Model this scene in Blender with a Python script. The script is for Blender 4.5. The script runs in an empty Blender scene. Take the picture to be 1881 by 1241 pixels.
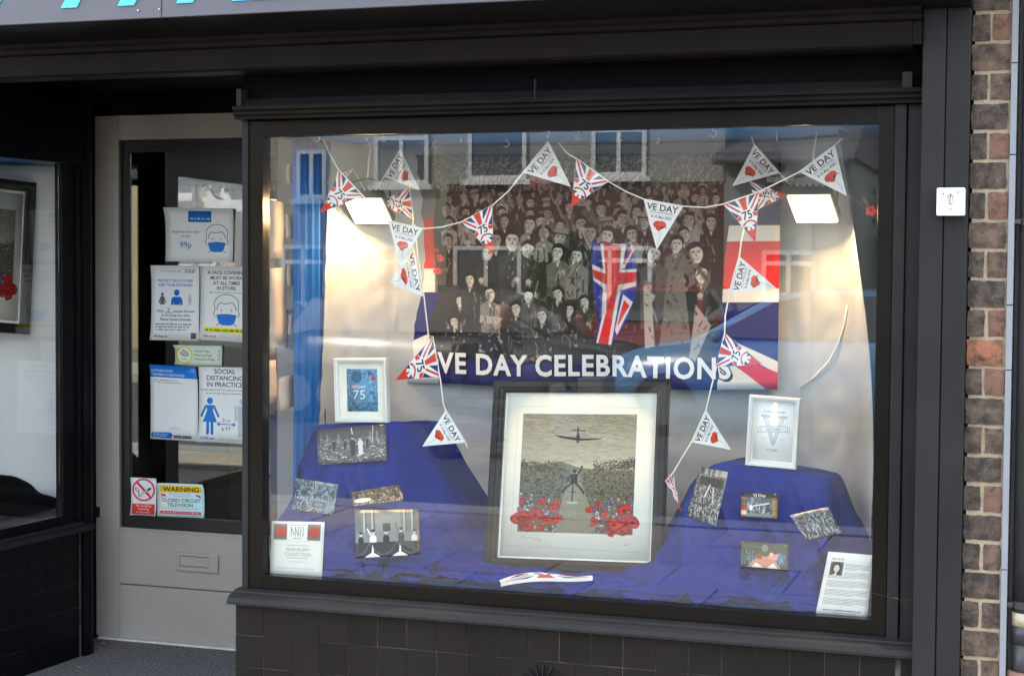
import bpy, bmesh, math, random
import numpy as np
from mathutils import Vector, Matrix, noise

# ------------------------------------------------------------------ camera, light
scene = bpy.context.scene
col = scene.collection
R = math.radians
cam_d = bpy.data.cameras.new("camera"); cam = bpy.data.objects.new("camera", cam_d); col.objects.link(cam)
scene.camera = cam
cam_d.sensor_width = 36.0; cam_d.lens = 3000.0 / 1881.0 * 36.0
cam_d.clip_start = 0.05; cam_d.clip_end = 2000
yaw, pitch, roll = R(18.5), R(2.4), R(0.42)
fwd = Vector((-math.sin(yaw) * math.cos(pitch), math.cos(yaw) * math.cos(pitch), -math.sin(pitch)))
rt = Vector((math.cos(yaw), math.sin(yaw), 0)); up = rt.cross(fwd)
rt2 = rt * math.cos(roll) + up * math.sin(roll); up2 = -rt * math.sin(roll) + up * math.cos(roll)
mw = Matrix((rt2, up2, -fwd)).transposed().to_4x4(); mw.translation = Vector((0, -4.34, 1.5))
cam.matrix_world = mw

SUN_EL, SUN_AZ = 38.0, 200.0     # elevation; azimuth the light comes from, measured in the xy plane from +y clockwise
world = bpy.data.worlds.new("World"); scene.world = world; world.use_nodes = True
wn = world.node_tree; bg = wn.nodes["Background"]
sky = wn.nodes.new("ShaderNodeTexSky"); sky.sky_type = 'NISHITA'; sky.sun_disc = False
sky.sun_elevation = R(SUN_EL); sky.sun_rotation = R(SUN_AZ); sky.air_density = 1.0; sky.dust_density = 2.5; sky.ozone_density = 1.0
# soft broken cloud over the clear sky
tc = wn.nodes.new("ShaderNodeTexCoord"); mp = wn.nodes.new("ShaderNodeMapping"); mp.inputs['Scale'].default_value = (1.2, 1.2, 3.0)
nz = wn.nodes.new("ShaderNodeTexNoise"); nz.inputs['Scale'].default_value = 2.2; nz.inputs['Detail'].default_value = 7
cr = wn.nodes.new("ShaderNodeValToRGB"); cr.color_ramp.elements[0].position = 0.36; cr.color_ramp.elements[1].position = 0.62
mx = wn.nodes.new("ShaderNodeMixRGB"); mx.inputs['Color2'].default_value = (8.2, 8.6, 9.2, 1)
wn.links.new(tc.outputs['Generated'], mp.inputs['Vector']); wn.links.new(mp.outputs['Vector'], nz.inputs['Vector'])
wn.links.new(nz.outputs['Fac'], cr.inputs['Fac']); wn.links.new(cr.outputs['Color'], mx.inputs['Fac'])
wn.links.new(sky.outputs['Color'], mx.inputs['Color1']); wn.links.new(mx.outputs['Color'], bg.inputs['Color'])
bg.inputs['Strength'].default_value = 0.15
sun_d = bpy.data.lights.new("sun", 'SUN'); sun_d.energy = 2.0; sun_d.angle = R(3.0); sun_d.color = (1, 0.94, 0.85)
sun = bpy.data.objects.new("sun", sun_d); col.objects.link(sun)
az = R(SUN_AZ)
to_sun = Vector((math.sin(az) * math.cos(R(SUN_EL)), -math.cos(az) * math.cos(R(SUN_EL)) * -1, math.sin(R(SUN_EL))))
to_sun = Vector((-0.55, 0.72, 0.0)).normalized() * math.cos(R(SUN_EL)) + Vector((0, 0, math.sin(R(SUN_EL))))
sky.sun_rotation = math.atan2(to_sun.x, to_sun.y)
sun.rotation_euler = to_sun.to_track_quat('Z', 'Y').to_euler()
scene.view_settings.view_transform = 'Standard'; scene.view_settings.look = 'None'
scene.view_settings.exposure = 1.9; scene.view_settings.gamma = 1.0; scene.view_settings.use_curve_mapping = False
scene.render.engine = 'CYCLES'
scene.cycles.max_bounces = 8; scene.cycles.diffuse_bounces = 3; scene.cycles.glossy_bounces = 4
scene.cycles.transparent_max_bounces = 12; scene.cycles.transmission_bounces = 6
scene.cycles.sample_clamp_indirect = 4.0; scene.cycles.caustics_reflective = False; scene.cycles.caustics_refractive = False
scene.cycles.use_denoising = True
try: scene.cycles.denoiser = 'OPENIMAGEDENOISE'; scene.cycles.denoising_input_passes = 'RGB_ALBEDO_NORMAL'
except Exception: pass

# ------------------------------------------------------------------ helpers: objects
def props(o, label=None, cat=None, group=None, kind=None):
    if label: o['label'] = label
    if cat: o['category'] = cat
    if group: o['group'] = group
    if kind: o['kind'] = kind
    return o
ORIGIN = {}
def empty(name, loc, label, cat, group=None):
    o = bpy.data.objects.new(name, None); col.objects.link(o); o.location = loc; o.empty_display_size = 0.1
    ORIGIN[o.name] = Vector(loc)
    return props(o, label, cat, group)
def link_mesh(name, me, parent=None, org=None):
    o = bpy.data.objects.new(name, me); col.objects.link(o)
    if parent is not None: o.parent = parent
    ORIGIN[o.name] = org
    return o
def mesh_obj(name, bm, m, parent=None, smooth=False, loc=None):
    """bmesh in world coordinates -> object; origin at its parent's origin, or at loc / the base of its box"""
    if parent is not None: org = ORIGIN[parent.name]
    elif loc is not None: org = Vector(loc)
    else:
        xs = [v.co for v in bm.verts]
        org = Vector(((min(v.x for v in xs) + max(v.x for v in xs)) / 2, (min(v.y for v in xs) + max(v.y for v in xs)) / 2, min(v.z for v in xs)))
    bm.transform(Matrix.Translation(-org))
    me = bpy.data.meshes.new(name); bm.to_mesh(me); bm.free()
    for mm in (m if isinstance(m, (list, tuple)) else [m]): me.materials.append(mm)
    if smooth:
        for p in me.polygons: p.use_smooth = True
    o = link_mesh(name, me, parent, org)
    if parent is None: o.location = org
    return o
def BM(): return bmesh.new()
def box(bm, x0, x1, y0, y1, z0, z1, bev=0.0, mat=0):
    r = bmesh.ops.create_cube(bm, size=1.0)
    vs = r['verts']
    for v in vs:
        v.co = Vector((x0 if v.co.x < 0 else x1, y0 if v.co.y < 0 else y1, z0 if v.co.z < 0 else z1))
    fs = set(f for v in vs for f in v.link_faces)
    for f in fs: f.material_index = mat
    if bev > 0:
        es = list(set(e for v in vs for e in v.link_edges))
        bmesh.ops.bevel(bm, geom=es, offset=bev, segments=2, affect='EDGES', profile=0.7)
    return bm
def bxo(name, x0, x1, y0, y1, z0, z1, m, parent=None, bev=0.0):
    bm = BM(); box(bm, x0, x1, y0, y1, z0, z1, bev)
    return mesh_obj(name, bm, m, parent)
def prism(bm, prof, x0, x1):
    """profile of (y, z) points swept along x"""
    a = [bm.verts.new((x0, y, z)) for y, z in prof]; b = [bm.verts.new((x1, y, z)) for y, z in prof]
    n = len(prof)
    for i in range(n): bm.faces.new((a[i], a[(i + 1) % n], b[(i + 1) % n], b[i]))
    bm.faces.new(a[::-1]); bm.faces.new(b)
    bmesh.ops.recalc_face_normals(bm, faces=bm.faces[:])
    return bm
def tube(bm, pts, rad, n=8, caps=True):
    pts = [Vector(p) for p in pts]; rings = []
    prev = None
    for i, p in enumerate(pts):
        d = (pts[min(i + 1, len(pts) - 1)] - pts[max(i - 1, 0)]).normalized()
        ref = Vector((0, 0, 1)) if abs(d.z) < 0.9 else Vector((1, 0, 0))
        u = d.cross(ref).normalized() if prev is None else (prev - d * prev.dot(d)).normalized()
        prev = u; w = d.cross(u)
        rr_ = rad[i] if isinstance(rad, (list, tuple)) else rad
        rings.append([bm.verts.new(p + (u * math.cos(2 * math.pi * k / n) + w * math.sin(2 * math.pi * k / n)) * rr_) for k in range(n)])
    for a, b in zip(rings, rings[1:]):
        for k in range(n): bm.faces.new((a[k], a[(k + 1) % n], b[(k + 1) % n], b[k]))
    if caps: bm.faces.new(rings[0][::-1]); bm.faces.new(rings[-1])
    return bm
def ball(bm, c, r, sx=1, sy=1, sz=1, sub=2):
    g = bmesh.ops.create_icosphere(bm, subdivisions=sub, radius=r)
    for v in g['verts']: v.co = Vector((v.co.x * sx, v.co.y * sy, v.co.z * sz)) + Vector(c)
    return bm
def sheet(name, P, m, parent=None, nu=8, nv=8, thick=0.0012, back=None, loc=None, label=None):
    """paper-like sheet: P(u,v)->world point, u right, v up; thin solid with uv"""
    bm = BM(); uvl = bm.loops.layers.uv.new("uv")
    g = [[Vector(P(i / nu, j / nv)) for i in range(nu + 1)] for j in range(nv + 1)]
    n = (g[0][nu] - g[0][0]).cross(g[nv][0] - g[0][0]).normalized()
    if n.y > 0: n = -n                     # towards the street
    F = [[bm.verts.new(p) for p in row] for row in g]
    B = [[bm.verts.new(p - n * thick) for p in row] for row in g]
    def face(vs, uvs, mi=0):
        f = bm.faces.new(vs); f.material_index = mi
        for l, uv in zip(f.loops, uvs): l[uvl].uv = uv
        return f
    for j in range(nv):
        for i in range(nu):
            uv = [(i / nu, j / nv), ((i + 1) / nu, j / nv), ((i + 1) / nu, (j + 1) / nv), (i / nu, (j + 1) / nv)]
            face((F[j][i], F[j][i + 1], F[j + 1][i + 1], F[j + 1][i]), uv)
            face((B[j][i], B[j + 1][i], B[j + 1][i + 1], B[j][i + 1]), [uv[0], uv[3], uv[2], uv[1]], 1)
    for i in range(nu):
        face((F[0][i], B[0][i], B[0][i + 1], F[0][i + 1]), [(0, 0)] * 4, 1); face((F[nv][i], F[nv][i + 1], B[nv][i + 1], B[nv][i]), [(0, 0)] * 4, 1)
    for j in range(nv):
        face((F[j][0], F[j + 1][0], B[j + 1][0], B[j][0]), [(0, 0)] * 4, 1); face((F[j][nu], B[j][nu], B[j + 1][nu], F[j + 1][nu]), [(0, 0)] * 4, 1)
    o = mesh_obj(name, bm, [m, back or PAPER_BACK], parent, smooth=True, loc=loc)
    if label: o['label'] = label
    return o
def quad(tl, tr, br, bl):
    tl, tr, br, bl = map(Vector, (tl, tr, br, bl))
    return lambda u, v: (bl * (1 - u) + br * u) * (1 - v) + (tl * (1 - u) + tr * u) * v

# ------------------------------------------------------------------ helpers: materials
def nodes(name):
    m = bpy.data.materials.new(name); m.use_nodes = True; nt = m.node_tree
    return m, nt, nt.nodes['Principled BSDF']
def N(nt, kind, **kw):
    n = nt.nodes.new(kind)
    for k, v in kw.items():
        if k in n.inputs: n.inputs[k].default_value = v
        else: setattr(n, k, v)
    return n
def mat(name, c, rough=0.6, c2=None, scale=8.0, amt=0.5, bump=0.0, bscale=60.0, metal=0.0, spec=0.5, rvar=0.0, detail=6.0, stretch=(1, 1, 1), sheen=0.0):
    m, nt, b = nodes(name); L = nt.links.new
    b.inputs['Roughness'].default_value = rough; b.inputs['Metallic'].default_value = metal
    b.inputs['Specular IOR Level'].default_value = spec
    if sheen: b.inputs['Sheen Weight'].default_value = sheen
    g = N(nt, 'ShaderNodeNewGeometry'); mp_ = N(nt, 'ShaderNodeMapping'); mp_.inputs['Scale'].default_value = stretch
    L(g.outputs['Position'], mp_.inputs['Vector'])
    n1 = N(nt, 'ShaderNodeTexNoise', Scale=scale, Detail=detail, Roughness=0.6); L(mp_.outputs[0], n1.inputs['Vector'])
    c2 = c2 or tuple(x * 1.25 for x in c)
    mx_ = N(nt, 'ShaderNodeMixRGB'); mx_.inputs['Color1'].default_value = (*c, 1); mx_.inputs['Color2'].default_value = (*c2, 1)
    rp = N(nt, 'ShaderNodeMapRange'); rp.inputs['From Min'].default_value = 0.5 - amt * 0.3; rp.inputs['From Max'].default_value = 0.5 + amt * 0.5
    L(n1.outputs['Fac'], rp.inputs['Value']); L(rp.outputs[0], mx_.inputs['Fac']); L(mx_.outputs[0], b.inputs['Base Color'])
    if rvar:
        rr_ = N(nt, 'ShaderNodeMapRange'); rr_.inputs['To Min'].default_value = rough - rvar; rr_.inputs['To Max'].default_value = rough + rvar
        n3 = N(nt, 'ShaderNodeTexNoise', Scale=scale * 1.7, Detail=5.0); L(mp_.outputs[0], n3.inputs['Vector'])
        L(n3.outputs['Fac'], rr_.inputs['Value']); L(rr_.outputs[0], b.inputs['Roughness'])
    if bump:
        n2 = N(nt, 'ShaderNodeTexNoise', Scale=bscale, Detail=5.0); L(mp_.outputs[0], n2.inputs['Vector'])
        bp = N(nt, 'ShaderNodeBump', Strength=bump, Distance=0.004); L(n2.outputs['Fac'], bp.inputs['Height']); L(bp.outputs[0], b.inputs['Normal'])
    return m
def paint(name, c, dust, rough=0.32, damt=0.35, bump=0.15, speck=0.78, spec=0.15):
    """old gloss paint: brush relief, dust film and a few pale chips"""
    m, nt, b = nodes(name); L = nt.links.new; b.inputs['Specular IOR Level'].default_value = spec
    g = N(nt, 'ShaderNodeNewGeometry')
    n1 = N(nt, 'ShaderNodeTexNoise', Scale=3.0, Detail=8.0, Roughness=0.65); L(g.outputs['Position'], n1.inputs['Vector'])
    r1 = N(nt, 'ShaderNodeMapRange'); r1.inputs['From Min'].default_value = 0.4; r1.inputs['From Max'].default_value = 0.75; r1.inputs['To Max'].default_value = damt
    L(n1.outputs['Fac'], r1.inputs['Value'])
    mx1 = N(nt, 'ShaderNodeMixRGB'); mx1.inputs['Color1'].default_value = (*c, 1); mx1.inputs['Color2'].default_value = (*dust, 1); L(r1.outputs[0], mx1.inputs['Fac'])
    n2 = N(nt, 'ShaderNodeTexNoise', Scale=70.0, Detail=3.0, Roughness=0.5); L(g.outputs['Position'], n2.inputs['Vector'])
    r2 = N(nt, 'ShaderNodeMapRange'); r2.inputs['From Min'].default_value = speck; r2.inputs['From Max'].default_value = speck + 0.03
    L(n2.outputs['Fac'], r2.inputs['Value'])
    mx2 = N(nt, 'ShaderNodeMixRGB'); mx2.inputs['Color2'].default_value = (0.25, 0.23, 0.2, 1); L(mx1.outputs[0], mx2.inputs['Color1']); L(r2.outputs[0], mx2.inputs['Fac'])
    oi = N(nt, 'ShaderNodeObjectInfo'); ov = N(nt, 'ShaderNodeMapRange'); ov.inputs['To Min'].default_value = 0.86; ov.inputs['To Max'].default_value = 1.14; L(oi.outputs['Random'], ov.inputs['Value'])
    mo_ = N(nt, 'ShaderNodeVectorMath', operation='SCALE'); L(mx2.outputs[0], mo_.inputs[0]); L(ov.outputs[0], mo_.inputs['Scale']); L(mo_.outputs[0], b.inputs['Base Color'])
    rr_ = N(nt, 'ShaderNodeMapRange'); rr_.inputs['To Min'].default_value = rough - 0.08; rr_.inputs['To Max'].default_value = rough + 0.22
    L(n1.outputs['Fac'], rr_.inputs['Value']); L(rr_.outputs[0], b.inputs['Roughness'])
    n3 = N(nt, 'ShaderNodeTexNoise', Scale=22.0, Detail=8.0, Roughness=0.6); L(g.outputs['Position'], n3.inputs['Vector'])
    bp = N(nt, 'ShaderNodeBump', Strength=bump, Distance=0.006); L(n3.outputs['Fac'], bp.inputs['Height']); L(bp.outputs[0], b.inputs['Normal'])
    return m
def glass(name, f0=0.08, tint=(1, 1, 1), dirt=0.0, rough=0.0):
    """window glass: clear, with angle-dependent reflection"""
    m = bpy.data.materials.new(name); m.use_nodes = True; nt = m.node_tree; nt.nodes.clear(); L = nt.links.new
    out = N(nt, 'ShaderNodeOutputMaterial'); tr = N(nt, 'ShaderNodeBsdfTransparent'); tr.inputs['Color'].default_value = (*tint, 1)
    gl = N(nt, 'ShaderNodeBsdfGlossy'); gl.inputs['Roughness'].default_value = rough; gl.inputs['Color'].default_value = (1, 1, 1, 1)
    lw = N(nt, 'ShaderNodeLayerWeight'); lw.inputs['Blend'].default_value = 0.5
    pw = N(nt, 'ShaderNodeMath', operation='POWER'); pw.inputs[1].default_value = 5.0; L(lw.outputs['Facing'], pw.inputs[0])
    ma = N(nt, 'ShaderNodeMath', operation='MULTIPLY_ADD'); ma.inputs[1].default_value = 1 - f0; ma.inputs[2].default_value = f0; L(pw.outputs[0], ma.inputs[0])
    mx_ = N(nt, 'ShaderNodeMixShader'); L(ma.outputs[0], mx_.inputs['Fac']); L(tr.outputs[0], mx_.inputs[1]); L(gl.outputs[0], mx_.inputs[2])
    last = mx_
    if dirt:
        df = N(nt, 'ShaderNodeBsdfDiffuse'); df.inputs['Color'].default_value = (0.6, 0.6, 0.58, 1)
        g = N(nt, 'ShaderNodeNewGeometry'); n1 = N(nt, 'ShaderNodeTexNoise', Scale=2.5, Detail=9.0, Roughness=0.7); L(g.outputs['Position'], n1.inputs['Vector'])
        mr = N(nt, 'ShaderNodeMapRange'); mr.inputs['From Min'].default_value = 0.45; mr.inputs['From Max'].default_value = 0.9; mr.inputs['To Max'].default_value = dirt
        L(n1.outputs['Fac'], mr.inputs['Value'])
        m2 = N(nt, 'ShaderNodeMixShader'); L(mr.outputs[0], m2.inputs['Fac']); L(last.outputs[0], m2.inputs[1]); L(df.outputs[0], m2.inputs[2]); last = m2
    L(last.outputs[0], out.inputs['Surface'])
    return m
def emit(name, c, s):
    m = bpy.data.materials.new(name); m.use_nodes = True; nt = m.node_tree; nt.nodes.clear()
    out = N(nt, 'ShaderNodeOutputMaterial'); e = N(nt, 'ShaderNodeEmission'); e.inputs['Color'].default_value = (*c, 1); e.inputs['Strength'].default_value = s
    nt.links.new(e.outputs[0], out.inputs['Surface']); return m

# ------------------------------------------------------------------ helpers: drawn prints
def font_tris(s, bold=0.0, _c={}):
    k = (s, bold)
    if k not in _c:
        cu = bpy.data.curves.new('t', 'FONT'); cu.body = s; cu.size = 1.0; cu.offset = bold; cu.resolution_u = 3
        if s.startswith('VE DAY CELE'): cu.space_character = 1.12; cu.space_word = 0.9
        ob = bpy.data.objects.new('t', cu); me = bpy.data.meshes.new_from_object(ob)
        me.calc_loop_triangles()
        co = np.array([v.co[:2] for v in me.vertices]).reshape(-1, 2)
        tr = np.array([t.vertices[:] for t in me.loop_triangles]).reshape(-1, 3)
        bpy.data.objects.remove(ob); bpy.data.curves.remove(cu); bpy.data.meshes.remove(me)
        _c[k] = (co, tr)
    return _c[k]
class Canvas:
    def __init__(s, w, h, c=(1, 1, 1)):
        s.w, s.h = w, h; s.a = np.empty((h, w, 3), np.float32); s.a[:] = c
    def _box(s, x0, y0, x1, y1):
        x0 = max(0, int(math.floor(x0))); y0 = max(0, int(math.floor(y0))); x1 = min(s.w, int(math.ceil(x1)) + 1); y1 = min(s.h, int(math.ceil(y1)) + 1)
        if x1 <= x0 or y1 <= y0: return None
        yy, xx = np.mgrid[y0:y1, x0:x1]
        return (slice(y0, y1), slice(x0, x1)), xx + 0.5, yy + 0.5
    def put(s, sl, mask, c, al=1.0):
        reg = s.a[sl]; reg[mask] = reg[mask] * (1 - al) + np.array(c, np.float32) * al
    def rect(s, x0, y0, x1, y1, c, al=1.0):
        b = s._box(x0, y0, x1 - 1, y1 - 1)
        if b: s.put(b[0], np.ones(b[1].shape, bool), c, al)
    def poly(s, pts, c, al=1.0):
        xs = [p[0] for p in pts]; ys = [p[1] for p in pts]; b = s._box(min(xs), min(ys), max(xs), max(ys))
        if not b: return
        sl, X, Y = b; m = np.zeros(X.shape, bool); n = len(pts)
        for i in range(n):
            (xa, ya), (xb, yb) = pts[i], pts[(i + 1) % n]
            if ya == yb: continue
            m ^= ((Y > min(ya, yb)) & (Y <= max(ya, yb)) & (X < xa + (Y - ya) * (xb - xa) / (yb - ya)))
        s.put(sl, m, c, al)
    def ell(s, cx, cy, rx, ry, c, al=1.0, rot=0.0, ring=None):
        q = max(rx, ry) + 1; b = s._box(cx - q, cy - q, cx + q, cy + q)
        if not b: return
        sl, X, Y = b; dx, dy = X - cx, Y - cy; cs, sn = math.cos(rot), math.sin(rot)
        u = (dx * cs + dy * sn) / rx; v = (-dx * sn + dy * cs) / ry; d = u * u + v * v
        m = d <= 1
        if ring: m &= d >= (1 - ring) ** 2
        s.put(sl, m, c, al)
    def line(s, pts, w, c, al=1.0):
        for (xa, ya), (xb, yb) in zip(pts, pts[1:]):
            b = s._box(min(xa, xb) - w, min(ya, yb) - w, max(xa, xb) + w, max(ya, yb) + w)
            if not b: continue
            sl, X, Y = b; dx, dy = xb - xa, yb - ya; L2 = dx * dx + dy * dy + 1e-9
            t = np.clip(((X - xa) * dx + (Y - ya) * dy) / L2, 0, 1)
            s.put(sl, (X - xa - t * dx) ** 2 + (Y - ya - t * dy) ** 2 <= (w / 2) ** 2, c, al)
    def text(s, st, x, y, size, c=(0.1, 0.1, 0.1), bold=0.012, align='l', sx=1.0, rot=0.0, al=1.0):
        co, tr = font_tris(st, bold)
        if not len(tr): return
        wd = co[:, 0].max() * sx * size
        ox = x - (wd / 2 if align == 'c' else wd if align == 'r' else 0)
        p = np.stack([co[:, 0] * sx * size, -co[:, 1] * size], 1)
        if rot:
            cs, sn = math.cos(rot), math.sin(rot); off = np.array([wd / 2 if align == 'c' else 0, 0]); p = (p - off) @ np.array([[cs, sn], [-sn, cs]]) ; p += (x, y)
        else: p += (ox, y)
        for t in tr: s.poly([tuple(p[i]) for i in t], c, al)
    def small(s, x0, x1, y, h, c, al=0.7, seed=0):
        """a line of print too small to read"""
        rg = random.Random(seed * 91 + int(y)); x = x0
        while x < x1:
            w = rg.uniform(1.2, 4.5) * h
            w = min(w, x1 - x)
            s.rect(x, y, x + w, y + h, c, al * rg.uniform(0.6, 1)); x += w + h * 0.8
    def blur(s, x0, y0, x1, y1, n=1):
        r = s.a[int(y0):int(y1), int(x0):int(x1)]
        for _ in range(n):
            r[1:-1] = (r[:-2] + 2 * r[1:-1] + r[2:]) / 4; r[:, 1:-1] = (r[:, :-2] + 2 * r[:, 1:-1] + r[:, 2:]) / 4
    def noise(s, amt, seed=0, cell=1):
        rg = np.random.default_rng(seed); n = rg.normal(0, amt, (s.h // cell + 1, s.w // cell + 1, 1))
        s.a += np.kron(n, np.ones((cell, cell, 1)))[:s.h, :s.w]
    def img(s, name):
        im = bpy.data.images.new(name, s.w, s.h, alpha=False)
        px = np.ones((s.h, s.w, 4), np.float32); px[..., :3] = np.clip(s.a[::-1], 0, 1)
        im.pixels.foreach_set(px.ravel()); im.update(); return im
def print_mat(name, cv, rough=0.45, spec=0.3, scale=0.86, transl=0.0):
    m, nt, b = nodes(name); L = nt.links.new
    t = N(nt, 'ShaderNodeTexImage'); t.image = cv.img(name); t.extension = 'EXTEND'
    u = N(nt, 'ShaderNodeUVMap'); u.uv_map = 'uv'; L(u.outputs[0], t.inputs[0])
    h = N(nt, 'ShaderNodeMixRGB', blend_type='MULTIPLY'); h.inputs['Fac'].default_value = 1; h.inputs['Color2'].default_value = (scale, scale, scale * 0.98, 1)
    L(t.outputs[0], h.inputs['Color1']); L(h.outputs[0], b.inputs['Base Color'])
    b.inputs['Roughness'].default_value = rough; b.inputs['Specular IOR Level'].default_value = spec
    g = N(nt, 'ShaderNodeNewGeometry'); n2 = N(nt, 'ShaderNodeTexNoise', Scale=18.0, Detail=3.0); L(g.outputs['Position'], n2.inputs['Vector'])
    bp = N(nt, 'ShaderNodeBump', Strength=0.12, Distance=0.006); L(n2.outputs['Fac'], bp.inputs['Height']); L(bp.outputs[0], b.inputs['Normal'])
    return m

# ------------------------------------------------------------------ materials
PAPER_BACK = mat('white_paper', (0.62, 0.61, 0.59), 0.7, amt=0.3)
black = paint('black_gloss_paint', (0.005, 0.005, 0.0055), (0.018, 0.017, 0.015), 0.30)
black_dusty = paint('black_dusty_paint', (0.018, 0.0185, 0.020), (0.036, 0.035, 0.032), 0.42, 0.5)
black_deep = paint('black_paint_recess_shade', (0.002, 0.0022, 0.003), (0.005, 0.005, 0.0055), 0.38, 0.3, spec=0.10)  # darker copy of the black paint, recess shade put into the colour
frame_black = paint('black_window_frame', (0.0075, 0.0062, 0.0048), (0.014, 0.0118, 0.0092), 0.18, 0.3, bump=0.03, speck=0.78)
tile_black = paint('painted_black_tile', (0.013, 0.0112, 0.0092), (0.024, 0.0212, 0.018), 0.36, 0.4, bump=0.1, speck=0.79)
tile_deep = paint('painted_black_tile_shaded', (0.002, 0.0022, 0.003), (0.005, 0.005, 0.006), 0.3, 0.3, bump=0.08, speck=0.79, spec=0.12)  # same painted tile made darker: the porch shade is in its colour
grout = mat('grey_joint', (0.03, 0.028, 0.025), 0.9, (0.24, 0.22, 0.19), 11, 0.35)
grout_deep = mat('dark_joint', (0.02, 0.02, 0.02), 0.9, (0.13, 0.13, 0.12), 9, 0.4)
brown_metal = mat('dull_brown_black_metal', (0.007, 0.0060, 0.0052), 0.45, (0.014, 0.012, 0.010), 5, 0.6, 0.1, spec=0.07)
door_grey = mat('grey_door_paint', (0.35, 0.325, 0.295), 0.45, (0.39, 0.365, 0.335), 3.5, 0.6, 0.10, 30, rvar=0.06)
gasket = mat('black_rubber_gasket', (0.012, 0.012, 0.012), 0.5, bump=0.1)
white_plast = mat('white_painted_metal', (0.78, 0.78, 0.77), 0.35, (0.7, 0.7, 0.68), 20, 0.4)
steel = mat('brushed_steel', (0.45, 0.44, 0.42), 0.3, metal=1.0)
chrome = mat('chrome', (0.8, 0.8, 0.8), 0.08, metal=1.0)
sign_grey = mat('grey_sign_panel', (0.098, 0.100, 0.122), 0.34, (0.11, 0.112, 0.135), 2.0, 0.6, spec=0.5)
sign_blue = mat('light_blue_letter_vinyl', (0.08, 0.50, 0.86), 0.35)
stripgrey = mat('blue_grey_render', (0.22, 0.24, 0.27), 0.75, (0.27, 0.285, 0.31), 9, 0.7, 0.25, 40)
pipe_black = mat('black_pipe_plastic', (0.028, 0.030, 0.034), 0.36, (0.05, 0.052, 0.056), 6, 0.5, 0.05)
terracotta = mat('terracotta_pipe', (0.20, 0.105, 0.075), 0.8, (0.28, 0.16, 0.11), 20, 0.6, 0.2)
mortar = mat('sandy_mortar', (0.33, 0.26, 0.18), 0.95, (0.43, 0.35, 0.25), 22, 0.7, 0.9, 120)
blue_cloth, nt_, b_ = nodes('royal_blue_cloth'); b_.inputs['Roughness'].default_value = 0.85; b_.inputs['Specular IOR Level'].default_value = 0.15; b_.inputs['Sheen Weight'].default_value = 0.0
g_n = N(nt_, 'ShaderNodeNewGeometry'); mp_n = N(nt_, 'ShaderNodeMapping'); mp_n.inputs['Scale'].default_value = (1.0, 1.0, 0.45); nt_.links.new(g_n.outputs['Position'], mp_n.inputs['Vector'])
last_n = None
for sc_n, ds_n, st_n in ((5.0, 0.05, 0.55), (12.0, 0.014, 0.45), (260.0, 0.0006, 0.3)):
    nn_ = N(nt_, 'ShaderNodeTexNoise', Scale=sc_n, Detail=1.5, Roughness=0.45, Distortion=0.25); nt_.links.new(mp_n.outputs[0], nn_.inputs['Vector'])
    s_n = N(nt_, 'ShaderNodeMath', operation='SUBTRACT'); s_n.inputs[1].default_value = 0.5; nt_.links.new(nn_.outputs['Fac'], s_n.inputs[0]); a_n = N(nt_, 'ShaderNodeMath', operation='ABSOLUTE'); nt_.links.new(s_n.outputs[0], a_n.inputs[0])
    p_n = N(nt_, 'ShaderNodeBump', Strength=st_n, Distance=ds_n * 3); p_n.invert = True; nt_.links.new(nn_.outputs['Fac'], p_n.inputs['Height'])
    if last_n: nt_.links.new(last_n.outputs[0], p_n.inputs['Normal'])
    last_n = p_n
nt_.links.new(last_n.outputs[0], b_.inputs['Normal']); b_.inputs['Base Color'].default_value = (0.007, 0.022, 0.20, 1)
paper_drop = mat('white_backdrop_paper', (0.45, 0.465, 0.465), 0.6, (0.40, 0.415, 0.415), 2, 0.5, 0.10, 12, spec=0.3)
paper_white = mat('white_window_paper', (0.78, 0.80, 0.79), 0.65, (0.70, 0.72, 0.71), 3, 0.6, 0.2, 12)
blue_board = mat('blue_ceiling_paint', (0.06, 0.30, 0.78), 0.4, (0.08, 0.34, 0.85), 3, 0.6, stretch=(1, 6, 1))
blue_curt = mat('blue_curtain_fabric', (0.012, 0.11, 0.36), 0.8, (0.02, 0.14, 0.42), 6, 0.5, spec=0.1)
white_frame = mat('white_painted_wood', (0.80, 0.80, 0.77), 0.4, (0.74, 0.74, 0.71), 12, 0.3)
ebony = mat('dark_polished_frame', (0.008, 0.006, 0.0045), 0.3, (0.016, 0.012, 0.008), 9, 0.6, stretch=(1, 1, 4), spec=0.25)
gilt = mat('gilt_slip', (0.5, 0.32, 0.12), 0.35, metal=0.8)
mount = mat('cream_mount_board', (0.80, 0.78, 0.70), 0.75)
cord_w = mat('white_tape_cord', (0.75, 0.73, 0.68), 0.8)
asphalt = mat('dark_mat_flecked', (0.045, 0.046, 0.05), 0.9, (0.26, 0.26, 0.26), 130, 0.5, 0.8, 220, detail=2)
dark_brown = mat('dark_brown_interior', (0.045, 0.034, 0.024), 0.7, (0.07, 0.052, 0.036), 2, 0.6)
shop_glass = glass('shop_window_glass', 0.052, (0.97, 0.985, 0.975), 0.02)
door_glass = glass('door_glass', 0.12, (0.93, 0.95, 0.92), 0.015)
thin_glass = glass('picture_glass', 0.012)
slip_paper = mat('warm_lit_paper_slip', (0.55, 0.43, 0.34), 0.75, (0.60, 0.48, 0.39), 6, 0.5)  # warm light of the lamp is tinted into the paper colour

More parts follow.
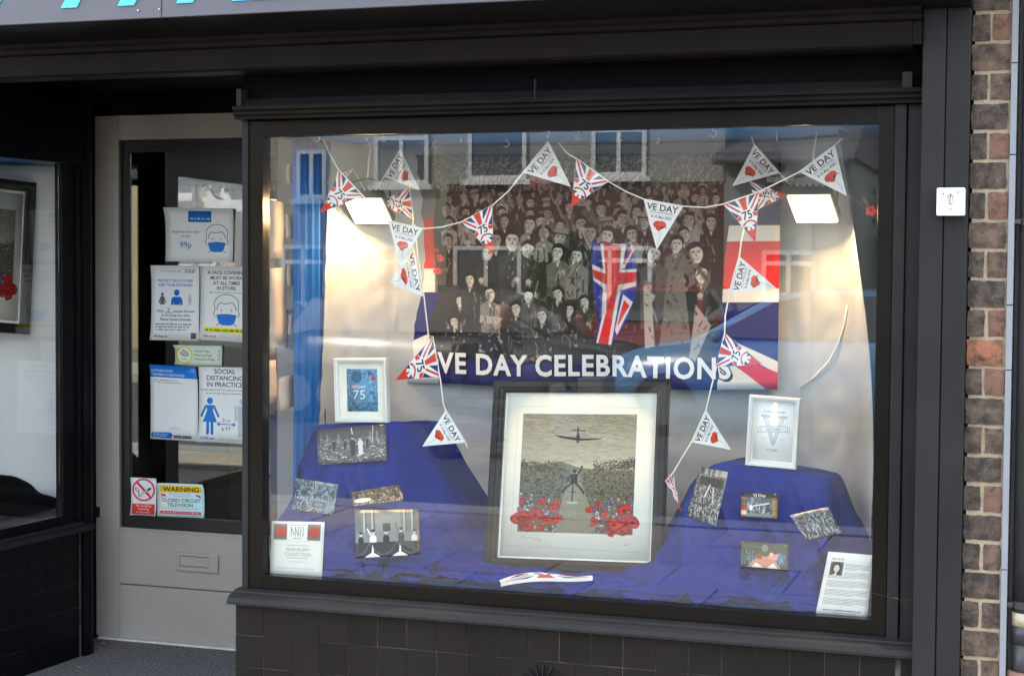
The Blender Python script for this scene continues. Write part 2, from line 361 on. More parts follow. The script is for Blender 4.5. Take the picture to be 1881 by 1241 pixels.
# ------------------------------------------------------------------ ground
bxo('road', -60, 60, -13.0, -5.2, -0.3, -0.12, mat('road_asphalt', (0.06, 0.06, 0.06), 0.9, (0.09, 0.09, 0.088), 3, 0.7, 0.5, 180))['kind'] = 'structure'
bxo('ground', -400, 400, -500, 300, -0.6, -0.31, mat('earth', (0.10, 0.10, 0.07), 0.95, (0.07, 0.10, 0.04), 0.4, 0.7))['kind'] = 'structure'
slab_m = [mat('paving_slab_%s' % n, c, 0.85, tuple(x * 1.25 for x in c), 6, 0.7, 0.3, 90) for n, c in
          (('buff', (0.40, 0.33, 0.245)), ('brown', (0.35, 0.28, 0.205)), ('grey', (0.36, 0.32, 0.26)))]
pav = bxo('pavement', -14, 14, -4.9, -0.02, -0.28, -0.035, mat('paving_joint', (0.05, 0.045, 0.04), 0.95))
pav['kind'] = 'structure'
rg = random.Random(4); slab_me = []
for k, m in enumerate(slab_m):
    bm = BM(); box(bm, -0.294, 0.294, -0.294, 0.294, -0.03, 0.0, 0.004); me = bpy.data.meshes.new('slab'); bm.to_mesh(me); bm.free(); me.materials.append(m); slab_me.append(me)
po = ORIGIN['pavement']; n = 0
for j in range(8):
    for i in range(-11, 12):
        x = i * 0.6 - 1.2 + (0.3 if j % 2 else 0); y = -0.33 - j * 0.6
        o = link_mesh('slab', rg.choice(slab_me), pav); o.location = Vector((x, y, rg.uniform(-0.003, 0.002) + 0.0)) - po; n += 1
kb = bxo('kerb', -14, 14, -5.2, -4.9, -0.28, 0.0, mat('kerb_concrete', (0.3, 0.29, 0.27), 0.85, bump=0.3), None, 0.012); kb['kind'] = 'structure'
bxo('far_pavement', -60, 60, -15.5, -13.0, -0.28, 0.0, slab_m[2])['kind'] = 'structure'
bxo('front_gardens', -60, 60, -19.0, -15.5, -0.28, 0.02, mat('garden_gravel', (0.22, 0.2, 0.17), 0.9, (0.1, 0.14, 0.05), 1.5, 0.6, 0.5))['kind'] = 'structure'
pf = bxo('porch_floor', -3.70, -2.25, -0.018, 1.30, -0.25, 0.014, asphalt); pf['kind'] = 'structure'

# ------------------------------------------------------------------ the shop building (shell)
shop = empty('shop_building', (-2, 0, 0), 'brick shop building that carries the black shopfront', 'building')
brick_far = nodes('upper_brick')[0]
def brick_material(name, c1, c2, mo, sc=4.4):
    m, nt, b = nodes(name); L = nt.links.new
    t = N(nt, 'ShaderNodeTexCoord'); s = N(nt, 'ShaderNodeMapping'); L(t.outputs['Object'], s.inputs['Vector'])
    s.inputs['Rotation'].default_value = (R(90), 0, 0)
    k = N(nt, 'ShaderNodeTexBrick'); L(s.outputs[0], k.inputs['Vector'])
    k.inputs['Color1'].default_value = (*c1, 1); k.inputs['Color2'].default_value = (*c2, 1); k.inputs['Mortar'].default_value = (*mo, 1)
    k.inputs['Scale'].default_value = sc; k.inputs['Mortar Size'].default_value = 0.04; k.inputs['Brick Width'].default_value = 0.96; k.inputs['Row Height'].default_value = 0.33
    n = N(nt, 'ShaderNodeTexNoise', Scale=9.0, Detail=6.0); L(t.outputs['Object'], n.inputs['Vector'])
    mm = N(nt, 'ShaderNodeMixRGB', blend_type='MULTIPLY'); mm.inputs['Fac'].default_value = 0.6; L(k.outputs['Color'], mm.inputs['Color1']); L(n.outputs['Color'], mm.inputs['Color2'])
    L(mm.outputs[0], b.inputs['Base Color']); b.inputs['Roughness'].default_value = 0.9
    bp = N(nt, 'ShaderNodeBump', Strength=0.5, Distance=0.01); L(k.outputs['Fac'], bp.inputs['Height']); bp.invert = True; L(bp.outputs[0], b.inputs['Normal'])
    return m
brick_up = brick_material('weathered_brick_wall', (0.24, 0.12, 0.085), (0.15, 0.10, 0.08), (0.4, 0.34, 0.26))
for args in ((-7.0, -0.215, 0.0, 0.25, 2.95, 7.0), (-7.0, 3.0, 8.5, 8.75, 0, 7.0), (-7.0, -6.75, 0.25, 8.5, 0, 7.0), (2.75, 3.0, 0.25, 8.5, 0, 7.0), (-0.215, 3.0, 0.10, 0.25, -0.2, 7.0), (-7.0, -4.8, 0.0, 0.25, 0, 2.95)):
    bxo('wall', *args, brick_up, shop)
bxo('flat_roof', -7.1, 3.1, -0.05, 8.8, 7.0, 7.15, mat('roof_felt', (0.08, 0.08, 0.08), 0.9), shop)
bxo('ceiling', -6.7, -0.3, 0.30, 8.4, 2.6, 2.65, white_frame, shop)
fl = bxo('interior_floor', -6.7, -0.3, 1.381, 8.4, -0.2, -0.014, dark_brown, shop)
plk = mat('brown_floor_plank', (0.38, 0.29, 0.19), 0.4, (0.30, 0.22, 0.14), 4, 0.7, stretch=(8, 1, 1)); bm = BM(); box(bm, -0.089, 0.089, 0, 2.9, -0.012, 0.0, 0.0015); pme = bpy.data.meshes.new('floor_plank'); bm.to_mesh(pme); bm.free(); pme.materials.append(plk)
for k in range(14):
    o = link_mesh('floor_plank', pme, fl); o.location = Vector((-4.4 + k * 0.182, 1.385, 0)) - ORIGIN[shop.name]
bxo('back_wall', -6.7, -0.3, 4.4, 4.5, 0.0, 2.6, dark_brown, shop)
bxo('partition', -0.345, -0.27, 0.08, 4.4, 0.0, 2.6, dark_brown, shop)
bxo('partition', -6.7, -6.6, 0.25, 4.4, 0.0, 2.6, dark_brown, shop)
sc_ = empty('shop_counter', (-3.0, 3.2, 0), 'wooden counter inside the shop, dim behind the door glass', 'counter')
bxo('counter_front', -3.9, -2.6, 2.9, 3.3, 0.0, 0.9, mat('counter_wood', (0.16, 0.10, 0.06), 0.5, stretch=(8, 1, 1)), sc_)
bxo('counter_top', -3.95, -2.55, 2.85, 3.35, 0.9, 0.94, mat('pale_wood_top', (0.35, 0.26, 0.17), 0.4), sc_)
sh = empty('shelf_unit', (-3.6, 4.2, 0), 'dark shelf unit with stacked boxes inside the shop', 'shelves')
for zz in (0.05, 0.5, 0.95, 1.4, 1.85): bxo('shelf', -4.3, -2.9, 4.0, 4.38, zz, zz + 0.03, dark_brown, sh)
for xx in (-4.33, -2.9): bxo('side_panel', xx, xx + 0.03, 4.0, 4.38, 0.0, 2.0, dark_brown, sh)

# ------------------------------------------------------------------ brick pier on the right, brick by brick
pier = empty('brick_wall', (-0.165, 0.05, 0), 'narrow strip of weathered brown and red brickwork between pilaster and downpipe', 'wall')
bxo('mortar_bed', -0.2155, -0.1255, 0.0015, 0.099, -0.1, 2.95, mortar, pier)
def brick_mat(name, c1, c2, soot, edge):
    m, nt, b = nodes(name); L = nt.links.new
    g = N(nt, 'ShaderNodeNewGeometry')
    n1 = N(nt, 'ShaderNodeTexNoise', Scale=24.0, Detail=9.0, Roughness=0.72); L(g.outputs['Position'], n1.inputs['Vector'])
    n2 = N(nt, 'ShaderNodeTexNoise', Scale=85.0, Detail=6.0, Roughness=0.7); L(g.outputs['Position'], n2.inputs['Vector'])
    a = N(nt, 'ShaderNodeMixRGB'); a.inputs['Color1'].default_value = (*c1, 1); a.inputs['Color2'].default_value = (*c2, 1); L(n1.outputs['Fac'], a.inputs['Fac'])
    r = N(nt, 'ShaderNodeMapRange'); r.inputs['From Min'].default_value = 0.46 - soot * 0.2; r.inputs['From Max'].default_value = 0.66 - soot * 0.15; L(n1.outputs['Fac'], r.inputs['Value'])
    s = N(nt, 'ShaderNodeMixRGB'); s.inputs['Color2'].default_value = (0.035, 0.03, 0.028, 1); L(a.outputs[0], s.inputs['Color1']); L(r.outputs[0], s.inputs['Fac'])
    r2 = N(nt, 'ShaderNodeMapRange'); r2.inputs['From Min'].default_value = 0.60; r2.inputs['From Max'].default_value = 0.72; r2.inputs['To Max'].default_value = 0.55; L(n2.outputs['Fac'], r2.inputs['Value'])
    e = N(nt, 'ShaderNodeMixRGB'); e.inputs['Color2'].default_value = (*edge, 1); L(s.outputs[0], e.inputs['Color1']); L(r2.outputs[0], e.inputs['Fac'])
    L(e.outputs[0], b.inputs['Base Color']); b.inputs['Roughness'].default_value = 0.92
    bp = N(nt, 'ShaderNodeBump', Strength=1.0, Distance=0.006); L(n1.outputs['Fac'], bp.inputs['Height'])
    bp2 = N(nt, 'ShaderNodeBump', Strength=0.8, Distance=0.003); L(n2.outputs['Fac'], bp2.inputs['Height']); L(bp.outputs[0], bp2.inputs['Normal']); L(bp2.outputs[0], b.inputs['Normal'])
    return m
bmats = dict(dark=brick_mat('sooty_brick', (0.155, 0.108, 0.078), (0.10, 0.078, 0.060), 0.42, (0.24, 0.2, 0.17)),
             brown=brick_mat('brown_brick', (0.19, 0.125, 0.088), (0.135, 0.093, 0.07), 0.2, (0.3, 0.23, 0.18)),
             red=brick_mat('red_brick', (0.215, 0.11, 0.075), (0.165, 0.098, 0.07), -0.1, (0.4, 0.24, 0.17)),
             orange=brick_mat('orange_brick', (0.38, 0.15, 0.075), (0.28, 0.12, 0.08), -0.05, (0.12, 0.07, 0.05)))
def rough_brick(w, h, seed, m):
    rgb = random.Random(seed); bm = BM(); nx = max(2, int(w / 0.012)); nz_ = 4
    F = []
    for j in range(nz_ + 1):
        row = []
        for i in range(nx + 1):
            x = -w / 2 + w * i / nx; z = -h / 2 + h * j / nz_
            ed = (i in (0, nx)) + (j in (0, nz_))
            x += rgb.uniform(-1, 1) * (0.0015 if ed else 0.001); z += rgb.uniform(-1, 1) * (0.0014 if ed else 0.001)
            row.append(bm.verts.new((x * (1 - 0.012 * (j in (0, nz_))), -0.004 + (0.0016 * ed) + rgb.uniform(-0.0012, 0.0012), z)))
        F.append(row)
    for j in range(nz_):
        for i in range(nx): bm.faces.new((F[j][i], F[j][i + 1], F[j + 1][i + 1], F[j + 1][i]))
    be = [e for e in bm.edges if e.is_boundary]
    ex = bmesh.ops.extrude_edge_only(bm, edges=be)
    for v in [g_ for g_ in ex['geom'] if isinstance(g_, bmesh.types.BMVert)]: v.co.y = 0.035
    me = bpy.data.meshes.new('brick'); bm.to_mesh(me); bm.free(); me.materials.append(m)
    return me
rgk = random.Random(11)
cols_long = ['brown', 'dark', 'dark', 'brown', 'dark', 'orange', 'dark', 'dark', 'dark', 'dark', 'brown', 'dark']
cols_r = ['red', 'brown', 'red', 'red', 'brown', 'red', 'red', 'brown', 'red', 'brown', 'brown', 'brown']
# course z from the photograph: 2.1215 is the middle of the course at the very top of the picture
z = 2.1215 + 0.075 * 8; k = 0
po = ORIGIN['brick_wall']
while z > 0.05:
    top_k = round((2.1215 - z) / 0.075)
    def put(x0, x1, m):
        o = link_mesh('brick', rough_brick(x1 - x0, 0.0655 + rgk.uniform(-0.003, 0.0015), rgk.random(), bmats[m]), pier)
        o.location = Vector(((x0 + x1) / 2, rgk.uniform(-0.002, 0.002), z)) - po
    if top_k % 2 == 0:
        w = rgk.uniform(0.038, 0.043)
        put(-0.2215, -0.2215 + w, 'dark'); put(-0.2215 + w + 0.0085, -0.127 - rgk.uniform(0, 0.003), cols_r[(top_k // 2) % 12])
    else:
        put(-0.2215, -0.129 - rgk.uniform(0, 0.004), cols_long[((top_k - 1) // 2 + 0) % 12])
    z -= 0.075
strip = empty('corner_strip', (-0.118, 0, 0), 'vertical blue-grey edging strip between the brickwork and the black downpipe', 'trim')
zz = -0.1
for top in (0.41, 0.745, 1.255, 1.42, 1.80, 2.03, 2.5, 2.95):
    bxo('edging_length', -0.1255, -0.1105, -0.012, 0.099, zz, top - 0.0025, stripgrey, strip, 0.001); zz = top
bxo('neighbour_wall', -0.108, 3.0, 0.075, 0.099, -0.2, 2.95, mat('grey_neighbour_render', (0.12, 0.12, 0.125), 0.8, bump=0.2))
props(bpy.data.objects['neighbour_wall'], 'grey rendered wall of the next shop behind the black downpipe', 'wall')
dp = empty('downpipe', (-0.064, 0.02, 0.3), 'black cast downpipe with brackets at the right edge of the shopfront', 'downpipe')
bm = BM(); tube(bm, [(-0.064, 0.02, 0.60), (-0.064, 0.02, 2.95)], 0.034, 24); mesh_obj('pipe', bm, pipe_black, dp, True)
bm = BM(); tube(bm, [(-0.064, 0.02, 0.555), (-0.064, 0.02, 0.60)], 0.036, 24); mesh_obj('socket', bm, pipe_black, dp, True)
bm = BM(); tube(bm, [(-0.064, 0.02, 0.44), (-0.064, 0.02, 0.56)], 0.0335, 24); mesh_obj('lower_pipe', bm, pipe_black, dp, True)
bm = BM(); tube(bm, [(-0.064, 0.02, 0.0), (-0.064, 0.02, 0.475), (-0.064, 0.02, 0.482)], [0.046, 0.046, 0.041], 24); mesh_obj('clay_collar', bm, terracotta, dp, True)
bm = BM(); tube(bm, [(-0.064, 0.02, 0.60), (-0.064, 0.02, 0.634)], 0.0352, 24); t_ = mesh_obj('tape_band', bm, mat('yellowed_tape', (0.62, 0.56, 0.38), 0.5, (0.22, 0.2, 0.14), 60, 0.8), dp, True); t_['label'] = 'torn yellowed tape band'
for zc in (0.655, 1.63):
    bm = BM(); tube(bm, [(-0.064, 0.02, zc - 0.009), (-0.064, 0.02, zc + 0.009)], 0.040, 24)
    box(bm, -0.112, -0.095, -0.012, 0.03, zc - 0.006, zc + 0.006, 0.002); mesh_obj('bracket', bm, pipe_black, dp)

# ------------------------------------------------------------------ pilaster, switch
pil = empty('pilaster', (-0.28, 0, 0), 'tall grey-black painted pilaster of two boards right of the shop window', 'pilaster')
bxo('board', -0.3415, -0.2845, -0.04, 0.05, 0.0, 2.17, black_dusty, pil, 0.003)
bxo('board', -0.2815, -0.2235, -0.038, 0.05, 0.0, 2.17, black_dusty, pil, 0.003)
bxo('groove_fillet', -0.2845, -0.2815, -0.03, 0.05, 0.0, 2.17, black_deep, pil)
sw = empty('key_switch', (-0.264, -0.04, 1.642), 'square white shutter key switch with a steel lock barrel', 'key switch')
bxo('switch_body', -0.2985, -0.2285, -0.080, -0.041, 1.643, 1.714, white_plast, sw, 0.006)
bm = BM(); tube(bm, [(-0.2635, -0.086, 1.693), (-0.2635, -0.079, 1.693)], 0.0072, 20); box(bm, -0.267, -0.260, -0.085, -0.079, 1.672, 1.690, 0.002)
lock = mesh_obj('lock_barrel', bm, steel, sw)
bxo('key_slot', -0.2645, -0.2625, -0.0868, -0.0855, 1.690, 1.697, black_deep, lock)
bm = BM(); tube(bm, [(-0.2635, -0.0825, 1.660), (-0.2635, -0.0795, 1.660)], 0.0032, 12); mesh_obj('screw', bm, steel, sw)
bm = BM()
for x, s in ((-0.2805, -1), (-0.2455, 1)):
    a = [bm.verts.new((x - 0.0022, -0.0806, 1.700)), bm.verts.new((x + 0.0022, -0.0806, 1.700)), bm.verts.new((x, -0.0806, 1.700 + 0.0055 * s))]
    bmesh.ops.extrude_face_region(bm, geom=[bm.faces.new(a)])
box(bm, -0.2640, -0.2628, -0.0806, -0.0801, 1.704, 1.710)
mesh_obj('arrow_marks', bm, black_deep, sw)

# ------------------------------------------------------------------ sign, soffit, shutter box
sg = empty('sign_board', (-2.5, -0.28, 2.2), 'grey fascia sign with slanting light blue letters, cut by the top of the picture', 'sign')
for a, b in ((-4.9, -2.4025), (-2.3995, -0.12)):
    bxo('panel', a, b, -0.28, -0.262, 2.198, 2.95, sign_grey, sg, 0.0015)
for x in (-2.475, -2.408, -3.35): 
    bm = BM(); tube(bm, [(x, -0.2835, 2.2205), (x, -0.279, 2.2205)], 0.003, 10); mesh_obj('screw', bm, steel, sg)
def stroke(pts, h=0.004):
    bm = BM(); a = [bm.verts.new((x, -0.2805, z)) for x, z in pts]; f = bm.faces.new(a)
    e = bmesh.ops.extrude_face_region(bm, geom=[f])
    for v in [g_ for g_ in e['geom'] if isinstance(g_, bmesh.types.BMVert)]: v.co.y -= h
    bmesh.ops.recalc_face_normals(bm, faces=bm.faces[:])
    return mesh_obj('letter', bm, sign_blue, sg)
for (xl, xr, zb, sl) in [(-3.006, -2.95, 2.236, 0.22), (-2.727, -2.675, 2.237, 0.22), (-2.541, -2.488, 2.235, 0.22), (-2.353, -2.301, 2.234, 0.22)]:
    stroke([(xl, zb), (xr, zb), (xr + sl, zb + 0.35), (xl + sl, zb + 0.35)])
xl, xr, zb = (-2.179, -2.051, 2.233)
stroke([(xl, zb), (xr + 0.1, zb), (xr + 0.14, zb + 0.06), (xl + 0.1, zb + 0.06), (xl + 0.28, zb + 0.35), (xl + 0.2, zb + 0.35)])
cn = empty('fascia_cornice', (-2.5, -0.1, 2.1), 'black boxed cornice and shutter housing running under the grey sign', 'cornice')
X0, X1 = -4.9, -0.2225
bm = BM(); prism(bm, [(-0.262, 2.197), (-0.262, 2.23), (0.05, 2.23), (0.05, 2.17), (-0.105, 2.17)], X0, -0.2215); mesh_obj('soffit', bm, black, cn)
bm = BM(); tube(bm, [(-2.401, -0.262, 2.1965), (-2.401, -0.110, 2.1708)], 0.0018, 6); mesh_obj('soffit_seam', bm, black_deep, cn)
bm = BM(); prism(bm, [(-0.100, 2.169), (-0.100, 2.158), (-0.088, 2.152), (-0.088, 2.140), (-0.078, 2.137), (-0.05, 2.137), (-0.05, 2.169)], X0, -0.343); mesh_obj('moulding', bm, brown_metal, cn)
bm = BM(); prism(bm, [(-0.066, 2.136), (-0.060, 2.078), (-0.064, 2.074), (-0.058, 2.071), (0.03, 2.071), (0.03, 2.136)], X0, -0.366); mesh_obj('shutter_housing', bm, brown_metal, cn)
bxo('end_block', -0.365, -0.343, -0.062, 0.03, 2.078, 2.136, brown_metal, cn)
void_black = mat('overhang_shade_board', (0.002, 0.0022, 0.0025), 0.6, spec=0.05)  # shade under the deep overhang put into a near-black, low-sheen material
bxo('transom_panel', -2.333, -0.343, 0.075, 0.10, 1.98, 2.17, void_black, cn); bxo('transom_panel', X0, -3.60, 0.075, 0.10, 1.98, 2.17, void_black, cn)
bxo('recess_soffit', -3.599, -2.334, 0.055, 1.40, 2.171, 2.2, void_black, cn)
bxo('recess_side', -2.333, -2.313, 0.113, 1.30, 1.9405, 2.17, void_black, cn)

# ------------------------------------------------------------------ display window
GX0, GX1, GZ0, GZ1 = -2.267, -0.459, 0.572, 1.891
dw = empty('display_window', (-1.36, 0.08, 0.5), 'large black framed shop window showing the flag banner and bunting', 'shop window')
bxo('stile', -2.311, GX0, 0.072, 0.112, 0.531, 1.938, frame_black, dw, 0.002)
bxo('stile', GX1, -0.419, 0.072, 0.112, 0.531, 1.938, frame_black, dw, 0.002)
bxo('rail', GX0, GX1, 0.073, 0.112, GZ1, 1.938, frame_black, dw, 0.002)
bxo('rail', GX0, GX1, 0.073, 0.112, 0.531, GZ0, frame_black, dw, 0.002)
bxo('glass_pane', GX0 + 0.0005, GX1 - 0.0005, 0.098, 0.100, GZ0 + 0.0005, GZ1 - 0.0005, shop_glass, dw)
bxo('corner_post', -2.333, -2.313, 0.066, 0.112, 0.52, 1.939, black_dusty, dw, 0.005)
bxo('post', -0.417, -0.387, 0.055, 0.112, 0.52, 1.939, black_dusty, dw, 0.003)
bxo('post', -0.383, -0.344, 0.062, 0.112, 0.52, 1.939, black_dusty, dw, 0.003)
bm = BM()
prism(bm, [(0.112, 1.978), (0.022, 1.978), (0.020, 1.967), (0.030, 1.965), (0.030, 1.962), (0.026, 1.960), (0.026, 1.953), (0.036, 1.951), (0.036, 1.948), (0.034, 1.9465), (0.034, 1.9405), (0.112, 1.9405)], -2.342, -0.343)
mesh_obj('cornice', bm, brown_metal, dw)
bm = BM(); prism(bm, [(0.030, 1.9785), (0.074, 2.004), (0.074, 1.9785)], -2.315, -0.40); mesh_obj('ledge', bm, black_dusty, dw)
bxo('ledge_block', -2.333, -2.317, 0.03, 0.074, 1.9785, 2.03, black_dusty, dw, 0.002)
bxo('ledge_block', -0.398, -0.372, 0.03, 0.074, 1.9785, 2.02, black_dusty, dw, 0.002)
bm = BM(); prism(bm, [(0.040, 1.979), (0.028, 1.979), (0.028, 2.03), (0.04, 2.03)], -1.402, -1.398); mesh_obj('joint_rib', bm, black_dusty, dw)
bm = BM()
prism(bm, [(0.112, 0.5305), (0.060, 0.5305), (0.036, 0.527), (0.034, 0.523), (0.012, 0.520), (0.0, 0.513), (-0.008, 0.501), (-0.008, 0.494), (0.112, 0.494)], -2.345, -0.343)
mesh_obj('sill', bm, black_dusty, dw)
# left return of the display window and its dead end to the shop
bxo('side_stile', -2.311, -2.272, 0.1125, 0.128, 0.531, 1.938, black, dw)
bxo('side_pane', -2.290, -2.286, 0.129, 1.22, 0.60, 1.90, glass('side_window_glass', 0.06), dw)
bxo('side_rail', -2.311, -2.272, 0.129, 1.22, 1.90, 1.94, black, dw)
bxo('side_rail', -2.311, -2.272, 0.129, 1.22, 0.50, 0.598, black, dw)
bxo('display_floor', -2.271, -0.36, 0.1125, 0.86, 0.50, 0.566, blue_board, dw)
bxo('display_back', -2.271, -0.36, 0.85, 0.88, 0.5665, 1.91, mat('pale_back_board', (0.5, 0.5, 0.49), 0.7), dw)
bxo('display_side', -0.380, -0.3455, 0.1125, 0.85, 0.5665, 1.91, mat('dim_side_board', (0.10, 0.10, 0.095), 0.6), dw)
bm = BM()
for j in range(9):
    y0 = 0.113 + j * 0.083; box(bm, -2.271, -0.381, y0, y0 + 0.0795, 1.912, 1.925, 0.002)
o = mesh_obj('ceiling_board', bm, blue_board, dw); o['kind'] = 'stuff'
# stall riser, tile by tile
def tile_me(w, h, m):
    bm = BM(); box(bm, -w / 2, w / 2, -0.006, 0.0, -h / 2, h / 2, 0.0014); me = bpy.data.meshes.new('tile'); bm.to_mesh(me); bm.free(); me.materials.append(m); return me
sr = empty('stall_riser', (-1.35, 0.03, 0), 'tiled black stall riser below the large shop window', 'stall riser')
bxo('backing', -2.329, -0.343, 0.0250, 0.12, -0.02, 0.493, grout, sr)
po = ORIGIN['stall_riser']; tm = [tile_me(0.0910, 0.0948, tile_black) for _ in range(1)][0]
tw, th = 0.0925, 0.0962
rg = random.Random(2)
for j in range(5):
    for i in range(21):
        xc = -2.285 + i * tw; zc = 0.4935 - th * (j + 0.5)
        if xc + tw / 2 > -0.343: continue
        if abs(xc + 1.36) < 0.06 and abs(zc - 0.349) < 0.03: continue
        o = link_mesh('tile', tm, sr); o.location = Vector((xc, 0.0285 + rg.uniform(-0.0009, 0.0009), zc)) - po
        o.rotation_euler = (rg.uniform(-0.006, 0.006), 0, rg.uniform(-0.008, 0.008))
o = link_mesh('tile', tile_me(0.03, 0.47, tile_black), sr); o.location = Vector((-0.3605, 0.0285, 0.255)) - po
# fan shaped air vent
av = empty('air_vent', (-1.352, 0.02, 0.30), 'black fan-shaped cast air vent set low in the stall riser', 'air vent')
bxo('vent_plate', -1.4515, -1.268, 0.0205, 0.0245, 0.3020, 0.3965, tile_black, av)
vc = Vector((-1.358, 0.0, 0.325)); bmh = BM(); bmf = BM()
def wedge(bm, a0, a1, r0, r1, y0, y1):
    n = 3; ring = []
    for (rr2, seq) in ((r1, range(n + 1)), (r0, range(n, -1, -1))):
        for i in seq:
            a = a0 + (a1 - a0) * i / n; ring.append((vc.x + rr2 * math.cos(a), vc.z + rr2 * math.sin(a)))
    A = [bm.verts.new((x, y0, z)) for x, z in ring]; B = [bm.verts.new((x, y1, z)) for x, z in ring]; m = len(ring)
    for i in range(m): bm.faces.new((A[i], B[i], B[(i + 1) % m], A[(i + 1) % m]))
    bm.faces.new(A); bm.faces.new(B[::-1]); bmesh.ops.recalc_face_normals(bm, faces=bm.faces[:])
for k in range(16):
    a = 2 * math.pi * k / 16
    bm = BM(); wedge(bm, a + 0.035, a + 0.27, 0.017, 0.060, 0.0172, 0.0204); mesh_obj('slot', bm, mat('vent_void', (0.002, 0.002, 0.002), 0.9) if k == 0 else bpy.data.materials['vent_void'], av)
bm = BM()
for k in range(16):
    a = 2 * math.pi * (k + 0.90) / 16 ; wedge(bm, a - 0.02, a + 0.04, 0.014, 0.065, 0.008, 0.0203)
mesh_obj('rib_fan', bm, black_dusty, av)
bm = BM(); tube(bm, [(vc.x, 0.006, vc.z), (vc.x, 0.026, vc.z)], [0.012, 0.017], 16); mesh_obj('boss', bm, black_dusty, av)

# ------------------------------------------------------------------ left return of the porch with its side window
def wx(y): return -3.590 + 0.060 * y
lr = empty('side_window', (-3.56, 0.5, 0), 'black side window of the porch left of the grey door', 'shop window')
def skewbox(bm, y0, y1, z0, z1, d0, d1):
    """box along the splayed return wall: d0..d1 distance out from the wall face into the porch"""
    vs = []
    for y in (y0, y1):
        for d in (d0, d1):
            for z in (z0, z1): vs.append(bm.verts.new((wx(y) + d, y, z)))
    a, b, c, d, e, f, g, h = vs
    for q in ((a, b, d, c), (e, g, h, f), (a, e, f, b), (c, d, h, g), (a, c, g, e), (b, f, h, d)): bm.faces.new(q)
    bmesh.ops.recalc_face_normals(bm, faces=bm.faces[:]); return bm
def sk(name, *a, m=black_deep, parent=None, bev=0.0):
    bm = BM(); skewbox(bm, *a)
    if bev: bmesh.ops.bevel(bm, geom=bm.edges[:], offset=bev, segments=2, affect='EDGES')
    return mesh_obj(name, bm, m, parent)
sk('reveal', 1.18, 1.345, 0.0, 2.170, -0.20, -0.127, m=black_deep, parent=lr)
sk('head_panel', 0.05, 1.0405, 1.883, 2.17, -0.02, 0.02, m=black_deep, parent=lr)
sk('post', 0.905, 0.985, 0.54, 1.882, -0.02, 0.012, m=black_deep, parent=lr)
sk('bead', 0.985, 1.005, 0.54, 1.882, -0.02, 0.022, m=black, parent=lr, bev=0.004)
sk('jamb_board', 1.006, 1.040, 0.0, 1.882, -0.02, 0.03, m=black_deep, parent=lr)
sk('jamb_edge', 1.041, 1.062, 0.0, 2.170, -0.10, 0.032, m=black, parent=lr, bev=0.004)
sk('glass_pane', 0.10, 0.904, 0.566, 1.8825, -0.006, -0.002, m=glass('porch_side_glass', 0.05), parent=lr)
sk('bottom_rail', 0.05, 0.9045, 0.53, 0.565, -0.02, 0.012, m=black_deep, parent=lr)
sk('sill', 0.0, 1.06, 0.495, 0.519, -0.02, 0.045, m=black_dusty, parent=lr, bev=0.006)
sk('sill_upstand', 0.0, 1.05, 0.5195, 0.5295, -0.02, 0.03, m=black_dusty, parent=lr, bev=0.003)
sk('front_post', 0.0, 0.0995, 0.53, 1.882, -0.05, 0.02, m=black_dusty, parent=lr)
rl = empty('porch_riser', (-3.57, 0.6, 0), 'black tiled low wall along the left side of the porch', 'stall riser')
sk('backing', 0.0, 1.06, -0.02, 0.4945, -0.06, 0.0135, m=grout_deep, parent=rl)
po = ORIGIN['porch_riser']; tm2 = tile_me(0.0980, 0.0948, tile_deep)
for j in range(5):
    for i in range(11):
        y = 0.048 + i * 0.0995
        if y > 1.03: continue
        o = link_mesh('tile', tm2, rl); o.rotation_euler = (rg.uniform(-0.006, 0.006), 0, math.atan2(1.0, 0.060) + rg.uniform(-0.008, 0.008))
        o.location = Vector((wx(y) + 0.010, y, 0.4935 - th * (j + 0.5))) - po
# left main shop window front (mostly outside the picture)
lf = empty('left_shop_window', (-4.2, 0.05, 0), 'black framed left shop window beyond the porch', 'shop window')
bxo('riser', -4.8, -3.62, 0.03, 0.12, 0, 0.50, tile_black, lf); bxo('glass_pane', -4.8, -3.62, 0.08, 0.084, 0.56, 1.89, shop_glass, lf)
bxo('rail', -4.8, -3.62, 0.06, 0.12, 0.50, 0.56, black, lf); bxo('rail', -4.8, -3.62, 0.06, 0.12, 1.89, 1.98, black, lf)
bxo('display_back', -4.85, -3.725, 1.30, 1.34, 0.0, 2.17, mat('pale_board', (0.45, 0.46, 0.46), 0.7), lf)
bxo('display_ceiling', -4.85, -3.74, 0.13, 1.30, 1.915, 1.93, blue_board, lf)
bxo('display_floor', -4.85, -3.62, 0.13, 1.30, 0.50, 0.54, black_deep, lf)
bxo('end_wall', -4.9, -4.85, 0.0, 1.34, 0, 2.17, black_deep, lf)

# ------------------------------------------------------------------ door
dr = empty('shop_door', (-3.16, 1.32, 0), 'grey panelled shop door with a letterbox and a glazed upper half covered in notices', 'door')
DX0, DX1, DZ1 = -3.638, -2.735, 2.094
bxo('stile', DX0, -3.532, 1.30, 1.345, 0.022, DZ1, door_grey, dr, 0.003)
bxo('stile', -2.835, DX1, 1.30, 1.345, 0.022, DZ1, door_grey, dr, 0.003)
bxo('top_rail', -3.5318, -2.8352, 1.3015, 1.345, 1.998, DZ1, door_grey, dr, 0.002)
bxo('lower_panel', -3.5318, -2.8352, 1.302, 1.345, 0.240, 0.462, door_grey, dr, 0.003)
bxo('lower_panel', -3.5318, -2.8352, 1.302, 1.345, 0.022, 0.234, door_grey, dr, 0.003)
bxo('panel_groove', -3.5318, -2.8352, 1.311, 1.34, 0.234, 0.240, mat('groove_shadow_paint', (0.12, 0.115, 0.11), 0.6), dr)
bm = BM()
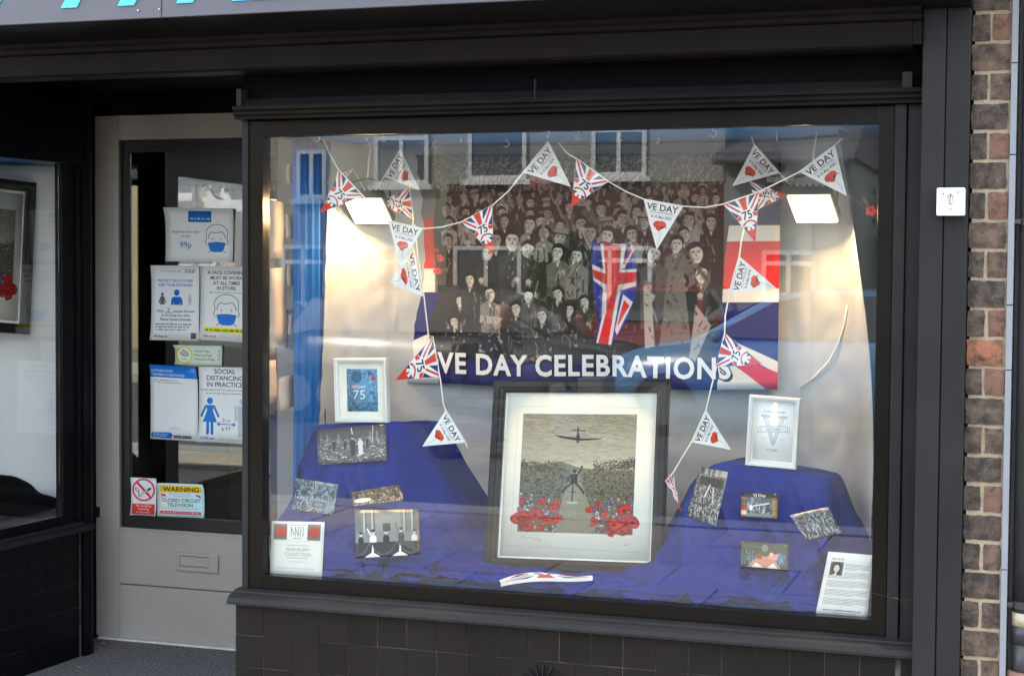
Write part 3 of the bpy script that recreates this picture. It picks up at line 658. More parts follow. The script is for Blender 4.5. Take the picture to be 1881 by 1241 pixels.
for a in ((-3.531, -3.494, 1.316, 1.335, 0.464, 1.997), (-2.873, -2.836, 1.316, 1.335, 0.464, 1.997), (-3.494, -2.873, 1.317, 1.334, 1.95, 1.997), (-3.494, -2.873, 1.317, 1.334, 0.464, 0.514)): box(bm, *a, 0.002)
mesh_obj('glazing_gasket', bm, gasket, dr)
bm = BM()
for a in ((-3.5355, -3.5285, 1.296, 1.303, 0.46, 2.0), (-3.532, -2.836, 1.2965, 1.303, 0.457, 0.465)): box(bm, *a, 0.002)
mesh_obj('bead', bm, door_grey, dr)
bxo('glass_pane', -3.4935, -2.8735, 1.326, 1.330, 0.5145, 1.9495, door_glass, dr)
lb = bxo('letterbox', -3.272, -3.086, 1.291, 1.3018, 0.309, 0.381, door_grey, dr, 0.006)
bxo('flap', -3.252, -3.128, 1.2885, 1.2915, 0.330, 0.368, door_grey, lb, 0.0012)
bm = BM()
for a in ((-3.254, -3.126, 1.2898, 1.2915, 0.3675, 0.3705), (-3.2545, -3.2515, 1.2898, 1.2915, 0.328, 0.369), (-3.254, -3.126, 1.2898, 1.2915, 0.3275, 0.3298)): box(bm, *a)
mesh_obj('flap_gap', bm, mat('flap_gap_dark', (0.03, 0.03, 0.03), 0.8), lb)
bm = BM(); tube(bm, [(-2.775, 1.30, 1.34), (-2.775, 1.262, 1.335), (-2.775, 1.255, 1.27), (-2.775, 1.262, 1.20), (-2.775, 1.30, 1.195)], 0.010, 12); mesh_obj('pull_handle', bm, chrome, dr, True)
th_ = bxo('threshold', -3.62, -2.70, 1.28, 1.345, 0.0145, 0.0215, mat('white_threshold', (0.75, 0.75, 0.73), 0.5, (0.5, 0.5, 0.48), 20, 0.5), dr)
df = empty('door_frame', (-3.2, 1.34, 0), 'black door surround behind the grey door', 'door frame')
bxo('head', -3.70, -2.31, 1.346, 1.38, 2.095, 2.17, black_deep, df); bxo('jamb', -2.73, -2.30, 1.305, 1.38, 0.0, 2.17, blue_board, df)
bxo('jamb', -3.70, -3.6385, 1.346, 1.38, 0.0, 2.17, black_deep, df); bxo('transom', -3.66, -2.31, 1.29, 1.345, 2.098, 2.169, black_deep, df)
cl = empty('ceiling_fitting', (-3.5, 1.2, 2.1), 'small dark dome fitting with two pale glints above the door', 'light fitting')
c0 = Vector((-3.5095, 1.2, 2.1778))
bm = BM(); ball(bm, c0, 0.028, 1, 1, 0.8); mesh_obj('dome', bm, black_deep, cl, True)
bm = BM(); tube(bm, [c0 + Vector((0, 0, 0.012)), (c0.x, c0.y, 2.17)], 0.012, 12); mesh_obj('stem', bm, black_deep, cl, True)
for dx in (-0.014, 0.018):
    bm = BM(); tube(bm, [c0 + Vector((dx - 0.006, -0.024, 0.012)), c0 + Vector((dx, -0.03, 0.017)), c0 + Vector((dx + 0.006, -0.024, 0.008))], 0.0028, 8); mesh_obj('clip', bm, steel, cl, True)

CLOTH_TOP = [(-2.42, 0.76, 0.30), (-2.361, 0.787, 0.30), (-2.274, 0.846, 0.32), (-2.236, 1.004, 0.36), (-1.935, 1.022, 0.36),
             (-1.89, 0.927, 0.40), (-1.715, 0.660, 0.48), (-1.50, 0.625, 0.50), (-1.20, 0.640, 0.50), (-1.118, 0.725, 0.50),
             (-1.088, 0.762, 0.48), (-1.02, 0.882, 0.40), (-0.94, 0.944, 0.34), (-0.606, 0.913, 0.34), (-0.575, 0.812, 0.38),
             (-0.497, 0.743, 0.40), (-0.42, 0.68, 0.42)]
def cloth_top(x):
    T = CLOTH_TOP
    if x <= T[0][0]: return T[0][1], T[0][2]
    for a, b in zip(T, T[1:]):
        if x <= b[0]:
            t = (x - a[0]) / (b[0] - a[0])
            return a[1] + (b[1] - a[1]) * t, a[2] + (b[2] - a[2]) * t
    return T[-1][1], T[-1][2]
def cloth_y(x, z):
    zt, yt = cloth_top(x)
    if z >= zt: return yt
    t = min(1.0, (zt - z) / max(0.02, zt - 0.59))
    return yt + (0.15 - yt) * t ** 1.15

# ------------------------------------------------------------------ prints
INK = (0.10, 0.10, 0.11); GREYINK = (0.35, 0.36, 0.38); BLU = (0.08, 0.42, 0.80); RED = (0.80, 0.10, 0.08); NAVY = (0.10, 0.12, 0.42)
def union(c, x0, y0, x1, y1, blue=(0.10, 0.13, 0.45), red=(0.82, 0.13, 0.12), white=(0.93, 0.93, 0.93)):
    w, h = x1 - x0, y1 - y0; k = min(w, h)
    c.rect(x0, y0, x1, y1, blue)
    for (a, b) in (((x0, y0), (x1, y1)), ((x0, y1), (x1, y0))): clipline(c, a, b, k * 0.20, white, (x0, y0, x1, y1))
    for (a, b) in (((x0, y0), (x1, y1)), ((x0, y1), (x1, y0))): clipline(c, a, b, k * 0.075, red, (x0, y0, x1, y1))
    cx, cy = (x0 + x1) / 2, (y0 + y1) / 2
    c.rect(cx - k * 0.17, y0, cx + k * 0.17, y1, white); c.rect(x0, cy - k * 0.17, x1, cy + k * 0.17, white)
    c.rect(cx - k * 0.10, y0, cx + k * 0.10, y1, red); c.rect(x0, cy - k * 0.10, x1, cy + k * 0.10, red)
def clipline(c, a, b, w, colr, r):
    sub = Canvas(1, 1); x0, y0, x1, y1 = [int(round(q)) for q in r]
    x0 = max(0, x0); y0 = max(0, y0); x1 = min(c.w, x1); y1 = min(c.h, y1)
    sub.w, sub.h, sub.a = x1 - x0, y1 - y0, c.a[y0:y1, x0:x1]
    if sub.w > 0 and sub.h > 0: sub.line([(a[0] - x0, a[1] - y0), (b[0] - x0, b[1] - y0)], w, colr)
def poppy(c, x, y, r, red=(0.80, 0.14, 0.10), dark=(0.12, 0.03, 0.03), sh=(0.60, 0.07, 0.06), seed=0):
    q = random.Random(seed)
    for k in range(5):
        a = q.uniform(0, 6.28); c.ell(x + math.cos(a) * r * 0.4, y + math.sin(a) * r * 0.3, r * q.uniform(0.6, 0.8), r * q.uniform(0.45, 0.65), red if k % 2 else sh, rot=q.uniform(0, 3))
    for k in range(3):
        a = q.uniform(0, 6.28); c.ell(x + math.cos(a) * r * 0.3, y + math.sin(a) * r * 0.25, r * 0.5, r * 0.38, tuple(min(1, v * 1.15 + 0.04) for v in red), 0.6, rot=q.uniform(0, 3))
    for k in range(14):
        a = q.uniform(0, 6.28); c.line([(x + math.cos(a) * r * 0.25, y + math.sin(a) * r * 0.2), (x + math.cos(a + 0.15) * r * 0.85, y + math.sin(a + 0.15) * r * 0.68)], max(1, r * 0.03), sh if k % 3 else (min(1, red[0] * 1.15), 0.45, 0.38), 0.6)
    c.ell(x, y, r * 0.2, r * 0.17, dark)
    for k in range(8): a = k * 0.8; c.ell(x + math.cos(a) * r * 0.27, y + math.sin(a) * r * 0.23, r * 0.035, r * 0.035, dark)
def white_pennant(name):
    c = Canvas(300, 340, (0.93, 0.93, 0.94))
    c.text("VE DAY", 150, 62, 64, (0.05, 0.05, 0.07), 0.02, 'c', 1.05)
    c.text("75TH ANNIVERSARY", 150, 82, 19, (0.3, 0.3, 0.35), 0.004, 'c', 1.02)
    c.line([(62, 92), (238, 92)], 1.6, (0.6, 0.6, 0.6))
    c.text("8-10 May 2020", 150, 116, 25, (0.08, 0.08, 0.1), 0.012, 'c')
    c.ell(132, 160, 34, 26, (0.80, 0.22, 0.13), rot=-0.2); c.ell(165, 156, 30, 24, (0.86, 0.27, 0.15), rot=0.3); c.ell(140, 185, 22, 18, (0.80, 0.20, 0.12), rot=0.6)
    c.ell(165, 178, 12, 8, (0.12, 0.05, 0.04)); c.line([(162, 190), (176, 168), (205, 178)], 3, (0.15, 0.12, 0.1)); c.line([(152, 200), (158, 250), (150, 300)], 2.2, (0.45, 0.5, 0.45))
    return print_mat(name, c, 0.4)
def union_pennant(name):
    c = Canvas(300, 340, (0.95, 0.95, 0.96)); bl = (0.13, 0.17, 0.42); rd = (0.84, 0.22, 0.16)
    c.poly([(28, 0), (88, 0), (118, 66)], bl); c.poly([(212, 0), (272, 0), (182, 66)], bl)
    c.poly([(0, 0), (22, 0), (112, 92), (98, 98)], rd); c.poly([(300, 0), (278, 0), (188, 92), (202, 98)], rd)
    c.poly([(118, 0), (182, 0), (166, 90), (134, 90)], rd)
    c.poly([(14, 30), (36, 66), (92, 116), (60, 130)], bl); c.poly([(286, 30), (264, 66), (208, 116), (240, 130)], bl)
    c.poly([(58, 134), (100, 118), (100, 150), (72, 158)], rd); c.poly([(242, 134), (200, 118), (200, 150), (228, 158)], rd)
    c.poly([(150, 340), (98, 222), (138, 246), (150, 212), (162, 246), (202, 222)], rd); c.poly([(94, 208), (110, 240), (132, 210)], bl); c.poly([(206, 208), (190, 240), (168, 210)], bl)
    c.ell(150, 132, 50, 40, (0.95, 0.95, 0.96))
    c.text("75", 150, 158, 84, (0.06, 0.06, 0.08), 0.02, 'c')
    for q in range(-6, 7):
        a = q * 0.14; c.line([(150 + 66 * math.sin(a), 240 - 66 * math.cos(a)), (150 + 66 * math.sin(a + 0.15), 240 - 66 * math.cos(a + 0.15))], 13, (0.78, 0.14, 0.14))
    c.small(104, 196, 176, 4, (0.95, 0.9, 0.9))
    return print_mat(name, c, 0.4)
def maskface(c, x, y, s, ink=(0.22, 0.22, 0.24)):
    w = s * 0.035
    pts = [(x - 0.62 * s, y + 0.30 * s), (x - 0.70 * s, y + 0.1 * s), (x - 0.62 * s, y - 0.05 * s), (x - 0.64 * s, y - 0.3 * s)] + \
          [(x + 0.66 * s * math.cos(a), y - 0.42 * s - 0.52 * s * math.sin(a)) for a in np.linspace(3.0, 0.1, 14)] + \
          [(x + 0.64 * s, y - 0.3 * s), (x + 0.62 * s, y - 0.05 * s), (x + 0.70 * s, y + 0.1 * s), (x + 0.62 * s, y + 0.30 * s)]
    c.line(pts, w, ink)
    c.line([(x - 0.52 * s, y - 0.1 * s), (x - 0.46 * s, y - 0.35 * s), (x - 0.34 * s, y - 0.48 * s), (x - 0.1 * s, y - 0.42 * s), (x + 0.15 * s, y - 0.46 * s), (x + 0.3 * s, y - 0.50 * s), (x + 0.44 * s, y - 0.35 * s), (x + 0.52 * s, y - 0.1 * s)], w, ink)
    c.ell(x - 0.27 * s, y - 0.06 * s, 0.035 * s, 0.045 * s, ink); c.ell(x + 0.27 * s, y - 0.06 * s, 0.035 * s, 0.045 * s, ink)
    c.poly([(x - 0.55 * s, y + 0.18 * s), (x - 0.3 * s, y + 0.14 * s), (x, y + 0.12 * s), (x + 0.3 * s, y + 0.14 * s), (x + 0.55 * s, y + 0.18 * s), (x + 0.42 * s, y + 0.62 * s), (x + 0.25 * s, y + 0.74 * s), (x - 0.25 * s, y + 0.74 * s), (x - 0.42 * s, y + 0.62 * s)], (0.12, 0.46, 0.84))
    c.line([(x - 0.36 * s, y + 0.68 * s), (x - 0.55 * s, y + 0.76 * s)], w, ink); c.line([(x + 0.36 * s, y + 0.68 * s), (x + 0.55 * s, y + 0.76 * s)], w, ink)
def dots(c):
    for x, y in ((12, 12), (c.w - 12, 12), (12, c.h - 12), (c.w - 12, c.h - 12)): c.ell(x, y, 6, 6, (0.72, 0.70, 0.70))
def woman(c, x, y, s, colr):
    c.ell(x, y - 0.86 * s, 0.13 * s, 0.14 * s, colr)
    c.poly([(x - 0.16 * s, y - 0.68 * s), (x + 0.16 * s, y - 0.68 * s), (x + 0.12 * s, y - 0.45 * s), (x + 0.30 * s, y + 0.06 * s), (x - 0.30 * s, y + 0.06 * s), (x - 0.12 * s, y - 0.45 * s)], colr)
    for k in (-1, 1):
        c.line([(x + k * 0.17 * s, y - 0.63 * s), (x + k * 0.36 * s, y - 0.2 * s)], 0.09 * s, colr); c.line([(x + k * 0.09 * s, y), (x + k * 0.09 * s, y + 0.55 * s)], 0.12 * s, colr)
def man(c, x, y, s, colr):
    c.ell(x, y - 0.86 * s, 0.13 * s, 0.14 * s, colr); c.rect(x - 0.2 * s, y - 0.68 * s, x + 0.2 * s, y, colr)
    for k in (-1, 1):
        c.line([(x + k * 0.28 * s, y - 0.62 * s), (x + k * 0.28 * s, y - 0.05 * s)], 0.09 * s, colr); c.line([(x + k * 0.1 * s, y), (x + k * 0.1 * s, y + 0.6 * s)], 0.15 * s, colr)
PW = (0.90, 0.92, 0.93)
# notices on the door
c1 = Canvas(630, 490, PW); dots(c1); c1.rect(215, 28, 428, 130, (0.07, 0.40, 0.72)); c1.small(238, 415, 92, 14, (0.85, 0.92, 0.98), 0.9, 1); c1.small(300, 350, 60, 5, (0.3, 0.6, 0.9), 0.8)
c1.text("Single-Use Face mask", 190, 228, 30, GREYINK, 0.004, 'c'); c1.text("on Sale", 190, 266, 28, GREYINK, 0.004, 'c'); c1.text("99p", 190, 362, 74, (0.13, 0.45, 0.72), 0.008, 'c'); maskface(c1, 480, 290, 150)
c2 = Canvas(440, 690, PW); dots(c2); c2.small(80, 270, 48, 9, (0.5, 0.55, 0.55), 0.7); c2.small(305, 405, 36, 9, GREYINK, 0.9, 3); c2.small(310, 400, 54, 11, INK, 0.8, 4)
c2.text("PROTECT EACH OTHER", 220, 152, 35, (0.20, 0.32, 0.75), 0.012, 'c', 0.86); c2.text("KEEP YOUR DISTANCE!", 220, 192, 35, (0.20, 0.32, 0.75), 0.012, 'c', 0.86)
c2.ell(102, 265, 13, 15, GREYINK); c2.poly([(88, 283), (116, 283), (140, 345), (128, 348), (116, 315), (124, 360), (80, 360), (88, 315), (76, 348), (64, 345)], GREYINK)
c2.ell(235, 250, 25, 29, (0.08, 0.40, 0.78)); c2.poly([(200, 288), (270, 288), (285, 310), (290, 362), (268, 362), (265, 330), (262, 362), (208, 362), (205, 330), (202, 362), (182, 362), (186, 310)], (0.08, 0.40, 0.78))
c2.ell(355, 275, 9, 10, (0.75, 0.76, 0.78)); c2.rect(340, 288, 370, 330, (0.75, 0.76, 0.78)); c2.rect(345, 330, 365, 362, (0.75, 0.76, 0.78))
c2.text("Only", 50, 430, 32, INK, 0.01); c2.line([(120, 434), (195, 434)], 3, INK); c2.text("2", 158, 428, 56, (0.22, 0.18, 0.66), 0.0, 'c'); c2.text("people allowed", 206, 430, 31, INK, 0.01)
c2.text("in the shop at a time", 225, 468, 31, INK, 0.01, 'c'); c2.text("Please Queue Outside.", 225, 506, 31, INK, 0.012, 'c')
for k in range(3): c2.small(40, 370 - 20 * k, 536 + 25 * k, 11, INK if k < 2 else GREYINK, 0.75, k)
c2.small(35, 80, 636, 7, (0.2, 0.4, 0.8), 0.8); c2.small(35, 150, 650, 11, INK, 0.8); c2.rect(366, 618, 414, 672, (0.3, 0.3, 0.32)); c2.small(372, 408, 630, 5, PW, 0.8); c2.small(372, 408, 644, 5, PW, 0.8)
c3 = Canvas(470, 700, PW); dots(c3)
for k, t in enumerate(("A FACE COVERING", "MUST BE WORN", "AT ALL TIMES", "IN STORE.")): c3.text(t, 240, 78 + 48 * k, 45, (0.17, 0.17, 0.18), 0.016, 'c', 0.90)
c3.small(80, 400, 244, 8, (0.4, 0.4, 0.4), 0.8); maskface(c3, 240, 425, 170); c3.rect(40, 578, 470, 622, (0.88, 0.88, 0.05)); c3.small(52, 460, 592, 16, (0.25, 0.25, 0.05), 0.85)
c3.small(35, 70, 640, 7, (0.2, 0.4, 0.8), 0.8); c3.small(35, 150, 655, 11, INK, 0.8)
for k in range(3): c3.small(180, 460, 640 + 16 * k, 3, GREYINK, 0.6, k)
c4 = Canvas(440, 185, (0.80, 0.85, 0.80)); c4.ell(88, 92, 82, 82, (0.80, 0.82, 0.30)); c4.ell(88, 92, 66, 66, (0.88, 0.91, 0.88)); c4.poly([(50, 80), (80, 42), (120, 70), (132, 95), (95, 108), (70, 100)], (0.75, 0.75, 0.72))
c4.line([(50, 80), (80, 42), (120, 70), (132, 95), (95, 108), (52, 82)], 4, (0.25, 0.25, 0.22)); c4.line([(70, 96), (95, 70), (120, 98)], 3, (0.3, 0.3, 0.3)); c4.small(60, 118, 124, 6, GREYINK); c4.small(66, 112, 138, 6, GREYINK)
for k, t in enumerate(("Guide Dogs", "Hearing Dogs", "Assistance Dogs")): c4.text(t, 185, 62 + 37 * k, 29, (0.30, 0.38, 0.34), 0.005); c4.line([(392, 50 + 37 * k), (402, 60 + 37 * k), (420, 34 + 37 * k)], 3.5, (0.35, 0.42, 0.38))
c5 = Canvas(435, 690, PW); c5.rect(0, 0, 435, 112, (0.12, 0.46, 0.82)); c5.text("LET'S HELP STOP", 12, 62, 31, (0.9, 0.95, 1), 0.006, 'l', 0.85); c5.text("THE SPREAD OF CORONAVIRUS", 12, 98, 29, (0.9, 0.95, 1), 0.012, 'l', 0.72); c5.small(370, 420, 22, 12, (0.85, 0.93, 1), 0.7); c5.small(340, 420, 42, 6, (0.85, 0.93, 1), 0.7)
c5.rect(35, 132, 55, 152, GREYINK); c5.rect(38, 135, 52, 149, PW); c5.small(62, 260, 134, 8, GREYINK, 0.7); c5.small(62, 290, 156, 8, GREYINK, 0.7); c5.small(190, 270, 575, 5, GREYINK, 0.6); c5.small(175, 290, 592, 4, GREYINK, 0.5)
c5.poly([(10, 628), (190, 622), (212, 650), (190, 678), (10, 672)], (0.12, 0.46, 0.82)); c5.small(22, 170, 638, 9, (0.9, 0.95, 1), 0.8); c5.small(22, 150, 654, 9, (0.9, 0.95, 1), 0.8); c5.rect(218, 645, 290, 672, (0.3, 0.3, 0.32)); c5.rect(296, 645, 378, 672, (0.3, 0.3, 0.32)); c5.small(226, 285, 654, 8, PW, 0.7); c5.small(304, 372, 654, 8, PW, 0.7)
c6 = Canvas(470, 700, PW); dots(c6)
for k, t in enumerate(("SOCIAL", "DISTANCING", "IN PRACTICE")): c6.text(t, 235, 62 + 60 * k, 60, (0.17, 0.17, 0.18), 0.014, 'c', 0.94)
c6.small(15, 460, 208, 10, (0.4, 0.4, 0.42), 0.7, 2); c6.small(60, 400, 240, 10, (0.4, 0.4, 0.42), 0.7, 5); woman(c6, 100, 500, 215, (0.13, 0.47, 0.80)); man(c6, 395, 500, 215, (0.70, 0.77, 0.82))
c6.line([(175, 528), (325, 528)], 8, (0.13, 0.47, 0.80)); c6.poly([(160, 528), (188, 506), (188, 550)], (0.13, 0.47, 0.80)); c6.poly([(336, 528), (308, 506), (308, 550)], (0.13, 0.47, 0.80)); c6.text("2 m", 248, 508, 46, (0.35, 0.35, 0.37), 0.006, 'c'); c6.text("6 FT", 248, 585, 46, (0.35, 0.35, 0.37), 0.006, 'c')
c6.small(20, 80, 648, 8, (0.2, 0.4, 0.8), 0.8); c6.small(20, 150, 662, 11, (0.2, 0.25, 0.5), 0.8); c6.small(170, 450, 662, 4, GREYINK, 0.6); c6.small(170, 450, 674, 4, GREYINK, 0.6, 4)
c7 = Canvas(235, 350, (0.86, 0.87, 0.90)); c7.ell(118, 112, 105, 105, (0.82, 0.20, 0.18), ring=0.15); c7.line([(50, 40), (186, 184)], 16, (0.82, 0.20, 0.18))
c7.line([(80, 168), (178, 98)], 20, (0.2, 0.2, 0.22)); c7.line([(84, 165), (150, 118)], 12, (0.86, 0.87, 0.90)); c7.line([(78, 160), (70, 130), (50, 120), (40, 98), (60, 92)], 7, (0.25, 0.25, 0.28)); c7.line([(70, 130), (78, 112), (62, 98)], 5, (0.25, 0.25, 0.28)); c7.line([(58, 33), (178, 160)], 6, (0.82, 0.20, 0.18))
c7.rect(12, 242, 223, 338, (0.82, 0.22, 0.18))
for k, t in enumerate(("No smoking", "including", "e-cigarettes")): c7.text(t, 118, 268 + 29 * k, 29, (0.95, 0.85, 0.82), 0.006, 'c')
c8 = Canvas(440, 320, (0.80, 0.90, 0.92)); c8.a[:] = (np.array([0.90, 0.92, 0.90]) * np.linspace(1, 0.2, 440)[None, :, None] + np.array([0.70, 0.90, 0.95]) * np.linspace(0, 0.8, 440)[None, :, None]); c8.rect(0, 0, 440, 6, (0.9, 0.95, 0.95))
c8.rect(32, 20, 420, 84, (0.88, 0.76, 0.12)); c8.text("WARNING", 225, 76, 62, (0.28, 0.18, 0.06), 0.022, 'c', 1.12); c8.small(110, 330, 96, 8, (0.4, 0.5, 0.5), 0.6); c8.small(150, 300, 118, 8, (0.4, 0.5, 0.5), 0.6)
for x, k in ((60, 1), (385, -1)): c8.poly([(x - 26, 98), (x + 18, 108), (x + 26, 128), (x - 20, 116)], (0.80, 0.25, 0.25)); c8.line([(x, 120), (x - 22 * k, 138)], 6, (0.7, 0.3, 0.3))
c8.text("CLOSED CIRCUIT", 225, 176, 46, (0.16, 0.22, 0.26), 0.010, 'c', 1.0); c8.text("TELEVISION", 215, 220, 46, (0.16, 0.22, 0.26), 0.010, 'c', 1.0); c8.line([(35, 230), (410, 230)], 2, (0.4, 0.5, 0.5)); c8.small(40, 400, 240, 6, (0.4, 0.5, 0.5), 0.6)
c8.rect(32, 264, 410, 292, (0.78, 0.20, 0.26)); c8.small(46, 398, 271, 13, (0.92, 0.85, 0.86), 0.8); c8.small(180, 400, 304, 5, GREYINK, 0.5)
YD = 1.3235
def on_door(cv, pts, label, cat='notice', name='notice'):
    tl, tr, br, bl = pts; q = random.Random(label)
    f = quad(tl, tr, br, bl)
    def P(u, v):
        p = f(u, v); p.y += -0.0015 - 0.003 * math.sin(math.pi * u) * q_a - 0.006 * (abs(u - 0.5 + 0.15 * (q_b - 0.5)) * 2) ** 4 * (abs(v - 0.5 + 0.2 * (q_a - 0.5)) * 2) ** 4; return p
    q_a, q_b = q.uniform(0, 1), q.uniform(0, 1)
    o = sheet(name, P, print_mat(name + '_print', cv, scale=1.05), nu=8, nv=6, thick=0.0004); return props(o, label, cat, 'notices stuck on the shop door')
on_door(c1, [(-3.3337, 1.3235, 1.733), (-3.0325, 1.3235, 1.7273), (-3.0372, 1.3235, 1.5211), (-3.3317, 1.3235, 1.5216)], 'white notice with masked face and blue 99p price, uppermost on the door glass')
on_door(c2, [(-3.3951, 1.3235, 1.5062), (-3.1822, 1.3235, 1.5054), (-3.1848, 1.3235, 1.2118), (-3.3982, 1.3235, 1.2117)], 'white notice with three small figures and handwritten 2, Protect Each Other')
on_door(c3, [(-3.1774, 1.3235, 1.5055), (-2.9549, 1.3235, 1.5047), (-2.9547, 1.3235, 1.2103), (-3.18, 1.3235, 1.2162)], 'white notice reading A Face Covering Must Be Worn, masked face above yellow strip')
on_door(c4, [(-3.2909, 1.3235, 1.1946), (-3.0821, 1.3235, 1.1949), (-3.0845, 1.3235, 1.1163), (-3.291, 1.3235, 1.1174)], 'small pale green sticker listing guide, hearing and assistance dogs', 'sticker', 'sticker')
on_door(c5, [(-3.4008, 1.3235, 1.1147), (-3.1897, 1.3235, 1.1093), (-3.1899, 1.3235, 0.8185), (-3.4015, 1.3235, 0.8207)], 'white poster with blue header and blue arrow, blank in the middle')
on_door(c6, [(-3.1849, 1.3235, 1.1116), (-2.9593, 1.3235, 1.1132), (-2.9591, 1.3235, 0.8151), (-3.1851, 1.3235, 0.8186)], 'white notice Social Distancing In Practice with blue woman figure and 2 m arrow')
on_door(c7, [(-3.4908, 1.3235, 0.6626), (-3.3748, 1.3235, 0.6638), (-3.3776, 1.3235, 0.514), (-3.4912, 1.3235, 0.5121)], 'narrow no smoking sticker with red ring at the foot of the door glass', 'sticker', 'sticker')
on_door(c8, [(-3.3724, 1.3235, 0.6466), (-3.1612, 1.3235, 0.6504), (-3.1613, 1.3235, 0.5173), (-3.3726, 1.3235, 0.5143)], 'yellow-topped warning sticker about closed circuit television', 'sticker', 'sticker')

# ------------------------------------------------------------------ paper backdrop, curtain, papers on the side glass
def spline(pts, t):
    n = len(pts) - 1; s = t * n; i = min(int(s), n - 1); f = s - i
    p = [Vector(pts[max(0, min(n, k))]) for k in (i - 1, i, i + 1, i + 2)]
    return 0.5 * ((2 * p[1]) + (-p[0] + p[2]) * f + (2 * p[0] - 5 * p[1] + 4 * p[2] - p[3]) * f * f + (-p[0] + 3 * p[1] - 3 * p[2] + p[3]) * f ** 3)
PATH = [(-2.240, 0.44), (-2.19, 0.55), (-2.08, 0.68), (-1.85, 0.76), (-1.4, 0.775), (-1.0, 0.77), (-0.82, 0.745), (-0.68, 0.68), (-0.56, 0.56), (-0.505, 0.40)]
def back_P(u, v):
    p = spline(PATH, u); z = 0.585 + v * 1.32
    rgt = max(0, (u - 0.82) / 0.18); lft = max(0, (0.12 - u) / 0.12)
    x = p.x - 0.085 * rgt * v ** 3 + 0.015 * math.sin(5 * v) * rgt + lft * (-0.03 + 0.06 * v) ; y = p.y
    w = noise.noise(Vector((u * 9, v * 2.2, 1.3))) * 0.034 + noise.noise(Vector((u * 22 + v * 3, v * 7, 4.1))) * 0.006
    w += 0.012 * abs(noise.noise(Vector((u * 16, v * 14, 8)))) + 0.046 * math.sin(u * 26 + 2 * math.sin(v * 3)) * (0.4 if 0.2 < u < 0.75 else 0.8) * 0.45
    cr_ = max(0, 1 - abs(v - 0.48 - 0.03 * math.sin(u * 9)) / 0.006) * 0.004
    return (x, y - w - cr_, z)
_bb = BM(); _g = [[_bb.verts.new(back_P(i / 60, j / 24)) for i in range(61)] for j in range(25)]
for _j in range(24):
    for _i in range(60): _bb.faces.new((_g[_j][_i], _g[_j][_i + 1], _g[_j + 1][_i + 1], _g[_j + 1][_i]))
from mathutils.bvhtree import BVHTree
BACK = BVHTree.FromBMesh(_bb); _bb.free()
o = sheet('paper_backdrop', back_P, paper_drop, nu=150, nv=60, thick=0.001, back=paper_drop)
props(o, 'large sheet of white paper curving behind the whole window display', 'backdrop')
# folded second sheet on the right, in front
def drop2(u, v):
    x = -0.80 + 0.275 * u + 0.03 * v; z = 0.64 + 0.62 * v + 0.05 * math.sin(u * 2) ; return (x, 0.56 - 0.10 * u - 0.02 * math.sin(u * 7 + v * 3), z)
def curt(u, v):
    y = 0.265 + 0.215 * u; x = -2.262 + 0.010 * math.sin(u * 30) + 0.004 * math.sin(u * 61 + v * 4) + 0.012 * u
    return (x, y, 0.60 + 1.30 * v)
o = sheet('blue_curtain', curt, blue_curt, nu=60, nv=12, thick=0.002, back=blue_curt)
props(o, 'narrow bright blue curtain hanging at the left end of the window', 'curtain')
for k, pts in enumerate([[(-2.2835, 0.1423, 1.7074), (-2.2835, 0.2489, 1.7018), (-2.2835, 0.2495, 1.5265), (-2.2835, 0.1499, 1.529)], [(-2.2835, 0.2528, 1.6666), (-2.2835, 0.3291, 1.6624), (-2.2835, 0.3294, 1.5837), (-2.2835, 0.2568, 1.5908)], [(-2.2835, 0.2636, 1.8239), (-2.2835, 0.3207, 1.8224), (-2.2835, 0.321, 1.7577), (-2.2835, 0.2676, 1.7617)], [(-2.2835, 0.128, 1.6755), (-2.2835, 0.146, 1.6679), (-2.2835, 0.1462, 1.5885), (-2.2835, 0.1282, 1.5882)], [(-2.2835, 0.1428, 1.4975), (-2.2835, 0.2609, 1.5012), (-2.2835, 0.2617, 1.262), (-2.2835, 0.147, 1.2517)], [(-2.2835, 0.2646, 1.5097), (-2.2835, 0.3375, 1.5083), (-2.2835, 0.3338, 1.4431), (-2.2835, 0.2687, 1.4453)], [(-2.2835, 0.2766, 1.3534), (-2.2835, 0.3303, 1.3555), (-2.2835, 0.3306, 1.2936), (-2.2835, 0.2768, 1.2921)], [(-2.2835, 0.129, 1.2177), (-2.2835, 0.1946, 1.2161), (-2.2835, 0.195, 1.0865), (-2.2835, 0.1293, 1.0831)], [(-2.2835, 0.2133, 1.1595), (-2.2835, 0.3349, 1.1676), (-2.2835, 0.3354, 1.0674), (-2.2835, 0.2173, 1.0544)]]):
    lab = ['tall narrow blank paper strip, upper left on the side glass behind lamp level', 'blank paper slip just right of the upper tall strip on the side glass', 'topmost small pale paper slip on the side glass', 'sliver of paper at the very left edge of the display glass, upper',
           'longest pale paper strip, middle of the side glass', 'small pale paper slip beside the top of the longest strip', 'small pale paper slip beside the chrome door handle', 'lower left pale paper strip at the edge of the display glass', 'slanted pale paper slip, lowest on the side glass'][k]
    f = quad(*pts); o = sheet('paper_slip', lambda u, v: f(u, v) + Vector((0.004 * math.sin(2.5 * v + k) ** 2, 0, 0)), slip_paper, nu=2, nv=5, thick=0.0006, back=slip_paper); props(o, lab, 'paper', 'papers stuck on the side glass')

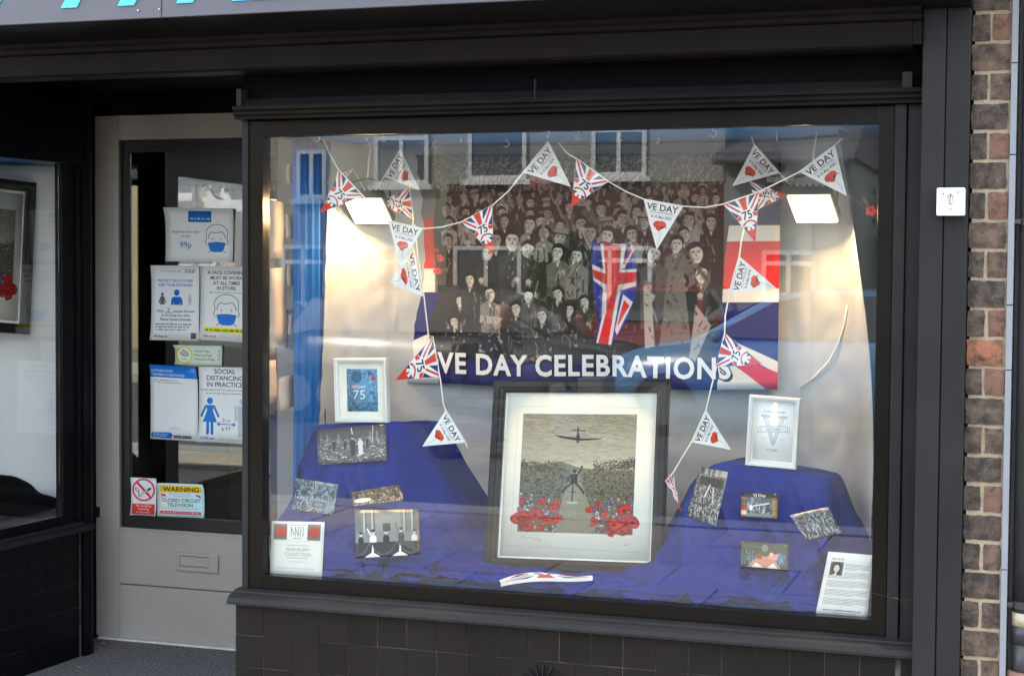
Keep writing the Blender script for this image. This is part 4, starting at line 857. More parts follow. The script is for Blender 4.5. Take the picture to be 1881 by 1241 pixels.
# ------------------------------------------------------------------ banner
B = Canvas(1450, 866, (0.13, 0.12, 0.11)); bx = lambda px: (px - 712) * 2; by = lambda py: (py - 285) * 2
NV = (0.09, 0.09, 0.40); RD = (0.84, 0.10, 0.08); WH = (0.90, 0.88, 0.86)
q = random.Random(7)
B.rect(0, 0, 260, 866, (0.42, 0.38, 0.37)); B.rect(0, 0, 150, 120, (0.5, 0.10, 0.12)); B.rect(0, by(340), bx(800), by(410), (0.40, 0.38, 0.44))
B.rect(0, by(405), bx(800), by(500), RD); B.rect(0, by(500), bx(800), by(545), WH); B.rect(bx(722), by(545), bx(805), by(705), NV); B.rect(0, by(500), bx(722), by(640), WH)
B.poly([(0, by(655)), (bx(800), by(618)), (bx(830), by(720)), (0, by(720))], WH); B.poly([(0, by(702)), (bx(760), by(668)), (bx(812), by(700)), (bx(812), by(706)), (0, by(706))], RD)
B.poly([(bx(805), by(640)), (bx(830), by(640)), (bx(1450), by(690)), (bx(1450), by(720)), (bx(805), by(720))], NV)
B.rect(bx(1330), by(365), 1450, by(418), (0.12, 0.10, 0.34)); B.rect(bx(1330), by(418), 1450, by(447), WH); B.rect(bx(1330), by(447), 1450, by(533), RD); B.rect(bx(1330), by(533), 1450, by(558), WH); B.rect(bx(1320), by(558), 1450, by(720), NV)
B.poly([(bx(1338), by(620)), (bx(1440), by(668)), (bx(1440), by(690)), (bx(1345), by(640))], WH); B.poly([(bx(1345), by(650)), (bx(1440), by(688)), (bx(1440), by(720)), (bx(1405), by(720))], RD); B.poly([(bx(1330), by(665)), (bx(1350), by(665)), (bx(1420), by(720)), (bx(1330), by(720))], WH)
# crowd field
edge = [(bx(800), by(290)), (bx(1340), by(290)), (bx(1352), by(380)), (bx(1340), by(480)), (bx(1335), by(600)), (bx(1325), by(672)), (bx(790), by(672)), (bx(786), by(600)), (bx(806), by(560)), (bx(800), by(430)), (bx(808), by(350))]
B.poly(edge, (0.12, 0.105, 0.095)); B.rect(bx(700), by(280), bx(1345), by(340), (0.17, 0.155, 0.14))
for k in range(1500):
    x = q.uniform(bx(800), bx(1335)); y = q.uniform(by(292), by(352)); t = q.uniform(0.3, 0.62); B.ell(x, y, q.uniform(2, 5), q.uniform(3, 8), (t, t * 0.97, t * 0.92), rot=q.uniform(0, 3))
    if k % 3 == 0: B.line([(x, y), (x + q.uniform(-14, 14), y - q.uniform(4, 20))], 2.2, (t, t, t * 0.95))
    if k % 2 == 0: B.ell(x + 5, y + 6, 4, 6, (0.10, 0.09, 0.085))
def head(x, y, s, lt, hair=None, hat=None, tilt=0.0):
    class BB:
        pass
    ct_, st_ = math.cos(tilt), math.sin(tilt); rp_ = lambda P: [(x + (a - x) * ct_ - (b - y) * st_, y + (a - x) * st_ + (b - y) * ct_) for a, b in P]
    T = BB(); T.poly = lambda P, c, al=1.0: B.poly(rp_(P), c, al); T.line = lambda P, w, c, al=1.0: B.line(rp_(P), w, c, al); T.ell = lambda a, b, rx, ry, c, al=1.0, rot=0.0: B.ell(*rp_([(a, b)])[0], rx, ry, c, al, rot=tilt)
    dk = (0.06, 0.055, 0.05); f = (lt, lt * 0.965, lt * 0.92); f2 = tuple(v * 0.66 for v in f); f3 = tuple(v * 0.42 for v in f); q_ = random.Random(int(x * 7 + y)); sd = q_.choice((-1, 1)); lady = q_.random() < 0.4
    T.poly([(x - 0.16 * s, y + 0.3 * s), (x + 0.16 * s, y + 0.3 * s), (x + 0.2 * s, y + 0.72 * s), (x - 0.2 * s, y + 0.72 * s)], f2)
    if lady:
        for k in range(9): a_ = 3.6 * k / 8 - 0.25; T.ell(x + 0.40 * s * math.cos(a_ + 3.14), y - 0.02 * s + 0.48 * s * math.sin(a_ + 3.14) * 0.9, 0.17 * s, 0.18 * s, dk if q_.random() < 0.8 else (0.3, 0.28, 0.25))
    else: T.ell(x, y - 0.16 * s, 0.42 * s, 0.46 * s, dk, rot=tilt)
    T.poly([(x + 0.36 * s * math.sin(a_) * (1 - 0.22 * max(0, -math.cos(a_))), y + 0.06 * s - 0.50 * s * math.cos(a_) * (0.86 if math.cos(a_) > 0 else 1.0)) for a_ in np.linspace(0, 6.2832, 19)[:-1]], f)
    T.poly([(x + sd * 0.34 * s, y - 0.25 * s), (x + sd * 0.36 * s, y + 0.15 * s), (x + sd * 0.18 * s, y + 0.5 * s), (x + sd * 0.12 * s, y + 0.35 * s), (x + sd * 0.24 * s, y)], f2)
    T.poly([(x - 0.36 * s, y - 0.16 * s), (x - 0.30 * s, y - 0.46 * s), (x + 0.05 * s, y - 0.56 * s), (x + 0.36 * s, y - 0.38 * s), (x + 0.38 * s, y - 0.1 * s), (x + 0.26 * s, y - 0.28 * s), (x - sd * 0.1 * s, y - 0.34 * s), (x - 0.26 * s, y - 0.26 * s)], dk)
    for e_ in (-0.15, 0.13):
        T.poly([(x + (e_ - 0.09) * s, y - 0.10 * s), (x + (e_ + 0.09) * s, y - 0.11 * s), (x + (e_ + 0.07) * s, y - 0.0 * s), (x + (e_ - 0.07) * s, y + 0.0 * s)], f3, 0.65); T.line([(x + (e_ - 0.10) * s, y - 0.12 * s), (x + (e_ + 0.09) * s, y - 0.13 * s)], 0.03 * s, dk, 0.7)
    T.poly([(x - 0.01 * s, y - 0.05 * s), (x + sd * 0.09 * s, y + 0.15 * s), (x - sd * 0.04 * s, y + 0.17 * s)], f2); T.line([(x - 0.06 * s, y + 0.17 * s), (x + 0.06 * s, y + 0.17 * s)], 0.03 * s, f3)
    T.poly([(x - 0.17 * s, y + 0.235 * s), (x, y + 0.26 * s), (x + 0.17 * s, y + 0.23 * s), (x + 0.08 * s, y + 0.345 * s), (x - 0.08 * s, y + 0.345 * s)], f3, 0.7); T.poly([(x - 0.13 * s, y + 0.25 * s), (x, y + 0.27 * s), (x + 0.13 * s, y + 0.245 * s), (x, y + 0.305 * s)], tuple(min(1, v * 1.2) for v in f))
    if hat: T.poly([(x - 0.5 * s, y - 0.28 * s), (x - 0.3 * s, y - 0.62 * s), (x + 0.42 * s, y - 0.60 * s), (x + 0.5 * s, y - 0.26 * s)], hat); T.line([(x - 0.5 * s, y - 0.25 * s), (x + 0.5 * s, y - 0.25 * s)], 0.08 * s, dk)
def body(x, y, s, tone, legs=False, L=3.2):
    dk = (0.08, 0.075, 0.07); t = (tone, tone * 0.97, tone * 0.92); q_ = random.Random(int(x * 3 + y))
    B.poly([(x - 0.75 * s, y + 0.85 * s), (x - 0.2 * s, y + 0.5 * s), (x + 0.2 * s, y + 0.5 * s), (x + 0.75 * s, y + 0.85 * s), (x + 0.7 * s, y + L * s), (x - 0.7 * s, y + L * s)], t)
    B.poly([(x - 0.16 * s, y + 0.5 * s), (x + 0.16 * s, y + 0.5 * s), (x, y + 1.1 * s)], (0.8, 0.78, 0.74)); B.line([(x, y + 1.0 * s), (x + 0.05 * s, y + L * s)], 0.05 * s, dk)
    for k in range(7):
        xx = x + q_.uniform(-0.6, 0.6) * s; yy = y + q_.uniform(0.9, L) * s; v = q_.choice((0.1, 0.2, 0.5, 0.62)); B.line([(xx, yy), (xx + q_.uniform(-0.25, 0.25) * s, yy + q_.uniform(0.3, 0.9) * s)], 0.09 * s, (v, v, v * 0.95), 0.8)
rows = [(338, 20, 24, 0.48), (352, 26, 22, 0.50), (370, 36, 19, 0.52), (390, 44, 16, 0.56), (414, 50, 14, 0.60), (440, 56, 12, 0.63)]
for (yy, s, n_, lt) in rows:
    for i in range(n_):
        x = bx(815 + (1330 - 815) * (i + 0.5) / n_ + q.uniform(-9, 9)); y = by(yy + q.uniform(-9, 9)); sz = s * q.uniform(0.85, 1.15)
        if q.random() < 0.12: continue
        body(x, y, sz, q.choice((0.07, 0.09, 0.11, 0.34, 0.58)), L=2.0); head(x, y, sz, min(0.82, 1.18 * lt * q.uniform(0.8, 1.1)), hat=(0.55, 0.53, 0.5) if q.random() < 0.15 else None, tilt=q.uniform(-0.35, 0.35))
        if q.random() < 0.25: B.line([(x - 0.6 * sz, y + 0.8 * sz), (x - 1.1 * sz, y - 0.4 * sz), (x - 0.9 * sz, y - 1.2 * sz)], 0.22 * sz, (0.5, 0.48, 0.45))
for (px, py, s, tone, L) in ((905, 470, 46, 0.12, 3.6), (1040, 468, 44, 0.40, 3.2), (985, 462, 48, 0.14, 3.4), (1075, 475, 46, 0.5, 3.0), (1255, 452, 46, 0.42, 3.6), (1215, 470, 52, 0.30, 4.6), (1290, 468, 54, 0.40, 4.2), (955, 446, 58, 0.20, 3.2), (1130, 438, 50, 0.55, 2.0), (1262, 520, 44, 0.10, 4.0), (1300, 505, 50, 0.12, 3.6), (910, 545, 42, 0.5, 3.0), (850, 560, 34, 0.1, 3.4)):
    s *= 1.28; body(bx(px), by(py), s, tone, L=L / 1.1); head(bx(px), by(py), s, 0.86, tilt=q.uniform(-0.35, 0.35))
# arms raised and linked in the front row
for pts, tn in ((((905, 486), (885, 500), (893, 520)), 0.16), (((985, 482), (1000, 505), (985, 522)), 0.2), (((955, 470), (935, 500), (962, 518)), 0.24), (((1075, 490), (1062, 515), (1048, 505)), 0.5), (((1222, 490), (1204, 520), (1212, 548)), 0.36), (((1290, 490), (1312, 520), (1298, 545)), 0.42), (((1118, 462), (1098, 452), (1086, 425)), 0.6), (((905, 490), (880, 478), (868, 450)), 0.16), (((1262, 470), (1246, 500), (1262, 520)), 0.42)):
    B.line([(bx(a), by(b)) for a, b in pts], 17, (tn, tn * 0.97, tn * 0.93)); B.line([(bx(a) + 5, by(b) + 4) for a, b in pts], 3, (0.07, 0.065, 0.06), 0.7); B.ell(bx(pts[-1][0]), by(pts[-1][1]), 11, 9, (0.70, 0.67, 0.63))
    for k in range(4): B.line([(bx(pts[-1][0]) + k * 4 - 6, by(pts[-1][1]) + 4), (bx(pts[-1][0]) + k * 5 - 8, by(pts[-1][1]) + 16)], 3, (0.68, 0.65, 0.61))
B.poly([(bx(1196), by(530)), (bx(1210), by(525)), (bx(1218), by(640)), (bx(1200), by(645))], (0.68, 0.66, 0.62)); B.poly([(bx(1240), by(500)), (bx(1268), by(500)), (bx(1282), by(632)), (bx(1225), by(640))], (0.45, 0.43, 0.40))
B.poly([(bx(1290), by(560)), (bx(1318), by(600)), (bx(1290), by(668)), (bx(1278), by(668))], (0.62, 0.60, 0.57)); B.poly([(bx(890), by(585)), (bx(935), by(590)), (bx(925), by(602)), (bx(888), by(600))], (0.66, 0.64, 0.6))
for k in range(420):
    x = q.uniform(bx(815), bx(1325)); y = q.uniform(by(470), by(660)); v = q.choice((0.07, 0.09, 0.30, 0.6)); B.line([(x, y), (x + q.uniform(-12, 12), y + q.uniform(3, 22))], q.uniform(2, 5), (v, v * 0.97, v * 0.93), 0.75)
for (px, py, s, tn) in ((960, 572, 40, 0.09), (1010, 585, 42, 0.12), (1062, 575, 38, 0.10), (838, 600, 36, 0.10), (985, 548, 38, 0.3), (1040, 545, 40, 0.12), (870, 520, 40, 0.14), (1090, 560, 36, 0.2)): body(bx(px), by(py), s * 1.2, tn, L=2.6); head(bx(px), by(py), s * 1.2, 0.8, tilt=q.uniform(-0.4, 0.4))
for k in range(60):
    x = q.uniform(bx(800), bx(1110)); y = q.uniform(by(600), by(655)); v = q.choice((0.05, 0.5, 0.65)); B.ell(x, y, q.uniform(3, 9), q.uniform(2, 5), (v, v * .97, v * .93), rot=q.uniform(0, 3))
B.blur(bx(786), by(287), bx(1345), by(672), 4)
# small flag and draped flag
union(B, bx(980), by(322), bx(1022), by(352), (0.2, 0.2, 0.32), (0.6, 0.12, 0.14), (0.6, 0.58, 0.56))
fx = [(1103, 447), (1112, 452), (1124, 448), (1142, 452), (1158, 460), (1170, 452), (1180, 475), (1186, 520), (1184, 545), (1170, 590), (1148, 628), (1138, 640), (1112, 636), (1116, 590), (1106, 540), (1102, 490)]
B.poly([(bx(a), by(b)) for a, b in fx], (0.13, 0.17, 0.58))
P_ = lambda L: [(bx(a), by(b)) for a, b in L]
B.poly(P_([(1118, 452), (1165, 452), (1158, 500), (1184, 498), (1183, 530), (1156, 538), (1140, 640), (1112, 637), (1122, 590), (1124, 535), (1106, 520), (1103, 490), (1124, 500)]), (0.90, 0.89, 0.88))
B.poly(P_([(1124, 449), (1156, 458), (1152, 506), (1184, 504), (1183, 522), (1151, 528), (1134, 640), (1116, 637), (1130, 580), (1130, 528), (1107, 516), (1104, 500), (1128, 508)]), (0.86, 0.13, 0.10))
B.poly(P_([(1180, 462), (1162, 498), (1156, 498), (1172, 458)]), (0.9, 0.88, 0.88)); B.poly(P_([(1176, 462), (1162, 490), (1159, 490), (1172, 460)]), (0.86, 0.13, 0.1)); B.poly(P_([(1160, 545), (1178, 560), (1150, 622), (1146, 612)]), (0.9, 0.88, 0.88)); B.poly(P_([(1162, 556), (1172, 566), (1150, 606), (1156, 580)]), (0.86, 0.13, 0.1))
for k in range(9):
    x0 = 1108 + k * 8.5; B.line([(bx(x0), by(452 + 6 * math.sin(k))), (bx(x0 + 5 * math.sin(k * 1.7)), by(520)), (bx(1112 + k * 4.4), by(600 - 6 * k))], 5 + 4 * (k % 3), (0.05, 0.05, 0.08) if k % 2 else (0.95, 0.92, 0.9), 0.20)
B.blur(bx(1098), by(440), bx(1192), by(645), 2)
# faint poppies at the left edge
for (a, b, s) in ((803, 465, 12), (812, 480, 16), (806, 505, 18)): poppy(B, bx(a), by(b), s, seed=a)
B.noise(0.018, 3, 2)
# title
tt = "VE DAY CELEBRATIONS"
for dx, dy, cc in ((5, 5, (0.05, 0.05, 0.08)), (-4, 3, (0.05, 0.05, 0.08)), (3, -4, (0.05, 0.05, 0.08)), (8, 9, (0.05, 0.05, 0.08)), (0, 0, (0.93, 0.94, 0.96))):
    co_, _ = font_tris(tt, 0.032); sc2 = (bx(1354) - bx(805)) / co_[:, 0].max()
    B.text(tt, bx(805) + dx, by(699) + dy - 4, 108, cc, 0.032, 'l', sc2 / 108)
f = quad(*[(-2.1296, 0.705, 1.8769), (-0.8158, 0.705, 1.867), (-0.8205, 0.705, 1.1318), (-2.1104, 0.705, 1.1162)])
o = sheet('flag_banner', lambda u, v: f(u, v) + Vector((0, 0.010 * math.sin(u * 9 + v * 2) + 0.006 * noise.noise(Vector((u * 6, v * 5, 3))) - 0.004, 0.003 * math.sin(u * 14) * (1 - v))), print_mat('banner_print', B, 0.5, 0.25), nu=60, nv=30, thick=0.0012)
props(o, 'wide printed banner reading VE DAY CELEBRATIONS with a cheering crowd and Union flags', 'banner')

# ------------------------------------------------------------------ royal blue cloth over two mounds
bm = BM(); NX = 330; rows_ = []
def fold(x, z, t):
    d = 0.012 * noise.noise(Vector((x * 7 + z * 2.5, z * 2.0, 0.3))) + 0.005 * noise.noise(Vector((x * 20 + z * 8, z * 6, 5)))
    for fr_, k_, s_ in ((4.5, -3.0, 9), (6.5, 2.5, 52), (8.0, 4.0, 17), (13.0, -5.0, 31)):
        rdg = 1 - abs(noise.noise(Vector((x * fr_ + z * k_, z * 1.6 + x * 0.5, s_)))) * 4.2
        d += (0.050 if fr_ < 9 else 0.018) * max(0, rdg) ** 1.3 * min(1, 0.3 + t)
    w_ = min(1, max(0, (t - 0.12) * 1.6)); ph = x * 12 + 2.4 * noise.noise(Vector((x * 3.1, z * 2.3, 7))) + (z - 0.6) * 4 * math.sin(x * 5)
    d += 0.030 * w_ * (1 - abs(math.sin(ph))) ** 2 * (0.4 + 0.6 * abs(noise.noise(Vector((x * 2.5, z * 1.5, 21)))) * 2)
    return d
def crump(x, y, s=1.0):
    a = 1 - abs(noise.noise(Vector((x * 9, y * 10, 2.2)))) * 2.6; b = 1 - abs(noise.noise(Vector((x * 23 + 4, y * 18, 6)))) * 2.4
    return s * (0.046 * max(0, a) ** 1.3 + 0.018 * max(0, b))
NF = 74; NB = 8; NP = 16
for i in range(NX + 1):
    x = -2.265 + (1.882) * i / NX; zt, yt = cloth_top(x); colv = []
    # soften the tops
    z2 = sum(cloth_top(x + d)[0] for d in (-0.02, -0.01, 0, 0.01, 0.02)) / 5
    for k in range(NB):
        t = k / NB; y = 0.80 + (yt - 0.80) * t; colv.append((x, y, z2 - 0.03 * (1 - t) + 0.004 * noise.noise(Vector((x * 12, y * 12, 0)))))
    for k in range(NF + 1):
        t = k / NF; z = z2 + (0.590 - z2) * t; y = yt + (0.15 - yt) * t ** 1.15
        rnd = 0.012 * math.exp(-t * 16)
        fo = fold(x, z, t); low = max(0, 1 - (z - 0.59) / 0.15)
        cm = crump(x, z * 1.5, 1.0) * low
        centre = math.exp(-((x + 1.03) / 0.15) ** 2) * max(0, 1 - (z - 0.59) / 0.33)
        cm += centre * 0.075 * (1 - abs(math.sin(x * 26 + z * 9 + 2.2 * noise.noise(Vector((x * 5, z * 5, 1))))))
        colv.append((x + 0.006 * noise.noise(Vector((x * 8, z * 8, 11))), y + rnd - fo * min(1, t * 5) - cm, z + 0.012 * low * noise.noise(Vector((x * 10, z * 10, 4)))))
    for k in range(1, NP + 1):
        t = k / NP; y = 0.15 + (0.1165 - 0.15) * t; colv.append((x, y - 0.008 * (1 - t) * abs(noise.noise(Vector((x * 15, t * 3, 2)))), 0.590 + (0.571 - 0.590) * t + crump(x, t * 0.25, 0.9) * (1 - t * 0.55)))
    rows_.append([bm.verts.new((p[0], max(p[1], 0.1215), p[2])) for p in colv])
for a, b in zip(rows_, rows_[1:]):
    for k in range(len(a) - 1): bm.faces.new((a[k], a[k + 1], b[k + 1], b[k]))
bmesh.ops.recalc_face_normals(bm, faces=bm.faces[:])
from mathutils.bvhtree import BVHTree
CLOTH = BVHTree.FromBMesh(bm)
o = mesh_obj('blue_cloth', bm, blue_cloth, smooth=True); props(o, 'royal blue cloth draped over two mounds and crumpled along the window floor', 'cloth')

# ------------------------------------------------------------------ photographs and cards lying on the cloth
def scene_photo(w, h, seed, tint=(1, 1, 1), bright=0.75, density=1.0, horizon=0.35, s0=0.045):
    c = Canvas(w, h, (0.40, 0.40, 0.40)); g = random.Random(seed)
    c.rect(0, 0, w, h * horizon, (0.30, 0.30, 0.30) if seed % 2 else (0.66, 0.66, 0.66))
    for k in range(9):
        x = g.uniform(0, w); c.rect(x, 0, x + g.uniform(0.04, 0.14) * w, h * horizon * g.uniform(0.9, 1.3), (g.uniform(0.2, 0.6),) * 3, 0.7)
    n = int(8 * density); y = h * horizon
    while y < h:
        s = w * s0 * (0.45 + 0.75 * (y / h)); x = g.uniform(0, s)
        while x < w:
            fig(c, x, y + g.uniform(-0.4, 0.4) * s, s * g.uniform(0.85, 1.2), g.choice((0.04, 0.08, 0.14, 0.3, 0.62, bright)), g.uniform(0.55, 0.85))
            if g.random() < 0.25: c.line([(x, y + s), (x + g.uniform(-1.5, 1.5) * s, y - g.uniform(0.4, 1.6) * s)], s * 0.3, (g.choice((0.12, 0.7)),) * 3)
            x += s * g.uniform(0.9, 1.7)
        y += s * 1.15
    for k in range(int(160 * density)):
        x = g.uniform(0, w); y = g.uniform(h * horizon, h); v = g.choice((0.05, 0.15, 0.6, bright)); s = w * 0.008; c.line([(x, y), (x + g.uniform(-3, 3) * s, y + g.uniform(-2, 2) * s)], s * g.uniform(0.5, 1.2), (v,) * 3, 0.8)
    c.noise(0.03, seed, 2); c.a *= np.array(tint, np.float32); return c
def fig(c, x, y, s, coat, g=0.72):
    c.poly([(x - 0.5 * s, y + 0.8 * s), (x - 0.2 * s, y + 0.45 * s), (x + 0.2 * s, y + 0.45 * s), (x + 0.5 * s, y + 0.8 * s), (x + 0.45 * s, y + 4 * s), (x - 0.45 * s, y + 4 * s)], (coat,) * 3)
    c.ell(x, y, 0.28 * s, 0.38 * s, (g,) * 3); c.ell(x, y - 0.22 * s, 0.31 * s, 0.24 * s, (0.1,) * 3)
p1 = Canvas(500, 290, (0.36,) * 3); p1.rect(0, 0, 500, 95, (0.28,) * 3); q1 = random.Random(5)
for k in range(420):
    x = q1.uniform(0, 500); y = q1.uniform(85, 290); v = q1.choice((0.05, 0.15, 0.45, 0.7, 0.85)); p1.line([(x, y), (x + q1.uniform(-26, 26), y + q1.uniform(-9, 9))], q1.uniform(2, 7), (v,) * 3)
for x in (70, 150, 380, 430): p1.rect(x, 50, x + 12, 130, (0.55,) * 3, 0.8)
for x in (120, 200, 360): fig(p1, x, 100, 20, 0.1)
fig(p1, 255, 90, 36, 0.06); fig(p1, 312, 96, 34, 0.85); p1.line([(250, 10), (256, 60)], 7, (0.9,) * 3); p1.line([(410, 0), (400, 140)], 6, (0.75,) * 3); p1.line([(450, 0), (462, 150)], 5, (0.2,) * 3); p1.noise(0.02, 9)
p2 = scene_photo(340, 260, 8, (0.86, 0.97, 1.08), 0.75, 0.9, 0.1); p2.poly([(120, 150), (330, 150), (320, 250), (110, 240)], (0.5, 0.56, 0.6), 0.7); p2.rect(160, 170, 260, 220, (0.2, 0.22, 0.24)); p2.rect(175, 180, 245, 210, (0.45, 0.5, 0.55))
p3 = scene_photo(400, 160, 5, (1.0, 0.85, 0.62), 0.85, 0.9, 0.2); p3.ell(80, 110, 70, 24, (0.95, 0.9, 0.8))
p4 = Canvas(480, 360, (0.45, 0.46, 0.45)); p4.rect(0, 0, 480, 170, (0.40, 0.41, 0.40))
for x in (60, 120, 360, 420): p4.rect(x, 0, x + 14, 170, (0.62, 0.63, 0.62)); p4.rect(x + 14, 0, x + 22, 170, (0.25,) * 3)
p4.rect(150, 0, 340, 170, (0.50, 0.51, 0.50)); p4.rect(205, 105, 262, 165, (0.10,) * 3)
for (x, y, s, ct) in ((40, 185, 40, 0.12), (130, 170, 48, 0.85), (228, 170, 48, 0.10), (340, 160, 46, 0.10), (440, 175, 44, 0.80)): fig(p4, x, y, s, ct)
p4.line([(112, 190), (88, 145)], 10, (0.8,) * 3); p4.line([(320, 175), (300, 112)], 10, (0.3,) * 3)
p4.rect(0, 246, 480, 360, (0.14, 0.15, 0.14))
for xx in (0, 200, 410): p4.line([(xx - 110, 245), (xx - 40, 320), (xx, 345), (xx + 60, 320), (xx + 110, 245)], 5, (0.35,) * 3)
for xx in (125, 330): p4.poly([(xx - 60, 355), (xx, 320), (xx + 60, 355)], (0.9,) * 3); p4.poly([(xx - 8, 320), (xx, 262), (xx + 10, 320)], (0.85,) * 3)
p4.noise(0.02, 4, 2)
p5 = scene_photo(260, 420, 12, density=1.2, horizon=0.12); p5.rect(30, 70, 250, 140, (0.10,) * 3, 0.7); p5.line([(130, 130), (110, 230)], 12, (0.85,) * 3); p5.line([(165, 150), (190, 260)], 12, (0.8,) * 3)
p6 = Canvas(340, 240, (0.55, 0.36, 0.2)); p6.rect(0, 0, 340, 46, (0.06, 0.06, 0.06)); p6.rect(50, 46, 290, 240, (0.5,) * 3); p6.text("VJ Day", 170, 38, 42, (0.92, 0.92, 0.9), 0.008, 'c'); t6 = scene_photo(240, 160, 21, (0.95, 1, 1.05), 0.8, 0.35, 0.3); p6.a[46:206, 50:290] = t6.a
for y, cc in ((120, (0.6, 0.15, 0.1)), (180, (0.85, 0.8, 0.6)), (70, (0.15, 0.3, 0.15))): p6.rect(0, y, 50, y + 40, cc); p6.rect(290, y, 340, y + 40, (0.55, 0.5, 0.25))
p6.line([(80, 140), (260, 100)], 12, (0.85,) * 3); p6.ell(90, 150, 16, 30, (0.85,) * 3); p6.ell(250, 160, 20, 30, (0.2,) * 3)
p7 = scene_photo(400, 240, 30, density=1.3, horizon=0.12)
p8 = Canvas(400, 220, (0.22, 0.24, 0.20)); 
for k in range(8): p8.line([(0, 20 + k * 12), (200, 45 + k * 9), (400, 12 + k * 12)], 3, (0.38, 0.40, 0.3))
p8.ell(200, 50, 26, 32, (0.5, 0.48, 0.4)); p8.poly([(60, 220), (140, 120), (260, 120), (340, 220)], (0.75, 0.5, 0.42)); p8.poly([(120, 90), (180, 110), (170, 150), (110, 140)], (0.5, 0.28, 0.2)); p8.poly([(230, 110), (320, 90), (300, 150), (220, 140)], (0.85, 0.6, 0.48)); p8.ell(255, 100, 18, 16, (0.9, 0.7, 0.6))
for k in range(60):
    g = random.Random(k); s_ = g.choice((0, 1)); x = g.uniform(0, 110) if s_ else g.uniform(290, 400); p8.line([(x, g.uniform(70, 200)), (x + g.uniform(-10, 10), g.uniform(80, 200))], 4, (0.45, 0.65, 0.85), 0.6)
p8.poly([(90, 220), (130, 180), (190, 220)], (0.9, 0.87, 0.8)); p8.poly([(220, 220), (270, 175), (310, 220)], (0.9, 0.87, 0.8)); p8.noise(0.03, 2, 2)
def lay(cv, pts, name, label, cat='photograph', curl=0.006, group='photographs displayed on the blue cloth', th=0.0006):
    f = quad(*pts); g = random.Random(label); a = g.uniform(-1, 1)
    def P(u, v):
        p = f(u, v); p.y -= curl * (0.35 + 4 * (u - 0.5) ** 2 * (0.5 + 0.5 * a) + 2.5 * (v - 0.5) ** 2 * (0.5 - 0.5 * a)); return p
    sh_ = 0.0
    if group:
        for i in range(15):
            for j in range(13):
                p = P(i / 14, j / 12); h = CLOTH.ray_cast(Vector((p.x, 0.105, p.z)), Vector((0, 1, 0)))[0]
                if h: sh_ = max(sh_, p.y - h.y + 0.003)
    o = sheet(name, lambda u, v: P(u, v) + (Vector((0, -4.34, 1.5)) - P(u, v)) * (sh_ / (P(u, v).y + 4.34)), print_mat(name + '_print', cv, 0.3, 0.4), nu=10, nv=8, thick=th); return props(o, label, cat, group)
lay(p1, [(-2.2104, 0.3374, 0.9905), (-1.9789, 0.3438, 1.0174), (-1.9537, 0.2983, 0.9111), (-2.1834, 0.2928, 0.8862)], 'photograph', 'black and white photograph of people among ruins, highest on the left mound')
lay(p2, [(-2.2519, 0.2754, 0.844), (-2.0973, 0.2553, 0.8335), (-2.0937, 0.2082, 0.7472), (-2.2422, 0.2255, 0.7537)], 'photograph', 'tilted bluish photograph of a crowd round a vehicle, left slope of the left mound')
lay(p3, [(-2.0436, 0.2338, 0.8152), (-1.9001, 0.27, 0.843), (-1.8789, 0.254, 0.7976), (-2.0313, 0.2188, 0.7759)], 'photograph', 'small curled sepia photograph of a gathering, middle of the left mound', curl=0.012)
lay(p4, [(-2.0181, 0.2014, 0.7657), (-1.8359, 0.2673, 0.7697), (-1.8002, 0.1928, 0.6439), (-1.9792, 0.1231, 0.6326)], 'photograph', 'black and white photograph of five people waving from a draped balcony')
lay(p5, [(-0.9857, 0.3496, 0.9274), (-0.8893, 0.2839, 0.9251), (-0.9105, 0.2181, 0.778), (-1.0106, 0.2931, 0.793)], 'photograph', 'upright tilted photograph of a street crowd, left side of the right mound')
lay(p6, [(-0.8527, 0.2946, 0.8675), (-0.7486, 0.2982, 0.8675), (-0.7436, 0.2639, 0.8025), (-0.8456, 0.2609, 0.8035)], 'photograph', 'small card titled VJ Day with brown borders, centre of the right mound')
lay(p7, [(-0.7022, 0.2335, 0.8183), (-0.603, 0.2815, 0.8401), (-0.5607, 0.267, 0.7708), (-0.6542, 0.2233, 0.7536)], 'photograph', 'tilted black and white photograph of a marching crowd, right slope of the right mound')
lay(p8, [(-0.8381, 0.2251, 0.7392), (-0.7029, 0.226, 0.7364), (-0.6975, 0.1874, 0.6727), (-0.8316, 0.1862, 0.6749)], 'photograph', 'colour photograph of a couple with raised arms, lowest on the right mound')
cd = Canvas(400, 410, (0.93, 0.93, 0.92)); cd.rect(12, 12, 388, 148, (0.80, 0.80, 0.78)); cd.rect(16, 16, 384, 144, (0.94, 0.94, 0.93))
for x in (70, 325): cd.rect(x - 52, 20, x + 48, 140, (0.25, 0.28, 0.26), 0.8); poppy(cd, x, 80, 46, seed=x); cd.ell(x, 80, 40, 44, (0.72, 0.12, 0.10), 0.8)
for k, (a, b) in enumerate((((150, 110), (150, 45)), ((150, 45), (172, 100)), ((180, 110), (180, 45)), ((180, 45), (205, 110)), ((205, 110), (205, 40)), ((222, 40), (222, 110)), ((240, 40), (240, 112)))): cd.line([a, b], 4, (0.15, 0.15, 0.15))
cd.small(140, 260, 24, 7, GREYINK); cd.small(165, 230, 124, 6, GREYINK); cd.line([(120, 180), (290, 180)], 3, (0.6, 0.6, 0.6)); cd.line([(120, 275), (290, 275)], 3, (0.6, 0.6, 0.6))
cd.text("WAR POPPY", 205, 225, 36, (0.5, 0.48, 0.48), 0.0, 'c', 0.9); cd.text("COLLECTION", 205, 260, 36, (0.5, 0.48, 0.48), 0.0, 'c', 0.9); cd.small(140, 270, 300, 6, (0.6, 0.6, 0.6)); cd.small(60, 340, 350, 7, (0.6, 0.6, 0.6), 0.7)
